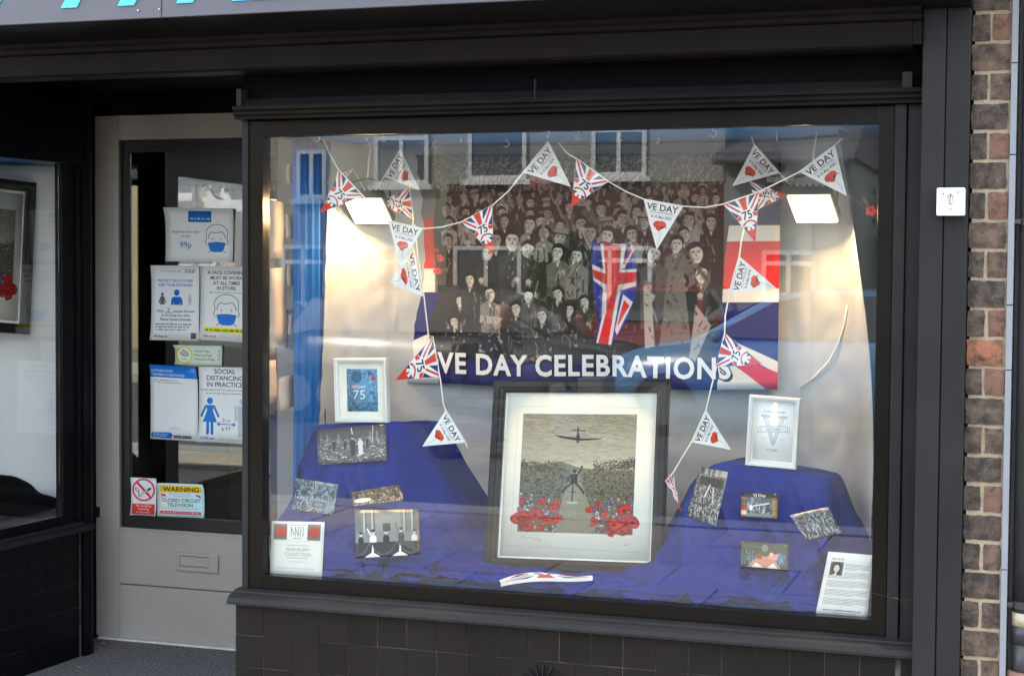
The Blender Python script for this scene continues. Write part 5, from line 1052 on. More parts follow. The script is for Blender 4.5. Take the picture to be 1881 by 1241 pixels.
o = lay(cd, [(-2.2571, 0.118, 0.731), (-2.0808, 0.118, 0.7375), (-2.0894, 0.118, 0.5687), (-2.2642, 0.118, 0.5669)], 'poppy_card', 'white card with red poppy header standing at the lower left corner of the window', 'card', 0.002, None)
lt_ = Canvas(330, 460, (0.93, 0.93, 0.93)); lt_.small(35, 120, 42, 10, (0.4, 0.4, 0.42), 0.9); lt_.rect(35, 68, 125, 165, (0.35, 0.33, 0.31)); lt_.ell(80, 112, 36, 42, (0.06, 0.06, 0.06)); lt_.ell(80, 116, 20, 27, (0.86, 0.84, 0.80)); lt_.poly([(60, 165), (80, 140), (104, 165)], (0.85, 0.83, 0.8)); lt_.poly([(98, 130), (122, 165), (84, 165)], (0.06, 0.06, 0.06))
for k in range(30):
    y = 76 + k * 10.5
    if k % 6 == 5: continue
    lt_.small(138 if y < 170 else 28, 310 if k % 6 != 4 else 220, y, 3.6, (0.35, 0.35, 0.38), 0.75, k)
lt_.small(40, 290, 412, 7, INK, 0.8); lt_.small(100, 260, 432, 4, (0.6, 0.3, 0.25), 0.7)
o = lay(lt_, [(-0.5798, 0.118, 0.7416), (-0.4577, 0.118, 0.7388), (-0.4736, 0.118, 0.5646), (-0.6124, 0.118, 0.5661)], 'letter', 'typed white information sheet with a small portrait, lower right corner of the window', 'letter', 0.003, None)

# ------------------------------------------------------------------ framed pictures
def framed(name, corners, fw, fd, mf, pic, pr, label, mm=mount, slip=None, bevel=0.003, cat='picture frame'):
    tl, tr, br, bl = [Vector(p) for p in corners]
    c = (tl + tr + br + bl) / 4; u = ((tr + br) - (tl + bl)).normalized(); v = ((tl + tr) - (bl + br)); v = (v - u * v.dot(u)).normalized(); n = u.cross(v)
    if n.y > 0: n = -n
    W_ = ((tr - tl).length + (br - bl).length) / 2; H_ = ((tl - bl).length + (tr - br).length) / 2
    base = c - v * H_ / 2
    t = empty(name, base, label, cat)
    Pt = lambda a, b, d: c + u * a + v * b + n * d
    def slab(bm, a0, a1, b0, b1, d0, d1):
        vs = [bm.verts.new(Pt(a, b, d)) for a in (a0, a1) for b in (b0, b1) for d in (d0, d1)]
        A, B_, C_, D, E, F_, G, H = vs
        for q_ in ((A, B_, D, C_), (E, G, H, F_), (A, E, F_, B_), (C_, D, H, G), (A, C_, G, E), (B_, F_, H, D)): bm.faces.new(q_)
    # mitred moulding: profile (inset from outside, height)
    prof = [(0, -fd), (0, -0.15 * fd), (0.12 * fw, 0), (0.55 * fw, 0), (0.62 * fw, -0.12 * fd), (0.9 * fw, -0.18 * fd), (fw, -0.30 * fd), (fw, -fd)]
    bm = BM(); rings = []
    for (sx, sy) in ((-1, -1), (1, -1), (1, 1), (-1, 1)): rings.append([bm.verts.new(Pt(sx * (W_ / 2 - i), sy * (H_ / 2 - i), d)) for i, d in prof])
    for k in range(4):
        a, b = rings[k], rings[(k + 1) % 4]
        for i in range(len(prof)): bm.faces.new((a[i], a[(i + 1) % len(prof)], b[(i + 1) % len(prof)], b[i]))
    bmesh.ops.recalc_face_normals(bm, faces=bm.faces[:]); mesh_obj('moulding', bm, mf, t)
    iw, ih = W_ / 2 - fw, H_ / 2 - fw
    if slip:
        bm = BM()
        for a in ((-iw, -iw + 0.004, -ih, ih), (iw - 0.004, iw, -ih, ih), (-iw + 0.004, iw - 0.004, -ih, -ih + 0.004), (-iw + 0.004, iw - 0.004, ih - 0.004, ih)): slab(bm, *a, -0.7 * fd, -0.42 * fd)
        bmesh.ops.recalc_face_normals(bm, faces=bm.faces[:]); mesh_obj('slip', bm, slip, t)
    bm = BM(); slab(bm, -iw, iw, -ih, ih, -0.86 * fd, -0.76 * fd); bmesh.ops.recalc_face_normals(bm, faces=bm.faces[:]); mo_ = mesh_obj('mount', bm, mm, t)
    x0, x1, y0, y1 = pr; f = quad(Pt(-iw + 2 * iw * x0, ih - 2 * ih * y0, -0.74 * fd), Pt(-iw + 2 * iw * x1, ih - 2 * ih * y0, -0.74 * fd), Pt(-iw + 2 * iw * x1, ih - 2 * ih * y1, -0.74 * fd), Pt(-iw + 2 * iw * x0, ih - 2 * ih * y1, -0.74 * fd))
    sheet('picture', lambda a, b: f(a, b), print_mat(name + '_picture', pic, 0.6, 0.2, 1.0), t, nu=1, nv=1, thick=0.0004)
    if mf is ebony: bm = BM(); slab(bm, -iw, iw, -ih, ih, -0.50 * fd, -0.46 * fd); mesh_obj('glazing', bm, thin_glass, t)
    bm = BM(); slab(bm, -W_ / 2 + 0.01, W_ / 2 - 0.01, -H_ / 2 + 0.01, H_ / 2 - 0.01, -fd - 0.003, -fd); bmesh.ops.recalc_face_normals(bm, faces=bm.faces[:]); mesh_obj('backing', bm, dark_brown, t)
    return t
def landscape(w=640, h=700, seed=1):
    """sepia field with a path, an aeroplane, a cyclist and red and blue flowers"""
    c = Canvas(w, h, (0.62, 0.60, 0.52)); g = random.Random(seed); yh = h * 0.46
    for k in range(int(yh)): c.a[k, :] = np.array([0.53, 0.51, 0.43]) + (0.20 * k / yh) * np.array([1, 1, 0.95])
    for k in range(1500):
        x = g.uniform(-30, w); y = g.uniform(0, yh * 0.9); v = g.choice((0.34, 0.5, 0.66, 0.80)) * g.uniform(0.9, 1.05); l_ = g.uniform(12, 60); c.line([(x, y), (x + l_ * 0.5, y - g.uniform(-3, 7)), (x + l_, y + g.uniform(-4, 8))], g.uniform(1, 3.5), (v, v * 0.97, v * 0.83), 0.22 + 0.2 * (y < yh * 0.45))
    c.poly([(0, yh), (150, yh - 34), (230, yh - 40), (330, yh - 6), (430, yh + 4), (w, yh + 8), (w, h), (0, h)], (0.44, 0.43, 0.34)); c.poly([(150, yh - 30), (230, yh - 38), (330, yh), (200, yh + 20)], (0.44, 0.43, 0.34))
    for k in range(2600):
        x = g.uniform(0, w); d = abs(x - w * 0.48) / w; y = g.uniform(yh + 25 - d * 90, h * 0.76 + 30 * g.random()); v = g.choice((0.10, 0.16, 0.22, 0.34, 0.50)); s = g.uniform(2, 7)
        if abs(x - w * 0.48 - (y - yh) * 0.05) < 18 + (y - yh) * 0.25 and y > yh: continue
        c.line([(x, y), (x + g.uniform(-7, 7), y - g.uniform(2, 11))], g.uniform(1, 3.2), (v, v * 0.97, v * 0.80), 0.8)
    for k in range(900):
        sd = g.choice((0, 1)); t_ = g.random() ** 1.3; x = t_ * w * 0.40 if sd == 0 else w - t_ * w * 0.36; y = yh - 20 + g.gauss(0, 16) + t_ * 26 - (14 if sd else 0); v = g.choice((0.10, 0.2, 0.3, 0.46)); c.ell(x, y, g.uniform(2, 6), g.uniform(2, 5), (v, v * 0.96, v * 0.78), 0.85)
    for k in range(700):
        sd = g.choice((0, 1)); x = g.uniform(0, w * 0.42) if sd == 0 else g.uniform(w * 0.56, w); y = g.uniform(yh + 10, h * 0.72); v = g.choice((0.09, 0.14, 0.42, 0.5)); c.ell(x, y, g.uniform(3, 11), g.uniform(2, 5), (v, v * 0.97, v * 0.8), 0.5, rot=g.uniform(-0.4, 0.4))
    c.poly([(w * 0.46, yh + 18), (w * 0.50, yh + 18), (w * 0.60, h * 0.72), (w * 0.72, h), (w * 0.33, h), (w * 0.38, h * 0.72)], (0.56, 0.55, 0.46))
    for k in range(420):
        y = g.uniform(yh + 30, h); hw = 12 + (y - yh) * 0.32; x = w * 0.5 + g.uniform(-hw, hw); v = g.choice((0.34, 0.42, 0.58, 0.65)); c.line([(x, y), (x + g.uniform(-20, 20), y + g.uniform(-2, 3))], g.uniform(1, 3), (v, v * 0.97, v * 0.84), 0.5)
    dk = (0.12, 0.11, 0.09); ax, ay = w * 0.49, h * 0.20
    c.poly([(ax - 135, ay - 16), (ax - 60, ay - 6), (ax + 10, ay + 2), (ax + 10, ay + 18), (ax - 25, ay + 14), (ax - 100, ay)], dk); c.poly([(ax + 140, ay), (ax + 60, ay + 4), (ax, ay + 4), (ax, ay + 18), (ax + 60, ay + 14), (ax + 120, ay + 8)], dk)
    c.ell(ax + 3, ay, 10, 24, dk); c.poly([(ax - 2, ay - 66), (ax + 4, ay - 66), (ax + 7, ay - 10), (ax - 3, ay - 10)], dk); c.line([(ax - 34, ay - 44), (ax + 40, ay - 42)], 6, dk); c.ell(ax + 2, ay + 24, 8, 8, (0.3, 0.28, 0.24))
    x, y = w * 0.475, h * 0.56; c.ell(x + 2, y - 54, 11, 12, dk); c.poly([(x - 20, y - 38), (x + 22, y - 40), (x + 18, y + 18), (x - 18, y + 18)], dk); c.line([(x + 18, y - 34), (x + 36, y - 60), (x + 42, y - 84)], 9, dk); c.line([(x - 18, y - 30), (x - 34, y - 6), (x - 24, y + 4)], 9, dk)
    c.line([(x - 10, y + 14), (x - 42, y + 44), (x - 62, y + 66)], 11, dk); c.line([(x + 10, y + 14), (x + 38, y + 44), (x + 58, y + 74)], 11, dk); c.line([(x - 4, y + 12), (x - 6, y + 128)], 7, dk); c.line([(x - 18, y + 70), (x + 14, y + 66)], 5, dk); c.line([(x - 20, y + 10), (x + 44, y + 6)], 4, dk)
    for k in range(60): c.line([(x - 6 + g.uniform(-34, 34), y + 128 + g.uniform(-8, 10)), (x - 6 + g.uniform(-40, 40), y + 132)], 2, (0.75, 0.73, 0.66), 0.5)
    for k in range(330):
        sd = g.choice((0, 1)); t = g.random(); x = (t * w * 0.33) if sd == 0 else (w - t * w * 0.34); y = h * (0.66 + 0.28 * g.random() + 0.06 * t); cc = g.choice(((0.20, 0.22, 0.60), (0.25, 0.28, 0.66), (0.78, 0.78, 0.72), (0.62, 0.13, 0.12), (0.2, 0.22, 0.16)))
        c.ell(x, y, g.uniform(3, 9), g.uniform(3, 7), cc, rot=g.uniform(0, 3))
    for (a, b, r) in ((0.04, 0.88, 46), (0.15, 0.86, 50), (0.26, 0.90, 32), (0.30, 0.80, 26), (0.02, 0.74, 24), (0.20, 0.74, 24), (0.35, 0.88, 28), (0.96, 0.88, 44), (0.84, 0.92, 50), (0.92, 0.80, 40), (0.76, 0.84, 26), (0.66, 0.90, 28), (0.62, 0.80, 24), (0.70, 0.76, 20), (0.97, 0.96, 30), (0.06, 0.95, 30), (0.34, 0.76, 24)):
        poppy(c, a * w, b * h, r, (0.76, 0.17, 0.14), (0.10, 0.03, 0.03), (0.62, 0.09, 0.09), seed=int(a * 100))
    c.noise(0.012, 5, 2); return c
lsc = landscape()
sheet_c = Canvas(860, 1000, (0.97, 0.96, 0.91)); sheet_c.line([(70, 70), (800, 78)], 2, (0.80, 0.78, 0.70)); sheet_c.line([(50, 935), (800, 950)], 2, (0.78, 0.76, 0.68)); sheet_c.line([(66, 60), (60, 880)], 2, (0.82, 0.8, 0.72))
ls = lsc.a; H0, W0 = ls.shape[:2]; yy, xx = np.mgrid[0:730, 0:664]; sheet_c.a[118:848, 96:760] = ls[(yy * H0 // 730), (xx * W0 // 664)]
for (a, b, r) in ((98, 770, 44), (155, 815, 34), (230, 826, 26), (756, 775, 44), (700, 826, 34), (640, 842, 24), (100, 715, 20)): poppy(sheet_c, a, b, r, (0.76, 0.17, 0.14), (0.10, 0.03, 0.03), (0.62, 0.09, 0.09), seed=a)
sheet_c.line([(110, 890), (135, 870), (150, 890), (175, 878), (190, 890), (215, 886), (235, 898), (228, 908)], 2.2, (0.62, 0.62, 0.58)); sheet_c.small(715, 745, 905, 6, (0.6, 0.6, 0.56))
framed('picture_frame', [*[(-1.6477, 0.4, 1.1609), (-1.0997, 0.4, 1.1732), (-1.0743, 0.27, 0.6162), (-1.6262, 0.27, 0.5976)]], 0.036, 0.030, ebony, sheet_c, (0.015, 0.985, 0.012, 0.988), 'large dark-framed print of a sepia field with red poppies at the window centre', slip=None)
c75 = Canvas(340, 480, (0.42, 0.62, 0.78)); g = random.Random(3)
for k in range(500): 
    v = g.choice(((0.25, 0.40, 0.55), (0.62, 0.78, 0.88), (0.34, 0.54, 0.72))); x, y = g.uniform(0, 340), g.uniform(0, 480)
    if not (60 < x < 230 and 120 < y < 340): c75.ell(x, y, g.uniform(4, 16), g.uniform(4, 16), v, 0.55, rot=g.uniform(0, 3))
c75.ell(110, 90, 56, 70, (0.30, 0.42, 0.52), 0.8); c75.rect(235, 30, 275, 75, (0.3, 0.4, 0.5)); c75.poly([(280, 60), (330, 120), (270, 130)], (0.78, 0.30, 0.28))
union(c75, 50, 178, 112, 222, (0.15, 0.25, 0.5)); c75.text("VE", 56, 218, 46, (0.95, 0.95, 0.97), 0.02); c75.text("DAY", 118, 218, 46, (0.95, 0.96, 0.98), 0.008); c75.text("75", 60, 342, 150, (0.95, 0.96, 0.98), 0.0); c75.small(60, 220, 358, 5, (0.9, 0.95, 1)); c75.small(90, 190, 370, 5, (0.9, 0.95, 1)); c75.rect(250, 250, 300, 300, (0.32, 0.5, 0.66)); c75.text("2020", 285, 330, 50, (0.75, 0.85, 0.92), 0, 'c', 0.8, rot=-1.57)
framed('picture_frame', [(-2.1613, 0.36, 1.2159), (-1.983, 0.36, 1.2202), (-1.9858, 0.36, 1.0192), (-2.1683, 0.36, 1.0125)], 0.013, 0.024, white_frame, c75, (0.16, 0.84, 0.12, 0.88), 'white frame holding a small blue VE Day 75 print, on top of the left mound', mm=mount)
cv_ = Canvas(400, 540, (0.97, 0.97, 0.98)); ik = (0.42, 0.44, 0.50)
cv_.text("75 ANNIVERSARY", 200, 98, 30, ik, 0.0, 'c'); cv_.line([(110, 130), (205, 390), (290, 130)], 34, (0.88, 0.9, 0.92))
for dx in (-17, 17): cv_.line([(115 + dx, 140), (203 + dx * 0.6, 385)], 3, ik); cv_.line([(285 + dx, 140), (207 + dx * 0.6, 385)], 3, ik)
for x in (115, 285): cv_.rect(x - 45, 122, x + 45, 140, (0.55, 0.58, 0.66)); cv_.rect(x - 40, 126, x + 40, 136, (0.82, 0.84, 0.88))
for k in range(24): cv_.line([(95 + k * 0.0, 150 + k), (100, 150 + k)], 1, ik)
cv_.poly([(60, 232), (340, 212), (345, 262), (65, 282)], (0.93, 0.94, 0.95)); cv_.line([(60, 232), (340, 212), (345, 262), (65, 282), (60, 232)], 3, ik); cv_.text("VICTORY", 203, 262, 36, ik, 0.0, 'c', 1.0, rot=-0.07); cv_.line([(42, 238), (36, 288), (62, 284)], 3, ik); cv_.line([(362, 222), (368, 270), (346, 268)], 3, ik)
cv_.small(85, 120, 330, 7, ik, 0.5); cv_.small(270, 310, 336, 7, ik, 0.5); cv_.text("V E DAY", 200, 452, 34, (0.5, 0.52, 0.55), 0.0, 'c')
framed('picture_frame', [(-0.8399, 0.36, 1.1405), (-0.6984, 0.36, 1.1355), (-0.7094, 0.36, 0.9293), (-0.8627, 0.36, 0.9382)], 0.012, 0.026, white_frame, cv_, (0.04, 0.96, 0.03, 0.97), 'white frame with a pale outlined letter V print, on top of the right mound', mm=mount)
# left window picture, paper and black cloth
lsc2 = landscape(500, 620, 6); sh2 = Canvas(620, 900, (0.97, 0.96, 0.90)); sh2.a[120:740, 60:560] = lsc2.a; poppy(sh2, 560, 680, 46, seed=4); poppy(sh2, 520, 720, 40, seed=8)
framed('picture_frame', [*[(-4.1, 0.9499, 1.8545), (-3.9, 1.2326, 1.8427), (-3.86, 1.2429, 1.2183), (-4.06, 0.8917, 1.2689)]], 0.040, 0.03, ebony, sh2, (0.02, 0.98, 0.02, 0.98), 'dark framed poppy print cut by the left edge, in the porch side window', mm=mount)
def lpaper(u, v): return (-4.50 + 0.80 * u, 1.24 - 0.05 * math.sin(u * 5) + 0.01 * noise.noise(Vector((u * 6, v * 5, 2))), 0.56 + 1.34 * v)
props(sheet('paper_sheet', lpaper, paper_white, nu=40, nv=30, back=paper_white), 'white backing paper hanging in the porch side window', 'paper')
f2 = quad(*[(-4.16, 1.0205, 1.259), (-4.16, 1.8834, 1.6411), (-4.16, 1.8742, 0.3493), (-4.16, 1.0112, 0.4331)])
props(sheet('crumpled_paper', lambda u, v: f2(u, v) + Vector((0.10 * u * v + 0.12 * abs(noise.noise(Vector((u * 5 + v * 3, v * 5, 5)))) + 0.05 * abs(noise.noise(Vector((u * 9 - v * 6, v * 11, 3)))) + 0.02 * noise.noise(Vector((u * 14, v * 12, 1))), 0, 0)), paper_drop, nu=50, nv=50), 'crumpled white paper below the framed print in the porch side window', 'paper')
bm = BM(); tp_ = [(-3.93, 0.718, 0.7339), (-3.93, 0.8775, 0.7113), (-3.93, 1.0797, 0.6793), (-3.93, 1.1677, 0.6646), (-3.93, 1.2396, 0.6385), (-3.93, 1.3167, 0.5981), (-3.93, 1.3614, 0.5567), (-3.93, 1.3838, 0.5088), (-3.93, 1.4373, 0.4879), (-3.93, 1.4836, 0.4495)]
rows_ = []
for (x, y, z) in tp_:
    rows_.append([bm.verts.new((x - 0.25, y, 0.541)), bm.verts.new((x - 0.06, y, z - 0.01)), bm.verts.new((x, y, z)), bm.verts.new((x + 0.05, y - 0.01, z - 0.04 * min(1, (z - 0.54) / 0.1))), bm.verts.new((x + 0.11, y - 0.02, 0.5415 + (z - 0.54) * 0.45)), bm.verts.new((x + 0.17, y - 0.03, 0.5412))])
for a, b in zip(rows_, rows_[1:]):
    for k in range(5): bm.faces.new((a[k], a[k + 1], b[k + 1], b[k]))
bmesh.ops.recalc_face_normals(bm, faces=bm.faces[:])
bmesh.ops.subdivide_edges(bm, edges=bm.edges[:], cuts=3, use_grid_fill=True, smooth=0.6)
props(mesh_obj('black_cloth', bm, mat('black_velvet', (0.002, 0.002, 0.0025), 0.95, spec=0.1), smooth=True), 'black cloth heaped on the floor of the porch side window', 'cloth')

# ------------------------------------------------------------------ bunting
WP, UP = white_pennant('white_pennant_print'), union_pennant('union_pennant_print')
def pennant(A, B_, C_, m, parent, seed, label=None):
    A, B_, C_ = Vector(A), Vector(B_), Vector(C_); g = random.Random(seed); cu = g.uniform(0.004, 0.012); ph = g.uniform(0, 6)
    bm = BM(); uvl = bm.loops.layers.uv.new('uv'); nu, nv = 6, 9; nn = (B_ - A).cross(C_ - A).normalized()
    if nn.y > 0: nn = -nn
    F = []; 
    for j in range(nv + 1):
        t = j / nv * 0.992; row = []
        for i in range(nu + 1):
            u = i / nu; p = A.lerp(B_, u).lerp(C_, t) + nn * (cu * math.sin(ph + 3.2 * u * (1 - t) + 2.6 * t)); row.append((p, (0.5 + (u - 0.5) * (1 - t), 1 - t)))
        F.append(row)
    for side in (0, 1):
        V = [[bm.verts.new(p - nn * 0.0006 * side) for p, _ in row] for row in F]
        for j in range(nv):
            for i in range(nu):
                ids = [(j, i), (j + 1, i), (j + 1, i + 1), (j, i + 1)]
                f = bm.faces.new([V[a][b] for a, b in ids]); f.material_index = side
                for l, (a, b) in zip(f.loops, ids): l[uvl].uv = F[a][b][1]
    o = mesh_obj('pennant', bm, [m, PAPER_BACK], parent, smooth=True)
    if label: o['label'] = label
def bunting(label, loc, flags, strings):
    t = empty('bunting', loc, label, 'bunting', 'bunting strings of the display')
    for k, (A, B_, C_, w) in enumerate(flags): pennant(A, B_, C_, WP if w else UP, t, hash(label) % 97 + k * 7 if False else len(label) + k * 7, 'white VE DAY pennant with a poppy' if w else 'Union flag pennant numbered 75')
    for s in strings:
        bm = BM(); pts = [Vector(p) for p in s]; tube(bm, pts, 0.0021, 6); mesh_obj('string', bm, cord_w, t, True)
MAIN = [[(-2.1043, 0.26, 1.8012), (-2.0204, 0.26, 1.7206), (-2.1682, 0.26, 1.6698), 0], [(-1.9409, 0.26, 1.6457), (-1.8251, 0.26, 1.6208), (-1.8991, 0.26, 1.5021), 1], [(-1.7026, 0.26, 1.6402), (-1.6028, 0.26, 1.6901), (-1.5966, 0.26, 1.543), 0], [(-1.5098, 0.26, 1.7859), (-1.4315, 0.26, 1.8758), (-1.3636, 0.26, 1.7429), 1], [(-1.3428, 0.26, 1.8235), (-1.2484, 0.26, 1.7576), (-1.3647, 0.26, 1.6825), 0], [(-1.1406, 0.26, 1.7048), (-1.0252, 0.26, 1.6854), (-1.102, 0.26, 1.5591), 1], [(-0.9102, 0.26, 1.6894), (-0.8067, 0.26, 1.724), (-0.8171, 0.26, 1.58), 0], [(-0.6959, 0.26, 1.7778), (-0.5976, 0.26, 1.8519), (-0.5626, 0.26, 1.71), 1]]
bunting('main bunting of white and Union flag pennants swagged across the top of the window', (-1.3598, 0.26, 1.8713), MAIN,
    [[(-2.1545, 0.261, 1.8937), (-2.1379, 0.261, 1.8551), (-2.1048, 0.261, 1.8013), (-2.0208, 0.261, 1.719), (-1.9413, 0.261, 1.6458), (-1.8255, 0.261, 1.6209), (-1.764, 0.261, 1.6257), (-1.703, 0.261, 1.6403), (-1.6032, 0.261, 1.6902), (-1.5522, 0.261, 1.7334), (-1.5102, 0.261, 1.7843), (-1.4318, 0.261, 1.8759)], [(-1.3983, 0.261, 1.8705), (-1.3731, 0.261, 1.8399), (-1.3431, 0.261, 1.8236), (-1.2487, 0.261, 1.7576), (-1.1945, 0.261, 1.7272), (-1.1409, 0.261, 1.7049), (-1.0254, 0.261, 1.6839), (-0.9621, 0.261, 1.6805), (-0.9104, 0.261, 1.6895), (-0.8069, 0.261, 1.7241), (-0.7535, 0.261, 1.7496), (-0.696, 0.261, 1.7779), (-0.5977, 0.261, 1.852), (-0.5771, 0.261, 1.8697)]])
bunting('left drop of bunting hanging beside the banner from the left lamp down to the cloth', (-1.8344, 0.3, 1.3898),
    [[(-1.8746, 0.3, 1.5688), (-1.8363, 0.3, 1.4147), (-1.946, 0.3, 1.4568), 1], [(-1.8071, 0.3, 1.2939), (-1.7833, 0.3, 1.1716), (-1.9302, 0.3, 1.1574), 0], [(-1.765, 0.3, 1.0724), (-1.699, 0.3, 0.9753), (-1.8374, 0.3, 0.9579), 1]],
    [[(-1.8682, 0.301, 1.6352), (-1.857, 0.301, 1.539), (-1.8367, 0.301, 1.4147), (-1.8218, 0.301, 1.2953), (-1.8075, 0.301, 1.2939), (-1.7837, 0.301, 1.1715), (-1.7763, 0.301, 1.1252), (-1.7726, 0.301, 1.092), (-1.7654, 0.301, 1.0723), (-1.6994, 0.301, 0.9751), (-1.6923, 0.301, 0.9572)]])
bunting('right drop of bunting hanging beside the banner down to the right mound', (-0.9105, 0.3, 1.34),
    [[(-0.8959, 0.3, 1.4371), (-0.869, 0.3, 1.5433), (-0.7603, 0.3, 1.4511), 1], [(-0.9311, 0.3, 1.2236), (-0.9086, 0.3, 1.3213), (-0.7992, 0.3, 1.2363), 0], [(-1.0018, 0.3, 1.0036), (-0.9598, 0.3, 1.1), (-0.8853, 0.3, 0.9863), 1], [(-1.0779, 0.3, 0.8857), (-1.054, 0.3, 0.914), (-1.0299, 0.3, 0.7974), 0]],
    [[(-0.8487, 0.301, 1.652), (-0.8636, 0.301, 1.5899), (-0.8692, 0.301, 1.5433), (-0.8842, 0.301, 1.4887), (-0.8961, 0.301, 1.4371), (-0.9079, 0.301, 1.3713), (-0.9088, 0.301, 1.3212), (-0.9313, 0.301, 1.2235), (-0.9434, 0.301, 1.1744), (-0.96, 0.301, 1.0999), (-1.002, 0.301, 1.0035), (-1.0273, 0.301, 0.9612), (-1.0542, 0.301, 0.9138), (-1.0782, 0.301, 0.8856)]])
bunting('dim bunting at the upper left, behind the front string beside the lamp', (-2.0656, 0.5, 1.8359),
    [[(-2.2603, 0.5, 1.7823), (-2.1643, 0.5, 1.8198), (-2.2332, 0.5, 1.7505), 1], [(-2.2761, 0.5, 1.9126), (-2.2584, 0.5, 1.8069), (-2.3126, 0.5, 1.7794), 1], [(-2.056, 0.5, 1.7924), (-1.9962, 0.5, 1.8817), (-1.9284, 0.5, 1.7479), 1], [(-1.9676, 0.5, 1.7569), (-1.9521, 0.5, 1.6548), (-2.0783, 0.5, 1.7092), 0]],
    [[(-2.2805, 0.501, 1.9268), (-2.2766, 0.501, 1.9127), (-2.2589, 0.501, 1.807), (-2.2607, 0.501, 1.7824), (-2.1647, 0.501, 1.8199), (-2.1187, 0.501, 1.7461), (-2.0846, 0.501, 1.7493), (-2.0564, 0.501, 1.7925), (-1.9967, 0.501, 1.8817), (-1.968, 0.501, 1.757), (-1.9525, 0.501, 1.6549), (-1.9561, 0.501, 1.6272)]])
bunting('dim bunting at the upper right, behind the front string beside the lamp', (-0.8418, 0.5, 1.8193),
    [[(-0.8669, 0.5, 1.876), (-0.7898, 0.5, 1.7898), (-0.9305, 0.5, 1.7526), 1], [(-0.8513, 0.5, 1.6826), (-0.8801, 0.5, 1.7666), (-0.7632, 0.5, 1.7254), 0]],
    [[(-0.8755, 0.501, 1.8971), (-0.8671, 0.501, 1.8761), (-0.79, 0.501, 1.7898), (-0.7574, 0.501, 1.7542)]])
t = empty('fallen_pennant', (-1.3948, 0.14, 0.6019), 'Union flag pennant lying flat at the foot of the large framed print', 'pennant')
pl = [(-1.5184, 0.1125, 0.5921), (-1.2431, 0.1165, 0.6336), (-1.3724, 0.12, 0.6322)]
bm = BM(); uvl = bm.loops.layers.uv.new('uv')
A, B_ = Vector(pl[0]), Vector(pl[1]); D = Vector((-0.012, 0.003, 0.015)); nS = 12; FV = []
for i in range(nS + 1):
    u = i / nS; p = A.lerp(B_, u) + Vector((0, 0, 0.006 * math.sin(u * 5))); wq = 0.25 + 0.75 * math.sin(math.pi * min(1, u * 1.1 + 0.1)); FV.append((bm.verts.new(p), bm.verts.new(p + D * wq), bm.verts.new(p + Vector((0, -0.002, -0.010))), u, wq))
for a, b in zip(FV, FV[1:]):
    f_ = bm.faces.new((a[0], b[0], b[1], a[1]));
    for l, uv in zip(f_.loops, ((a[3], 1), (b[3], 1), (b[3], 1 - b[4] * 0.5), (a[3], 1 - a[4] * 0.5))): l[uvl].uv = uv
    f_ = bm.faces.new((a[2], b[2], b[0], a[0])); f_.material_index = 1
mesh_obj('pennant', bm, [UP, PAPER_BACK], t, True)

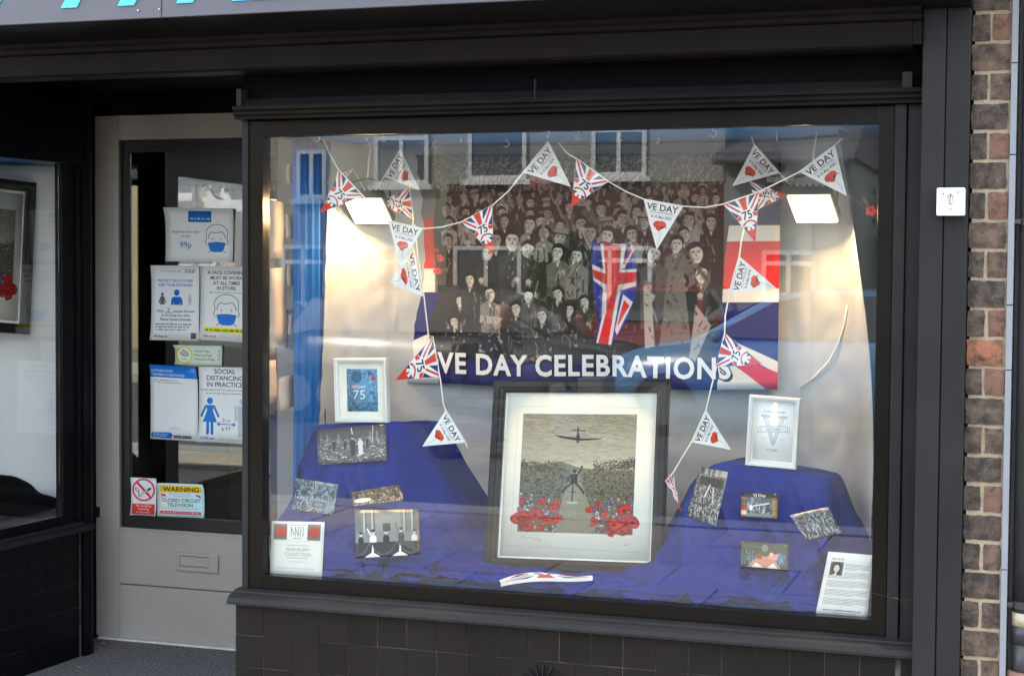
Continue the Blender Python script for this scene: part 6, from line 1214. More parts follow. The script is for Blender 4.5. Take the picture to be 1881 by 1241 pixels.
# ------------------------------------------------------------------ lamps, ceiling hooks
lamp_face = emit('lit_lamp_face', (1.0, 0.82, 0.52), 9.0)
lamp_body = mat('dark_lamp_housing', (0.05, 0.048, 0.045), 0.5)
def floodlight(c, label, n, wdt, hgt, energy):
    c = Vector(c); n = Vector(n).normalized(); u = n.cross(Vector((0, 0, 1))).normalized() * -1; v = n.cross(u) 
    if v.z < 0: v = -v
    t = empty('floodlight', c, label, 'floodlight', 'floodlights lighting the window display')
    def slab(bm, a0, a1, b0, b1, d0, d1):
        vs = [bm.verts.new(c + u * a + v * b + n * d) for a in (a0, a1) for b in (b0, b1) for d in (d0, d1)]
        A, B_, C_, D, E, F_, G, H = vs
        for q_ in ((A, B_, D, C_), (E, G, H, F_), (A, E, F_, B_), (C_, D, H, G), (A, C_, G, E), (B_, F_, H, D)): bm.faces.new(q_)
        bmesh.ops.recalc_face_normals(bm, faces=bm.faces[:])
    bm = BM(); slab(bm, -wdt / 2 - 0.006, wdt / 2 + 0.006, -hgt / 2 - 0.006, hgt / 2 + 0.006, -0.03, -0.002); mesh_obj('housing', bm, lamp_body, t)
    bm = BM(); slab(bm, -wdt / 2, wdt / 2, -hgt / 2, hgt / 2, -0.0015, 0.0015); mesh_obj('lit_face', bm, lamp_face, t)
    bm = BM()
    for k in range(6): slab(bm, -wdt / 2 + 0.01 + k * (wdt - 0.026) / 5, -wdt / 2 + 0.014 + k * (wdt - 0.026) / 5, -hgt / 2, hgt / 2, -0.042, -0.0305)
    mesh_obj('cooling_fins', bm, lamp_body, t)
    bm = BM(); p = lambda a, b, d: c + u * a + v * b + n * d
    tube(bm, [p(-wdt / 2 - 0.01, 0, -0.015), p(-wdt / 2 - 0.012, 0.03, -0.05), p(-wdt / 2 - 0.01, 0.05, -0.075), p(0, 0.06, -0.085), p(wdt / 2 + 0.01, 0.05, -0.075), p(wdt / 2 + 0.012, 0.03, -0.05), p(wdt / 2 + 0.01, 0, -0.015)], 0.004, 8); mesh_obj('bracket', bm, lamp_body, t, True)
    e = p(0, 0.06, -0.085); bm = BM(); tube(bm, [e, (e.x, e.y + 0.01, e.z + 0.06), (e.x + 0.01, e.y + 0.01, 1.911)], 0.003, 8)
    tube(bm, [(c.x + 0.045 * math.cos(a), c.y - 0.01, c.z + 0.068 + 0.034 * math.sin(a)) for a in np.linspace(2.9, 6.6, 16)], 0.0016, 6); mesh_obj('cable', bm, cord_w, t, True)
    ld = bpy.data.lights.new('floodlight_beam', 'AREA'); ld.shape = 'RECTANGLE'; ld.size = wdt; ld.size_y = hgt; ld.energy = energy; ld.color = (1.0, 0.55, 0.22)
    lo = bpy.data.objects.new('floodlight_beam', ld); col.objects.link(lo); lo.parent = t; lo.location = n * 0.004; lo.rotation_euler = (-n).to_track_quat('Z', 'Y').to_euler()
floodlight((-2.1104, 0.5, 1.6832), 'lit square floodlight hanging at the upper left of the window', (0.05, -0.52, -0.85), 0.122, 0.135, 1.6)
floodlight((-0.6908, 0.5, 1.6834), 'lit square floodlight hanging at the upper right of the window', (-0.05, -0.52, -0.85), 0.122, 0.135, 1.6)
hk = mat('white_hook', (0.7, 0.7, 0.7), 0.4); first = None
for k, (x, y) in enumerate(((-2.15, 0.2), (-2.08, 0.42), (-1.95, 0.25), (-1.88, 0.5), (-1.72, 0.3), (-1.66, 0.55), (-1.42, 0.22), (-1.36, 0.33), (-1.25, 0.4), (-1.16, 0.5), (-0.95, 0.3), (-0.80, 0.5))):
    if first is None:
        bm = BM(); tube(bm, [(0, 0, 0), (0, 0, -0.010)] + [(0.009 * math.sin(a), 0, -0.019 + 0.009 * math.cos(a)) for a in np.linspace(0.2, 4.4, 9)], 0.0017, 6)
        bm.transform(Matrix.Translation((x, y, 1.912))); first = mesh_obj('ceiling_hook', bm, hk, smooth=True, loc=(x, y, 1.912)); o = first
    else: o = first.copy(); col.objects.link(o); o.location = (x, y, 1.912)
    o.rotation_euler = (0, 0, k * 1.3); props(o, 'small white cup hook screwed into the blue ceiling of the window', 'hook', 'cup hooks in the blue window ceiling')

t = empty('poppy_spray', (-0.498, 0.3, 1.669), 'small artificial red poppy on thin wire stems beside the right lamp', 'flower')
c_ = Vector((-0.498, 0.3, 1.669)); bm = BM()
for k in range(5):
    a = k * 1.257; ball(bm, c_ + Vector((0.009 * math.cos(a), -0.002, 0.008 * math.sin(a))), 0.010, 1, 0.35, 0.9, 1)
mesh_obj('petals', bm, mat('poppy_red', (0.62, 0.04, 0.02), 0.6), t, True); bm = BM()
for k in range(7): a = 2.2 + k * 0.33; tube(bm, [c_, c_ + Vector((0.03 * math.cos(a), 0, 0.035 + 0.01 * math.sin(k * 3)))], 0.0008, 5)
tube(bm, [c_, c_ + Vector((-0.05, 0.01, 0.03)), c_ + Vector((-0.09, 0.02, 0.07))], 0.0008, 5); mesh_obj('stem', bm, mat('thin_wire_stem', (0.12, 0.10, 0.05), 0.7), t)
cpts = []; eye = Vector((0, -4.34, 1.5))
for p in [(-0.5833, 0.47, 1.404), (-0.5903, 0.47, 1.3485), (-0.6066, 0.47, 1.2926), (-0.634, 0.47, 1.238), (-0.6713, 0.47, 1.1955), (-0.7152, 0.47, 1.159)]:
    d = (Vector(p) - eye).normalized(); h = BACK.ray_cast(eye, d)[0]; cpts.append((h or Vector(p)) - d * 0.006)
bm = BM(); tube(bm, cpts, 0.0026, 8); props(mesh_obj('white_cable', bm, cord_w, smooth=True), 'white cable curving down the paper backdrop below the right lamp', 'cable')
# ------------------------------------------------------------------ small things on the porch floor and frame
leaf_m = mat('dry_leaf', (0.24, 0.15, 0.07), 0.8); chip = mat('pale_scrap', (0.6, 0.57, 0.5), 0.8)
def scrap(p, s, m, label, seed, cat='litter'):
    g = random.Random(seed); bm = BM(); c = bm.verts.new((p[0], p[1], p[2] + s * 0.25)); ring = []
    a0 = g.uniform(0, 6)
    for k in range(7):
        a = a0 + k * 6.283 / 7; r_ = s * g.uniform(0.4, 1.0) * (1.8 if k in (0, 1) else 0.8); ring.append(bm.verts.new((p[0] + r_ * math.cos(a), p[1] + r_ * math.sin(a), p[2] + s * g.uniform(0.02, 0.5))))
    for k in range(7): bm.faces.new((c, ring[k], ring[(k + 1) % 7]))
    ex = bmesh.ops.extrude_face_region(bm, geom=bm.faces[:])
    for v in [q_ for q_ in ex['geom'] if isinstance(q_, bmesh.types.BMVert)]: v.co.z += 0.0006
    return props(mesh_obj('litter', bm, m), label, cat, 'litter on the porch floor')
for k, (p, s, m, l) in enumerate([((-3.6598, 1.2558, 0.016), 0.016, 1, 'curled dry leaf at the foot of the black door jamb'), ((-3.5459, 1.2067, 0.016), 0.011, 0, 'pale scrap on the porch floor just below the grey door'), ((-3.5871, 0.8763, 0.016), 0.01, 0, 'pale shred on the porch floor near the tiled wall, middle'), ((-3.5789, 1.1056, 0.016), 0.006, 1, 'tiny brown leaf between the door jamb and the riser'), ((-3.3576, 1.0162, 0.016), 0.008, 1, 'small brown leaf out on the porch floor in front of the door'), ((-3.4166, 0.8405, 0.016), 0.005, 0, 'tiny white crumb on the porch floor'), ((-3.6018, 0.7111, 0.016), 0.012, 1, 'dry stalk at the lower left corner of the picture')]):
    scrap(p, s, leaf_m if m else chip, l, k + 3)
c0 = Vector((-0.3909, 0.05, 0.6382)); lf_ = scrap(c0, 0.006, mat('reddish_leaf', (0.32, 0.13, 0.08), 0.8), 'small reddish dead leaf caught on the frame by a cobweb', 40, 'leaf'); del lf_['group']; lf_.name = 'dead_leaf'
bm = BM(); tube(bm, [c0 + Vector((-0.09, 0.018, 0.012)), c0, c0 + Vector((0.03, 0, -0.016))], 0.00022, 4); tube(bm, [c0, c0 + Vector((0.035, 0, -0.002))], 0.00025, 4)
props(mesh_obj('cobweb', bm, mat('dusty_web', (0.16, 0.11, 0.07), 0.9)), 'thin cobweb strands at the lower right corner of the window frame', 'cobweb')
# ------------------------------------------------------------------ across the street (seen mirrored in the glass)
upvc = mat('white_window_plastic', (0.6, 0.6, 0.59), 0.4); pane_m = mat('dark_window_pane', (0.03, 0.035, 0.04), 0.08, spec=0.8)
slate = mat('slate_roof', (0.09, 0.09, 0.10), 0.7, (0.14, 0.13, 0.13), 6, 0.7, 0.4, 30); cream = mat('cream_render', (0.33, 0.30, 0.23), 0.85, (0.38, 0.34, 0.26), 1.5, 0.6, 0.2)
pale = mat('pale_grey_render', (0.27, 0.27, 0.25), 0.85, (0.32, 0.31, 0.29), 1.2, 0.6, 0.2); netc = mat('net_curtain', (0.5, 0.5, 0.48), 0.9)
dbrick = brick_material('dark_red_brick', (0.20, 0.065, 0.05), (0.14, 0.05, 0.04), (0.20, 0.16, 0.13))
FY = -19.2
def house(name, label, x0, x1, zb, ztop, mlow, mup, wins, door=None, split=None, depth=8, ridge=2.6, cat='house'):
    t = empty(name, ((x0 + x1) / 2, FY, 0), label, cat)
    split = split or ztop
    bxo('wall', x0, x1, FY - depth, FY, 0.0, split, mlow, t)
    if split < ztop: bxo('upper_wall', x0, x1, FY - depth, FY + 0.02, split, ztop, mup, t)
    bm = BM(); a = 0.35
    v = [bm.verts.new(p) for p in ((x0 - 0.1, FY + a, ztop), (x1 + 0.1, FY + a, ztop), (x1 + 0.1, FY - depth - a, ztop), (x0 - 0.1, FY - depth - a, ztop), (x0 - 0.1, FY - depth / 2, ztop + ridge), (x1 + 0.1, FY - depth / 2, ztop + ridge))]
    for f in ((0, 1, 5, 4), (2, 3, 4, 5), (1, 2, 5), (3, 0, 4), (0, 3, 2, 1)): bm.faces.new([v[i] for i in f])
    bmesh.ops.recalc_face_normals(bm, faces=bm.faces[:]); rf = mesh_obj('roof', bm, slate, t)
    bxo('chimney', x0 + 0.4, x0 + 1.3, FY - depth / 2 - 0.4, FY - depth / 2 + 0.4, ztop + ridge * 0.6, ztop + ridge + 1.0, dbrick, rf)
    bm = BM(); tube(bm, [(x0 - 0.1, FY + a + 0.05, ztop - 0.03), (x1 + 0.1, FY + a + 0.05, ztop - 0.03)], 0.06, 8); mesh_obj('gutter', bm, slate, t)
    for (wx0, wx1, wz0, wz1, nm, tr) in wins:
        bm = BM(); y0, y1 = FY + 0.021, FY + 0.075; w = 0.065
        for q_ in ((wx0, wx0 + w, wz0, wz1), (wx1 - w, wx1, wz0, wz1), (wx0 + w, wx1 - w, wz0, wz0 + w), (wx0 + w, wx1 - w, wz1 - w, wz1)): box(bm, q_[0], q_[1], y0, y1, q_[2], q_[3])
        for k in range(1, nm): xx = wx0 + (wx1 - wx0) * k / nm; box(bm, xx - w / 2, xx + w / 2, y0, y1 - 0.003, wz0 + w, wz1 - w)
        if tr: zz = wz1 - (wz1 - wz0) * 0.28; box(bm, wx0 + w, wx1 - w, y0, y1 - 0.006, zz - w / 2, zz + w / 2)
        fr = mesh_obj('window', bm, upvc, t)
        bxo('pane', wx0 + 0.03, wx1 - 0.03, FY + 0.0215, FY + 0.035, wz0 + 0.03, wz1 - 0.03, pane_m, fr)
        bxo('sill', wx0 - 0.08, wx1 + 0.08, FY + 0.0215, FY + 0.14, wz0 - 0.08, wz0 - 0.002, upvc, fr)
    if door:
        d0, d1 = door; bxo('front_door', d0, d1, FY + 0.022, FY + 0.07, 0.02, 2.05, mat('painted_front_door', (0.2, 0.03, 0.03), 0.4), t)
    return t
ww = lambda a, b: (min(a[0], b[0]), max(a[0], b[0]), min(a[2], b[2]), max(a[2], b[2]))
HX = [-16.748, -12.712, -9.03, -4.679, -2.868]
house('terraced_house', 'red brick terraced house with pale upper storey across the street', HX[2], HX[3], 0, 5.4, dbrick, pale,
    [(*ww(*q), n, tr) for q, n, tr in [(((-8.888, -19.2, 1.087), (-7.279, -19.2, 1.858)), 3, 0), (((-7.039, -19.2, 1.092), (-5.738, -19.2, 1.861)), 2, 1), (((-8.657, -19.2, 2.868), (-7.713, -19.2, 3.94)), 1, 1), (((-6.689, -19.2, 2.897), (-5.843, -19.2, 3.855)), 2, 1)]], split=2.807)
house('terraced_house', 'cream rendered terraced house across the street, left of the brick one', HX[1], HX[2], 0, 5.5, cream, cream,
    [(*ww(*q), n, tr) for q, n, tr in [(((-11.563, -19.2, 2.595), (-11.05, -19.2, 3.375)), 2, 0), (((-10.223, -19.2, 2.808), (-9.31, -19.2, 3.81)), 2, 1), (((-11.83, -19.2, 0.902), (-10.687, -19.2, 1.867)), 3, 1), (((-10.215, -19.2, 0.925), (-9.482, -19.2, 1.869)), 2, 1)]])
house('terraced_house', 'pale grey rendered low house across the street, right end of the terrace', HX[3], HX[4], 0, 3.118, pale, pale,
    [(*ww(*q), n, tr) for q, n, tr in [(((-3.952, -19.2, 2.867), (-3.72, -19.2, 3.139)), 1, 0), (((-4.102, -19.2, 1.128), (-3.325, -19.2, 1.805)), 2, 1)]], ridge=2.2)
house('terraced_house', 'cream house with brown tinge across the street, leftmost of the terrace', HX[0], HX[1], 0, 5.6, mat('ochre_render', (0.40, 0.34, 0.22), 0.85, (0.46, 0.40, 0.28), 1.2, 0.6), cream,
    [(*ww(*q), n, tr) for q, n, tr in [(((-15.579, -19.2, 2.766), (-14.775, -19.2, 3.66)), 2, 1), (((-14.522, -19.2, 2.759), (-13.92, -19.2, 3.646)), 2, 1), (((-15.583, -19.2, 0.805), (-14.357, -19.2, 1.801)), 3, 1)]])
xx0 = HX[4]
t = empty('garage', (xx0 + 3.2, -22, 0), 'low pale garage beyond the end of the terrace', 'garage')
FY = -22.0
bxo('wall', xx0 + 0.8, xx0 + 5.0, -26, -22, 0, 2.1, pale, t); bxo('roof', xx0 + 0.7, xx0 + 5.1, -26.1, -21.85, 2.1, 2.25, slate, t); fr = bxo('window', xx0 + 1.3, xx0 + 2.0, -21.99, -21.93, 1.2, 1.8, upvc, t); bxo('pane', xx0 + 1.36, xx0 + 1.94, -21.95, -21.925, 1.26, 1.74, pane_m, fr)
# garden walls
for (a, b, l) in ((HX[1], HX[2] - 0.6, 'low brick garden wall across the street in front of the cream house'), (HX[3], HX[4] + 4, 'low brick garden wall across the street in front of the grey house')):
    props(bxo('garden_wall', a, b, -15.75, -15.53, 0.0, 0.75, dbrick), l, 'wall')
# trees: tapered trunk, limbs, leaf clumps
def leaf_material(name, c, c2):
    m, nt, b = nodes(name); oi = N(nt, 'ShaderNodeNewGeometry'); n = N(nt, 'ShaderNodeTexNoise', Scale=1.7, Detail=2.0); nt.links.new(oi.outputs['Position'], n.inputs['Vector'])
    r = N(nt, 'ShaderNodeMixRGB'); r.inputs['Color1'].default_value = (*c, 1); r.inputs['Color2'].default_value = (*c2, 1); nt.links.new(n.outputs['Fac'], r.inputs['Fac']); nt.links.new(r.outputs[0], b.inputs['Base Color']); b.inputs['Roughness'].default_value = 0.6; return m
bark = mat('bark', (0.12, 0.09, 0.065), 0.9, bump=0.6); leafm = leaf_material('leaves', (0.045, 0.085, 0.02), (0.11, 0.13, 0.035))
def tree(x, y, h, r, label, seed, base=0.3):
    g = random.Random(seed); t = empty('garden_tree', (x, y, 0), label, 'tree')
    bm = BM(); tube(bm, [(x, y, 0), (x + 0.05, y, h * 0.25), (x - 0.05, y + 0.05, h * 0.55), (x, y, h * 0.9)], [h * 0.03, h * 0.024, h * 0.014, h * 0.004], 8)
    cl = []
    for k in range(16):
        a = g.uniform(0, 6.283); z0 = h * g.uniform(base, 0.75); rr_ = r * g.uniform(0.5, 1.0) * math.sin(math.pi * min(0.95, (z0 / h - base + 0.25)) ); e = Vector((x + rr_ * math.cos(a), y + rr_ * math.sin(a), z0 + h * g.uniform(0.08, 0.2)))
        tube(bm, [(x, y, z0), (x * 0.5 + e.x * 0.5, y * 0.5 + e.y * 0.5, z0 + h * 0.05), e], [h * 0.010, h * 0.006, h * 0.002], 5); cl.append(e); cl.append((e + Vector((x, y, e.z + 0.2))) / 2)
    cl.append(Vector((x, y, h * 0.95))); mesh_obj('trunk', bm, bark, t, True)
    vs = []; fs = []
    for e in cl:
        cr_ = r * g.uniform(0.22, 0.42)
        for k in range(130):
            d = Vector((g.gauss(0, 1), g.gauss(0, 1), g.gauss(0, 0.8))).normalized() * cr_ * g.uniform(0.3, 1.08); p = e + d; s = g.uniform(0.05, 0.11); a = Vector((g.gauss(0, 1), g.gauss(0, 1), g.gauss(0, 1))).normalized(); b = a.orthogonal().normalized() * s; a = a * s * 1.5
            i = len(vs); vs += [p - a * 0.5, p + b * 0.5, p + a * 0.6, p - b * 0.5]; fs.append((i, i + 1, i + 2, i + 3))
    o_ = ORIGIN[t.name]; me = bpy.data.meshes.new('crown'); me.from_pydata([v - o_ for v in vs], [], fs); me.materials.append(leafm); link_mesh('crown', me, t, o_); return t
tree(-2.533, -24, 5.6, 2.0, 'tall leafy tree beyond the garage across the street', 3, 0.2)
tree(-12.534, -16.6, 4.6, 1.2, 'small leafy tree in the front garden of the leftmost house across the street', 5, 0.45)
tree(-6.592 + 0.35, -16.4, 1.9, 0.55, 'small round bush in the front garden of the brick house across the street', 8, 0.35)
# parked cars
rub = mat('tyre_rubber', (0.02, 0.02, 0.02), 0.8); rimm = mat('dull_alloy_rim', (0.16, 0.16, 0.16), 0.5, metal=0.3); cgl = mat('car_glass', (0.02, 0.025, 0.028), 0.06, spec=0.8); lampm = mat('headlamp_lens', (0.55, 0.56, 0.58), 0.12); plate = mat('yellow_plate', (0.65, 0.50, 0.06), 0.5); black_trim = mat('black_car_trim', (0.02, 0.02, 0.02), 0.5)
def car(label, x, y, rz, paint_m):
    t = empty('parked_car', (x, y, -0.12), label, 'car', 'cars parked across the street'); Mx = Matrix.Translation((x, y, -0.12)) @ Matrix.Rotation(rz, 4, 'Z')
    def add(name, bm, m, smooth=False, parent=None): bm.transform(Mx); return mesh_obj(name, bm, m, parent or t, smooth)
    # stations along the car: x, half width, z low, z shoulder, z top, half width at top
    st = [(-2.02, 0.70, 0.42, 0.62, 0.70, 0.62), (-1.95, 0.80, 0.26, 0.80, 0.90, 0.70), (-1.55, 0.86, 0.22, 0.90, 0.97, 0.76), (-0.6, 0.87, 0.20, 0.90, 0.96, 0.76), (0.5, 0.87, 0.20, 0.88, 0.94, 0.76), (0.95, 0.87, 0.20, 0.86, 0.93, 0.75), (1.55, 0.85, 0.22, 0.78, 0.84, 0.72), (1.92, 0.78, 0.24, 0.66, 0.72, 0.62), (2.03, 0.66, 0.36, 0.52, 0.56, 0.54)]
    bm = BM(); rings = []
    for (sx, hw, zl, zs, zt, tw_) in st: rings.append([bm.verts.new(p) for p in ((sx, -hw * 0.9, zl), (sx, -hw, (zl + zs) / 2), (sx, -hw * 0.97, zs), (sx, -tw_, zt), (sx, 0, zt + 0.03), (sx, tw_, zt), (sx, hw * 0.97, zs), (sx, hw, (zl + zs) / 2), (sx, hw * 0.9, zl))])
    for a, b in zip(rings, rings[1:]):
        for i in range(9): bm.faces.new((a[i], a[(i + 1) % 9], b[(i + 1) % 9], b[i]))
    bm.faces.new(rings[0]); bm.faces.new(rings[-1][::-1]); bmesh.ops.recalc_face_normals(bm, faces=bm.faces[:]); add('body', bm, paint_m, True)
    bm = BM(); cab = [(-1.88, 0.90, 0.74), (-1.62, 1.30, 0.62), (-1.2, 1.42, 0.60), (-0.2, 1.45, 0.60), (0.25, 1.38, 0.60), (1.02, 0.93, 0.73)]
    base_ = [bm.verts.new((cx_, s * 0.76, 0.91)) for s in (-1, 1) for cx_ in (-1.88, 1.02)]
    tp = [[bm.verts.new((cx_, s * hw, cz)) for (cx_, cz, hw) in cab] for s in (-1, 1)]
    n_ = len(cab)
    for i in range(n_ - 1): bm.faces.new((tp[0][i], tp[0][i + 1], tp[1][i + 1], tp[1][i]))
    for s in (0, 1): bm.faces.new(tp[s])
    bmesh.ops.recalc_face_normals(bm, faces=bm.faces[:]); add('cabin', bm, paint_m)
    def strip_(pts):
        bm = BM(); bm.faces.new([bm.verts.new(p) for p in pts]); e = bmesh.ops.extrude_face_region(bm, geom=bm.faces[:]); return bm
    for s in (-1, 1):
        for q_ in (((-1.55, 0.97), (-1.42, 1.32), (-1.12, 1.37), (-0.62, 1.39), (-0.62, 0.97)), ((-0.55, 0.97), (-0.55, 1.39), (-0.18, 1.40), (0.20, 1.33), (0.80, 0.98))):
            bm = BM(); v1 = [bm.verts.new((a, s * (0.775 - 0.32 * (b - 0.93)), b)) for a, b in q_]; f_ = bm.faces.new(v1); e = bmesh.ops.extrude_face_region(bm, geom=[f_])
            for v in [g_ for g_ in e['geom'] if isinstance(g_, bmesh.types.BMVert)]: v.co.y -= s * 0.05
            bmesh.ops.recalc_face_normals(bm, faces=bm.faces[:]); add('side_window', bm, cgl)
        for wx_ in (-1.25, 1.25):
            bm = BM(); tube(bm, [(wx_, s * 0.70, 0.31), (wx_, s * 0.875, 0.31)], 0.31, 20); w_ = add('wheel', bm, rub)
            bm = BM(); tube(bm, [(wx_, s * 0.86, 0.31), (wx_, s * 0.885, 0.31)], 0.20, 12); add('rim', bm, rimm, False, w_)
        bm = BM(); ball(bm, (1.88, s * 0.58, 0.62), 0.14, 0.9, 1.1, 0.55); add('headlight', bm, lampm, True)
        bm = BM(); ball(bm, (-1.93, s * 0.64, 0.80), 0.10, 0.5, 0.9, 1.2); add('tail_light', bm, mat('tail_light_red', (0.4, 0.02, 0.02), 0.2), True)
        bm = BM(); ball(bm, (0.72, s * 0.93, 0.99), 0.09, 0.7, 1, 0.7); add('wing_mirror', bm, paint_m, True)
    for a, b in (((0.33, 1.335), (0.99, 0.965)), ((-1.83, 0.99), (-1.64, 1.27))):
        bm = BM(); vv = [bm.verts.new((px_ + (0.012 if a[0] > 0 else -0.012), s * hw, pz + 0.012)) for (px_, pz), hw in ((a, 0.55), (b, 0.64)) for s in (-1, 1)]; f_ = bm.faces.new((vv[0], vv[1], vv[3], vv[2])); e = bmesh.ops.extrude_face_region(bm, geom=[f_])
        for v in [g_ for g_ in e['geom'] if isinstance(g_, bmesh.types.BMVert)]: v.co.z -= 0.03
        bmesh.ops.recalc_face_normals(bm, faces=bm.faces[:]); add('windscreen', bm, cgl)
    for px_ in (2.035, -2.045): bm = BM(); box(bm, px_ - 0.01, px_ + 0.01, -0.26, 0.26, 0.42, 0.53); add('number_plate', bm, plate)
    bm = BM(); box(bm, 1.96, 2.03, -0.45, 0.45, 0.30, 0.40); add('grille', bm, black_trim)
    return t
def cpaint(n, c): return mat(n, c, 0.22, tuple(v * 1.05 for v in c), 2, 0.3, spec=0.8)
car('black hatchback parked across the street in front of the brick house', -5.719 - 0.2, -11.9, 0.0, cpaint('black_car_paint', (0.012, 0.013, 0.016)))
car('dark red hatchback parked nose-on in the drive of the brick house', -5.057, -17.0, R(90), cpaint('red_car_paint', (0.22, 0.012, 0.015)))
car('light blue hatchback parked across the street, at the right of the reflection', -2.399, -11.9, R(180), cpaint('blue_car_paint', (0.09, 0.26, 0.48)))
car('dark grey hatchback parked across the street in front of the cream house', -8.871, -11.9, 0.0, cpaint('dark_grey_car_paint', (0.04, 0.042, 0.045)))
# street signs
t = empty('street_sign', (-7.945, -7.5, 0), 'grey pole with a direction sign and a name board near the far kerb', 'street sign')
sx, _, sz = (-10.921, -12.9, 2.766)
t.location = (sx, -12.9, 0); ORIGIN[t.name] = Vector((sx, -12.9, 0))
bm = BM(); tube(bm, [(sx - 0.5, -13.2, 0), (sx - 0.5, -13.2, sz + 0.5)], 0.045, 10); mesh_obj('pole', bm, rimm, t)
bm = BM(); box(bm, sx - 0.55, sx + 0.45, -13.13, -13.10, sz - 0.12, sz + 0.12, 0.01); mesh_obj('direction_board', bm, upvc, t); bm = BM(); box(bm, sx - 0.52, sx + 0.42, -13.098, -13.095, sz - 0.09, sz + 0.09); mesh_obj('board_face', bm, mat('sign_face_grey', (0.25, 0.26, 0.27), 0.5), t)
bm = BM(); box(bm, sx - 0.3, sx + 0.7, -13.13, -13.10, sz - 0.5, sz - 0.34, 0.01); mesh_obj('name_board', bm, upvc, t)
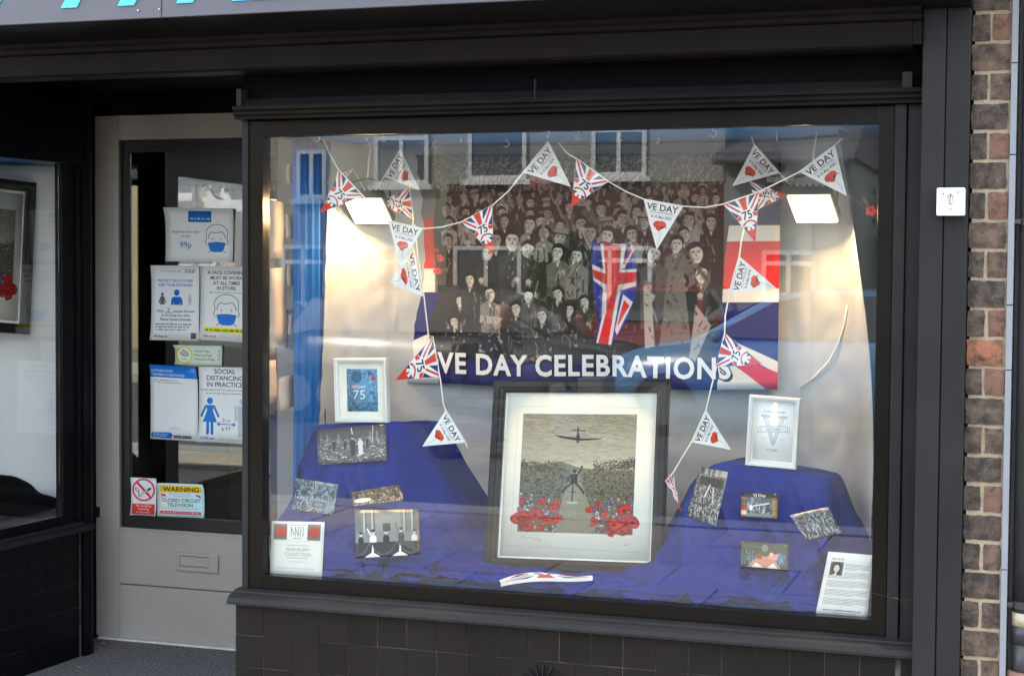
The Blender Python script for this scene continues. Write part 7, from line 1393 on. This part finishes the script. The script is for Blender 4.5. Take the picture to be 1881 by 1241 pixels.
# passer-by
def person(x, y, label):
    t = empty('person', (x, y, -0.12), label, 'person'); z0 = -0.12
    V = [(0, 0, 0.60), (0.01, 0, 0.80), (0.045, 0, 1.01), (0.06, 0, 1.09), (0.085, 0, 1.165), (0.095, 0, 1.25), (0.08, 0, 1.33),
         (0.04, -0.17, 1.03), (0.08, -0.235, 0.80), (0.32, -0.20, 0.84), (0.40, -0.19, 0.86), (0.04, 0.17, 1.03), (0.08, 0.235, 0.80), (0.32, 0.20, 0.84), (0.40, 0.19, 0.86),
         (0.06, -0.10, 0.58), (0.44, -0.12, 0.61), (0.42, -0.12, 0.25), (0.54, -0.12, 0.20), (0.06, 0.10, 0.58), (0.44, 0.12, 0.61), (0.42, 0.12, 0.25), (0.54, 0.12, 0.20)]
    E_ = [(0, 1), (1, 2), (2, 3), (3, 4), (4, 5), (5, 6), (2, 7), (7, 8), (8, 9), (9, 10), (2, 11), (11, 12), (12, 13), (13, 14), (0, 15), (15, 16), (16, 17), (17, 18), (0, 19), (19, 20), (20, 21), (21, 22)]
    Rr = [(.14, .17), (.15, .18), (.13, .17), (.058, .062), (.085, .075), (.098, .080), (.085, .07), (.07, .07), (.052, .052), (.04, .04), (.035, .045), (.07, .07), (.052, .052), (.04, .04), (.035, .045), (.10, .10), (.066, .066), (.045, .045), (.035, .05), (.10, .10), (.066, .066), (.045, .045), (.035, .05)]
    me = bpy.data.meshes.new('body'); me.from_pydata([(a, b, c) for a, b, c in V], E_, []); o = bpy.data.objects.new('body', me); col.objects.link(o)
    sk_ = o.modifiers.new('skin', 'SKIN'); 
    for i, r_ in enumerate(Rr): me.skin_vertices[0].data[i].radius = r_
    me.skin_vertices[0].data[0].use_root = True
    sb = o.modifiers.new('sub', 'SUBSURF'); sb.levels = 2; sb.render_levels = 2
    dg = bpy.context.evaluated_depsgraph_get(); m2 = bpy.data.meshes.new_from_object(o.evaluated_get(dg)); bpy.data.objects.remove(o)
    skin = mat('skin', (0.50, 0.29, 0.21), 0.5); coat = mat('navy_patterned_jacket', (0.012, 0.02, 0.05), 0.8, (0.05, 0.07, 0.12), 16, 0.9); trs = mat('dark_trousers', (0.02, 0.02, 0.025), 0.8); shoe = mat('dark_shoes', (0.02, 0.015, 0.012), 0.4)
    bm = BM(); bm.from_mesh(m2)
    for f in bm.faces:
        c = f.calc_center_median(); f.smooth = True; hand = (abs(c.y) > 0.13 and c.x > 0.345 and 0.78 < c.z < 0.95)
        f.material_index = 0 if (c.z > 1.10 or hand) else 1 if c.z > 0.66 else 3 if c.z < 0.255 else 2
    # nose, ears, brow on the head
    nb = BM(); ball(nb, (0.190, 0, 1.245), 0.022, 0.9, 0.7, 1.2)
    for s in (-1, 1): ball(nb, (0.075, s * 0.083, 1.25), 0.030, 0.7, 0.35, 1.1)
    ball(nb, (0.178, 0, 1.185), 0.018, 0.6, 1.4, 0.45); tmp = bpy.data.meshes.new('t'); nb.to_mesh(tmp); nb.free(); k0 = len(bm.faces); bm.from_mesh(tmp)
    bm.transform(Matrix.Translation((x, y, z0))); mesh_obj('body', bm, [skin, coat, trs, shoe], t)
    bm = BM()
    for s in (-1, 1): ball(bm, (0.168, s * 0.034, 1.27), 0.010)
    bm.transform(Matrix.Translation((x, y, z0))); mesh_obj('eyes', bm, black_deep, t, True)
    bm = BM()
    for hy, hx_, hz in ((-0.19, 0.42, 0.862), (0.19, 0.42, 0.862)):
        for k in range(4): tube(bm, [(hx_, hy - 0.03 + k * 0.02, hz), (hx_ + 0.045, hy - 0.032 + k * 0.021, hz - 0.01), (hx_ + 0.068 - 0.006 * abs(k - 1.5), hy - 0.032 + k * 0.021, hz - 0.035)], [0.010, 0.009, 0.007], 6)
        tube(bm, [(hx_ - 0.03, hy + (0.03 if hy < 0 else -0.03), hz), (hx_ + 0.02, hy + (0.05 if hy < 0 else -0.05), hz + 0.01)], [0.012, 0.008], 6)
    bm.transform(Matrix.Translation((x, y, z0))); mesh_obj('fingers', bm, skin, t, True)
    return t
person(-4.641, -8.8, "bald man in a dark patterned jacket riding a mobility scooter along the road")
px_, py_ = -4.641, -8.8
t = empty('mobility_scooter', (px_, py_, -0.12), 'dark blue mobility scooter carrying the bald man along the road', 'mobility scooter'); sp = cpaint('scooter_blue', (0.03, 0.06, 0.2))
for nm, bb, mm_ in (('platform', (-0.45, 0.75, -0.26, 0.26, 0.10, 0.15), black_trim), ('motor_cover', (-0.5, 0.1, -0.24, 0.24, 0.16, 0.32), sp), ('seat_post', (-0.08, 0.0, -0.05, 0.05, 0.32, 0.44), black_trim), ('seat', (-0.25, 0.28, -0.23, 0.23, 0.44, 0.51), black_trim), ('backrest', (-0.30, -0.20, -0.22, 0.22, 0.52, 0.98), black_trim), ('front_cowl', (0.62, 0.82, -0.20, 0.20, 0.15, 0.60), sp), ('basket', (0.83, 1.05, -0.2, 0.2, 0.5, 0.72), rimm)):
    bxo(nm, px_ + bb[0], px_ + bb[1], py_ + bb[2], py_ + bb[3], bb[4] - 0.12, bb[5] - 0.12, mm_, t, 0.015)
bm = BM(); tube(bm, [(px_ + 0.72, py_, 0.45), (px_ + 0.55, py_, 0.72)], 0.025, 8); tube(bm, [(px_ + 0.46, py_ - 0.22, 0.735), (px_ + 0.54, py_, 0.74), (px_ + 0.46, py_ + 0.22, 0.735)], 0.014, 8); mesh_obj('tiller', bm, black_trim, t, True)
for wx_ in (-0.35, 0.78):
    for s in (-1, 1): bm = BM(); tube(bm, [(px_ + wx_, py_ + s * 0.24, 0.0), (px_ + wx_, py_ + s * 0.32, 0.0)], 0.12, 16); mesh_obj('wheel', bm, rub, t)
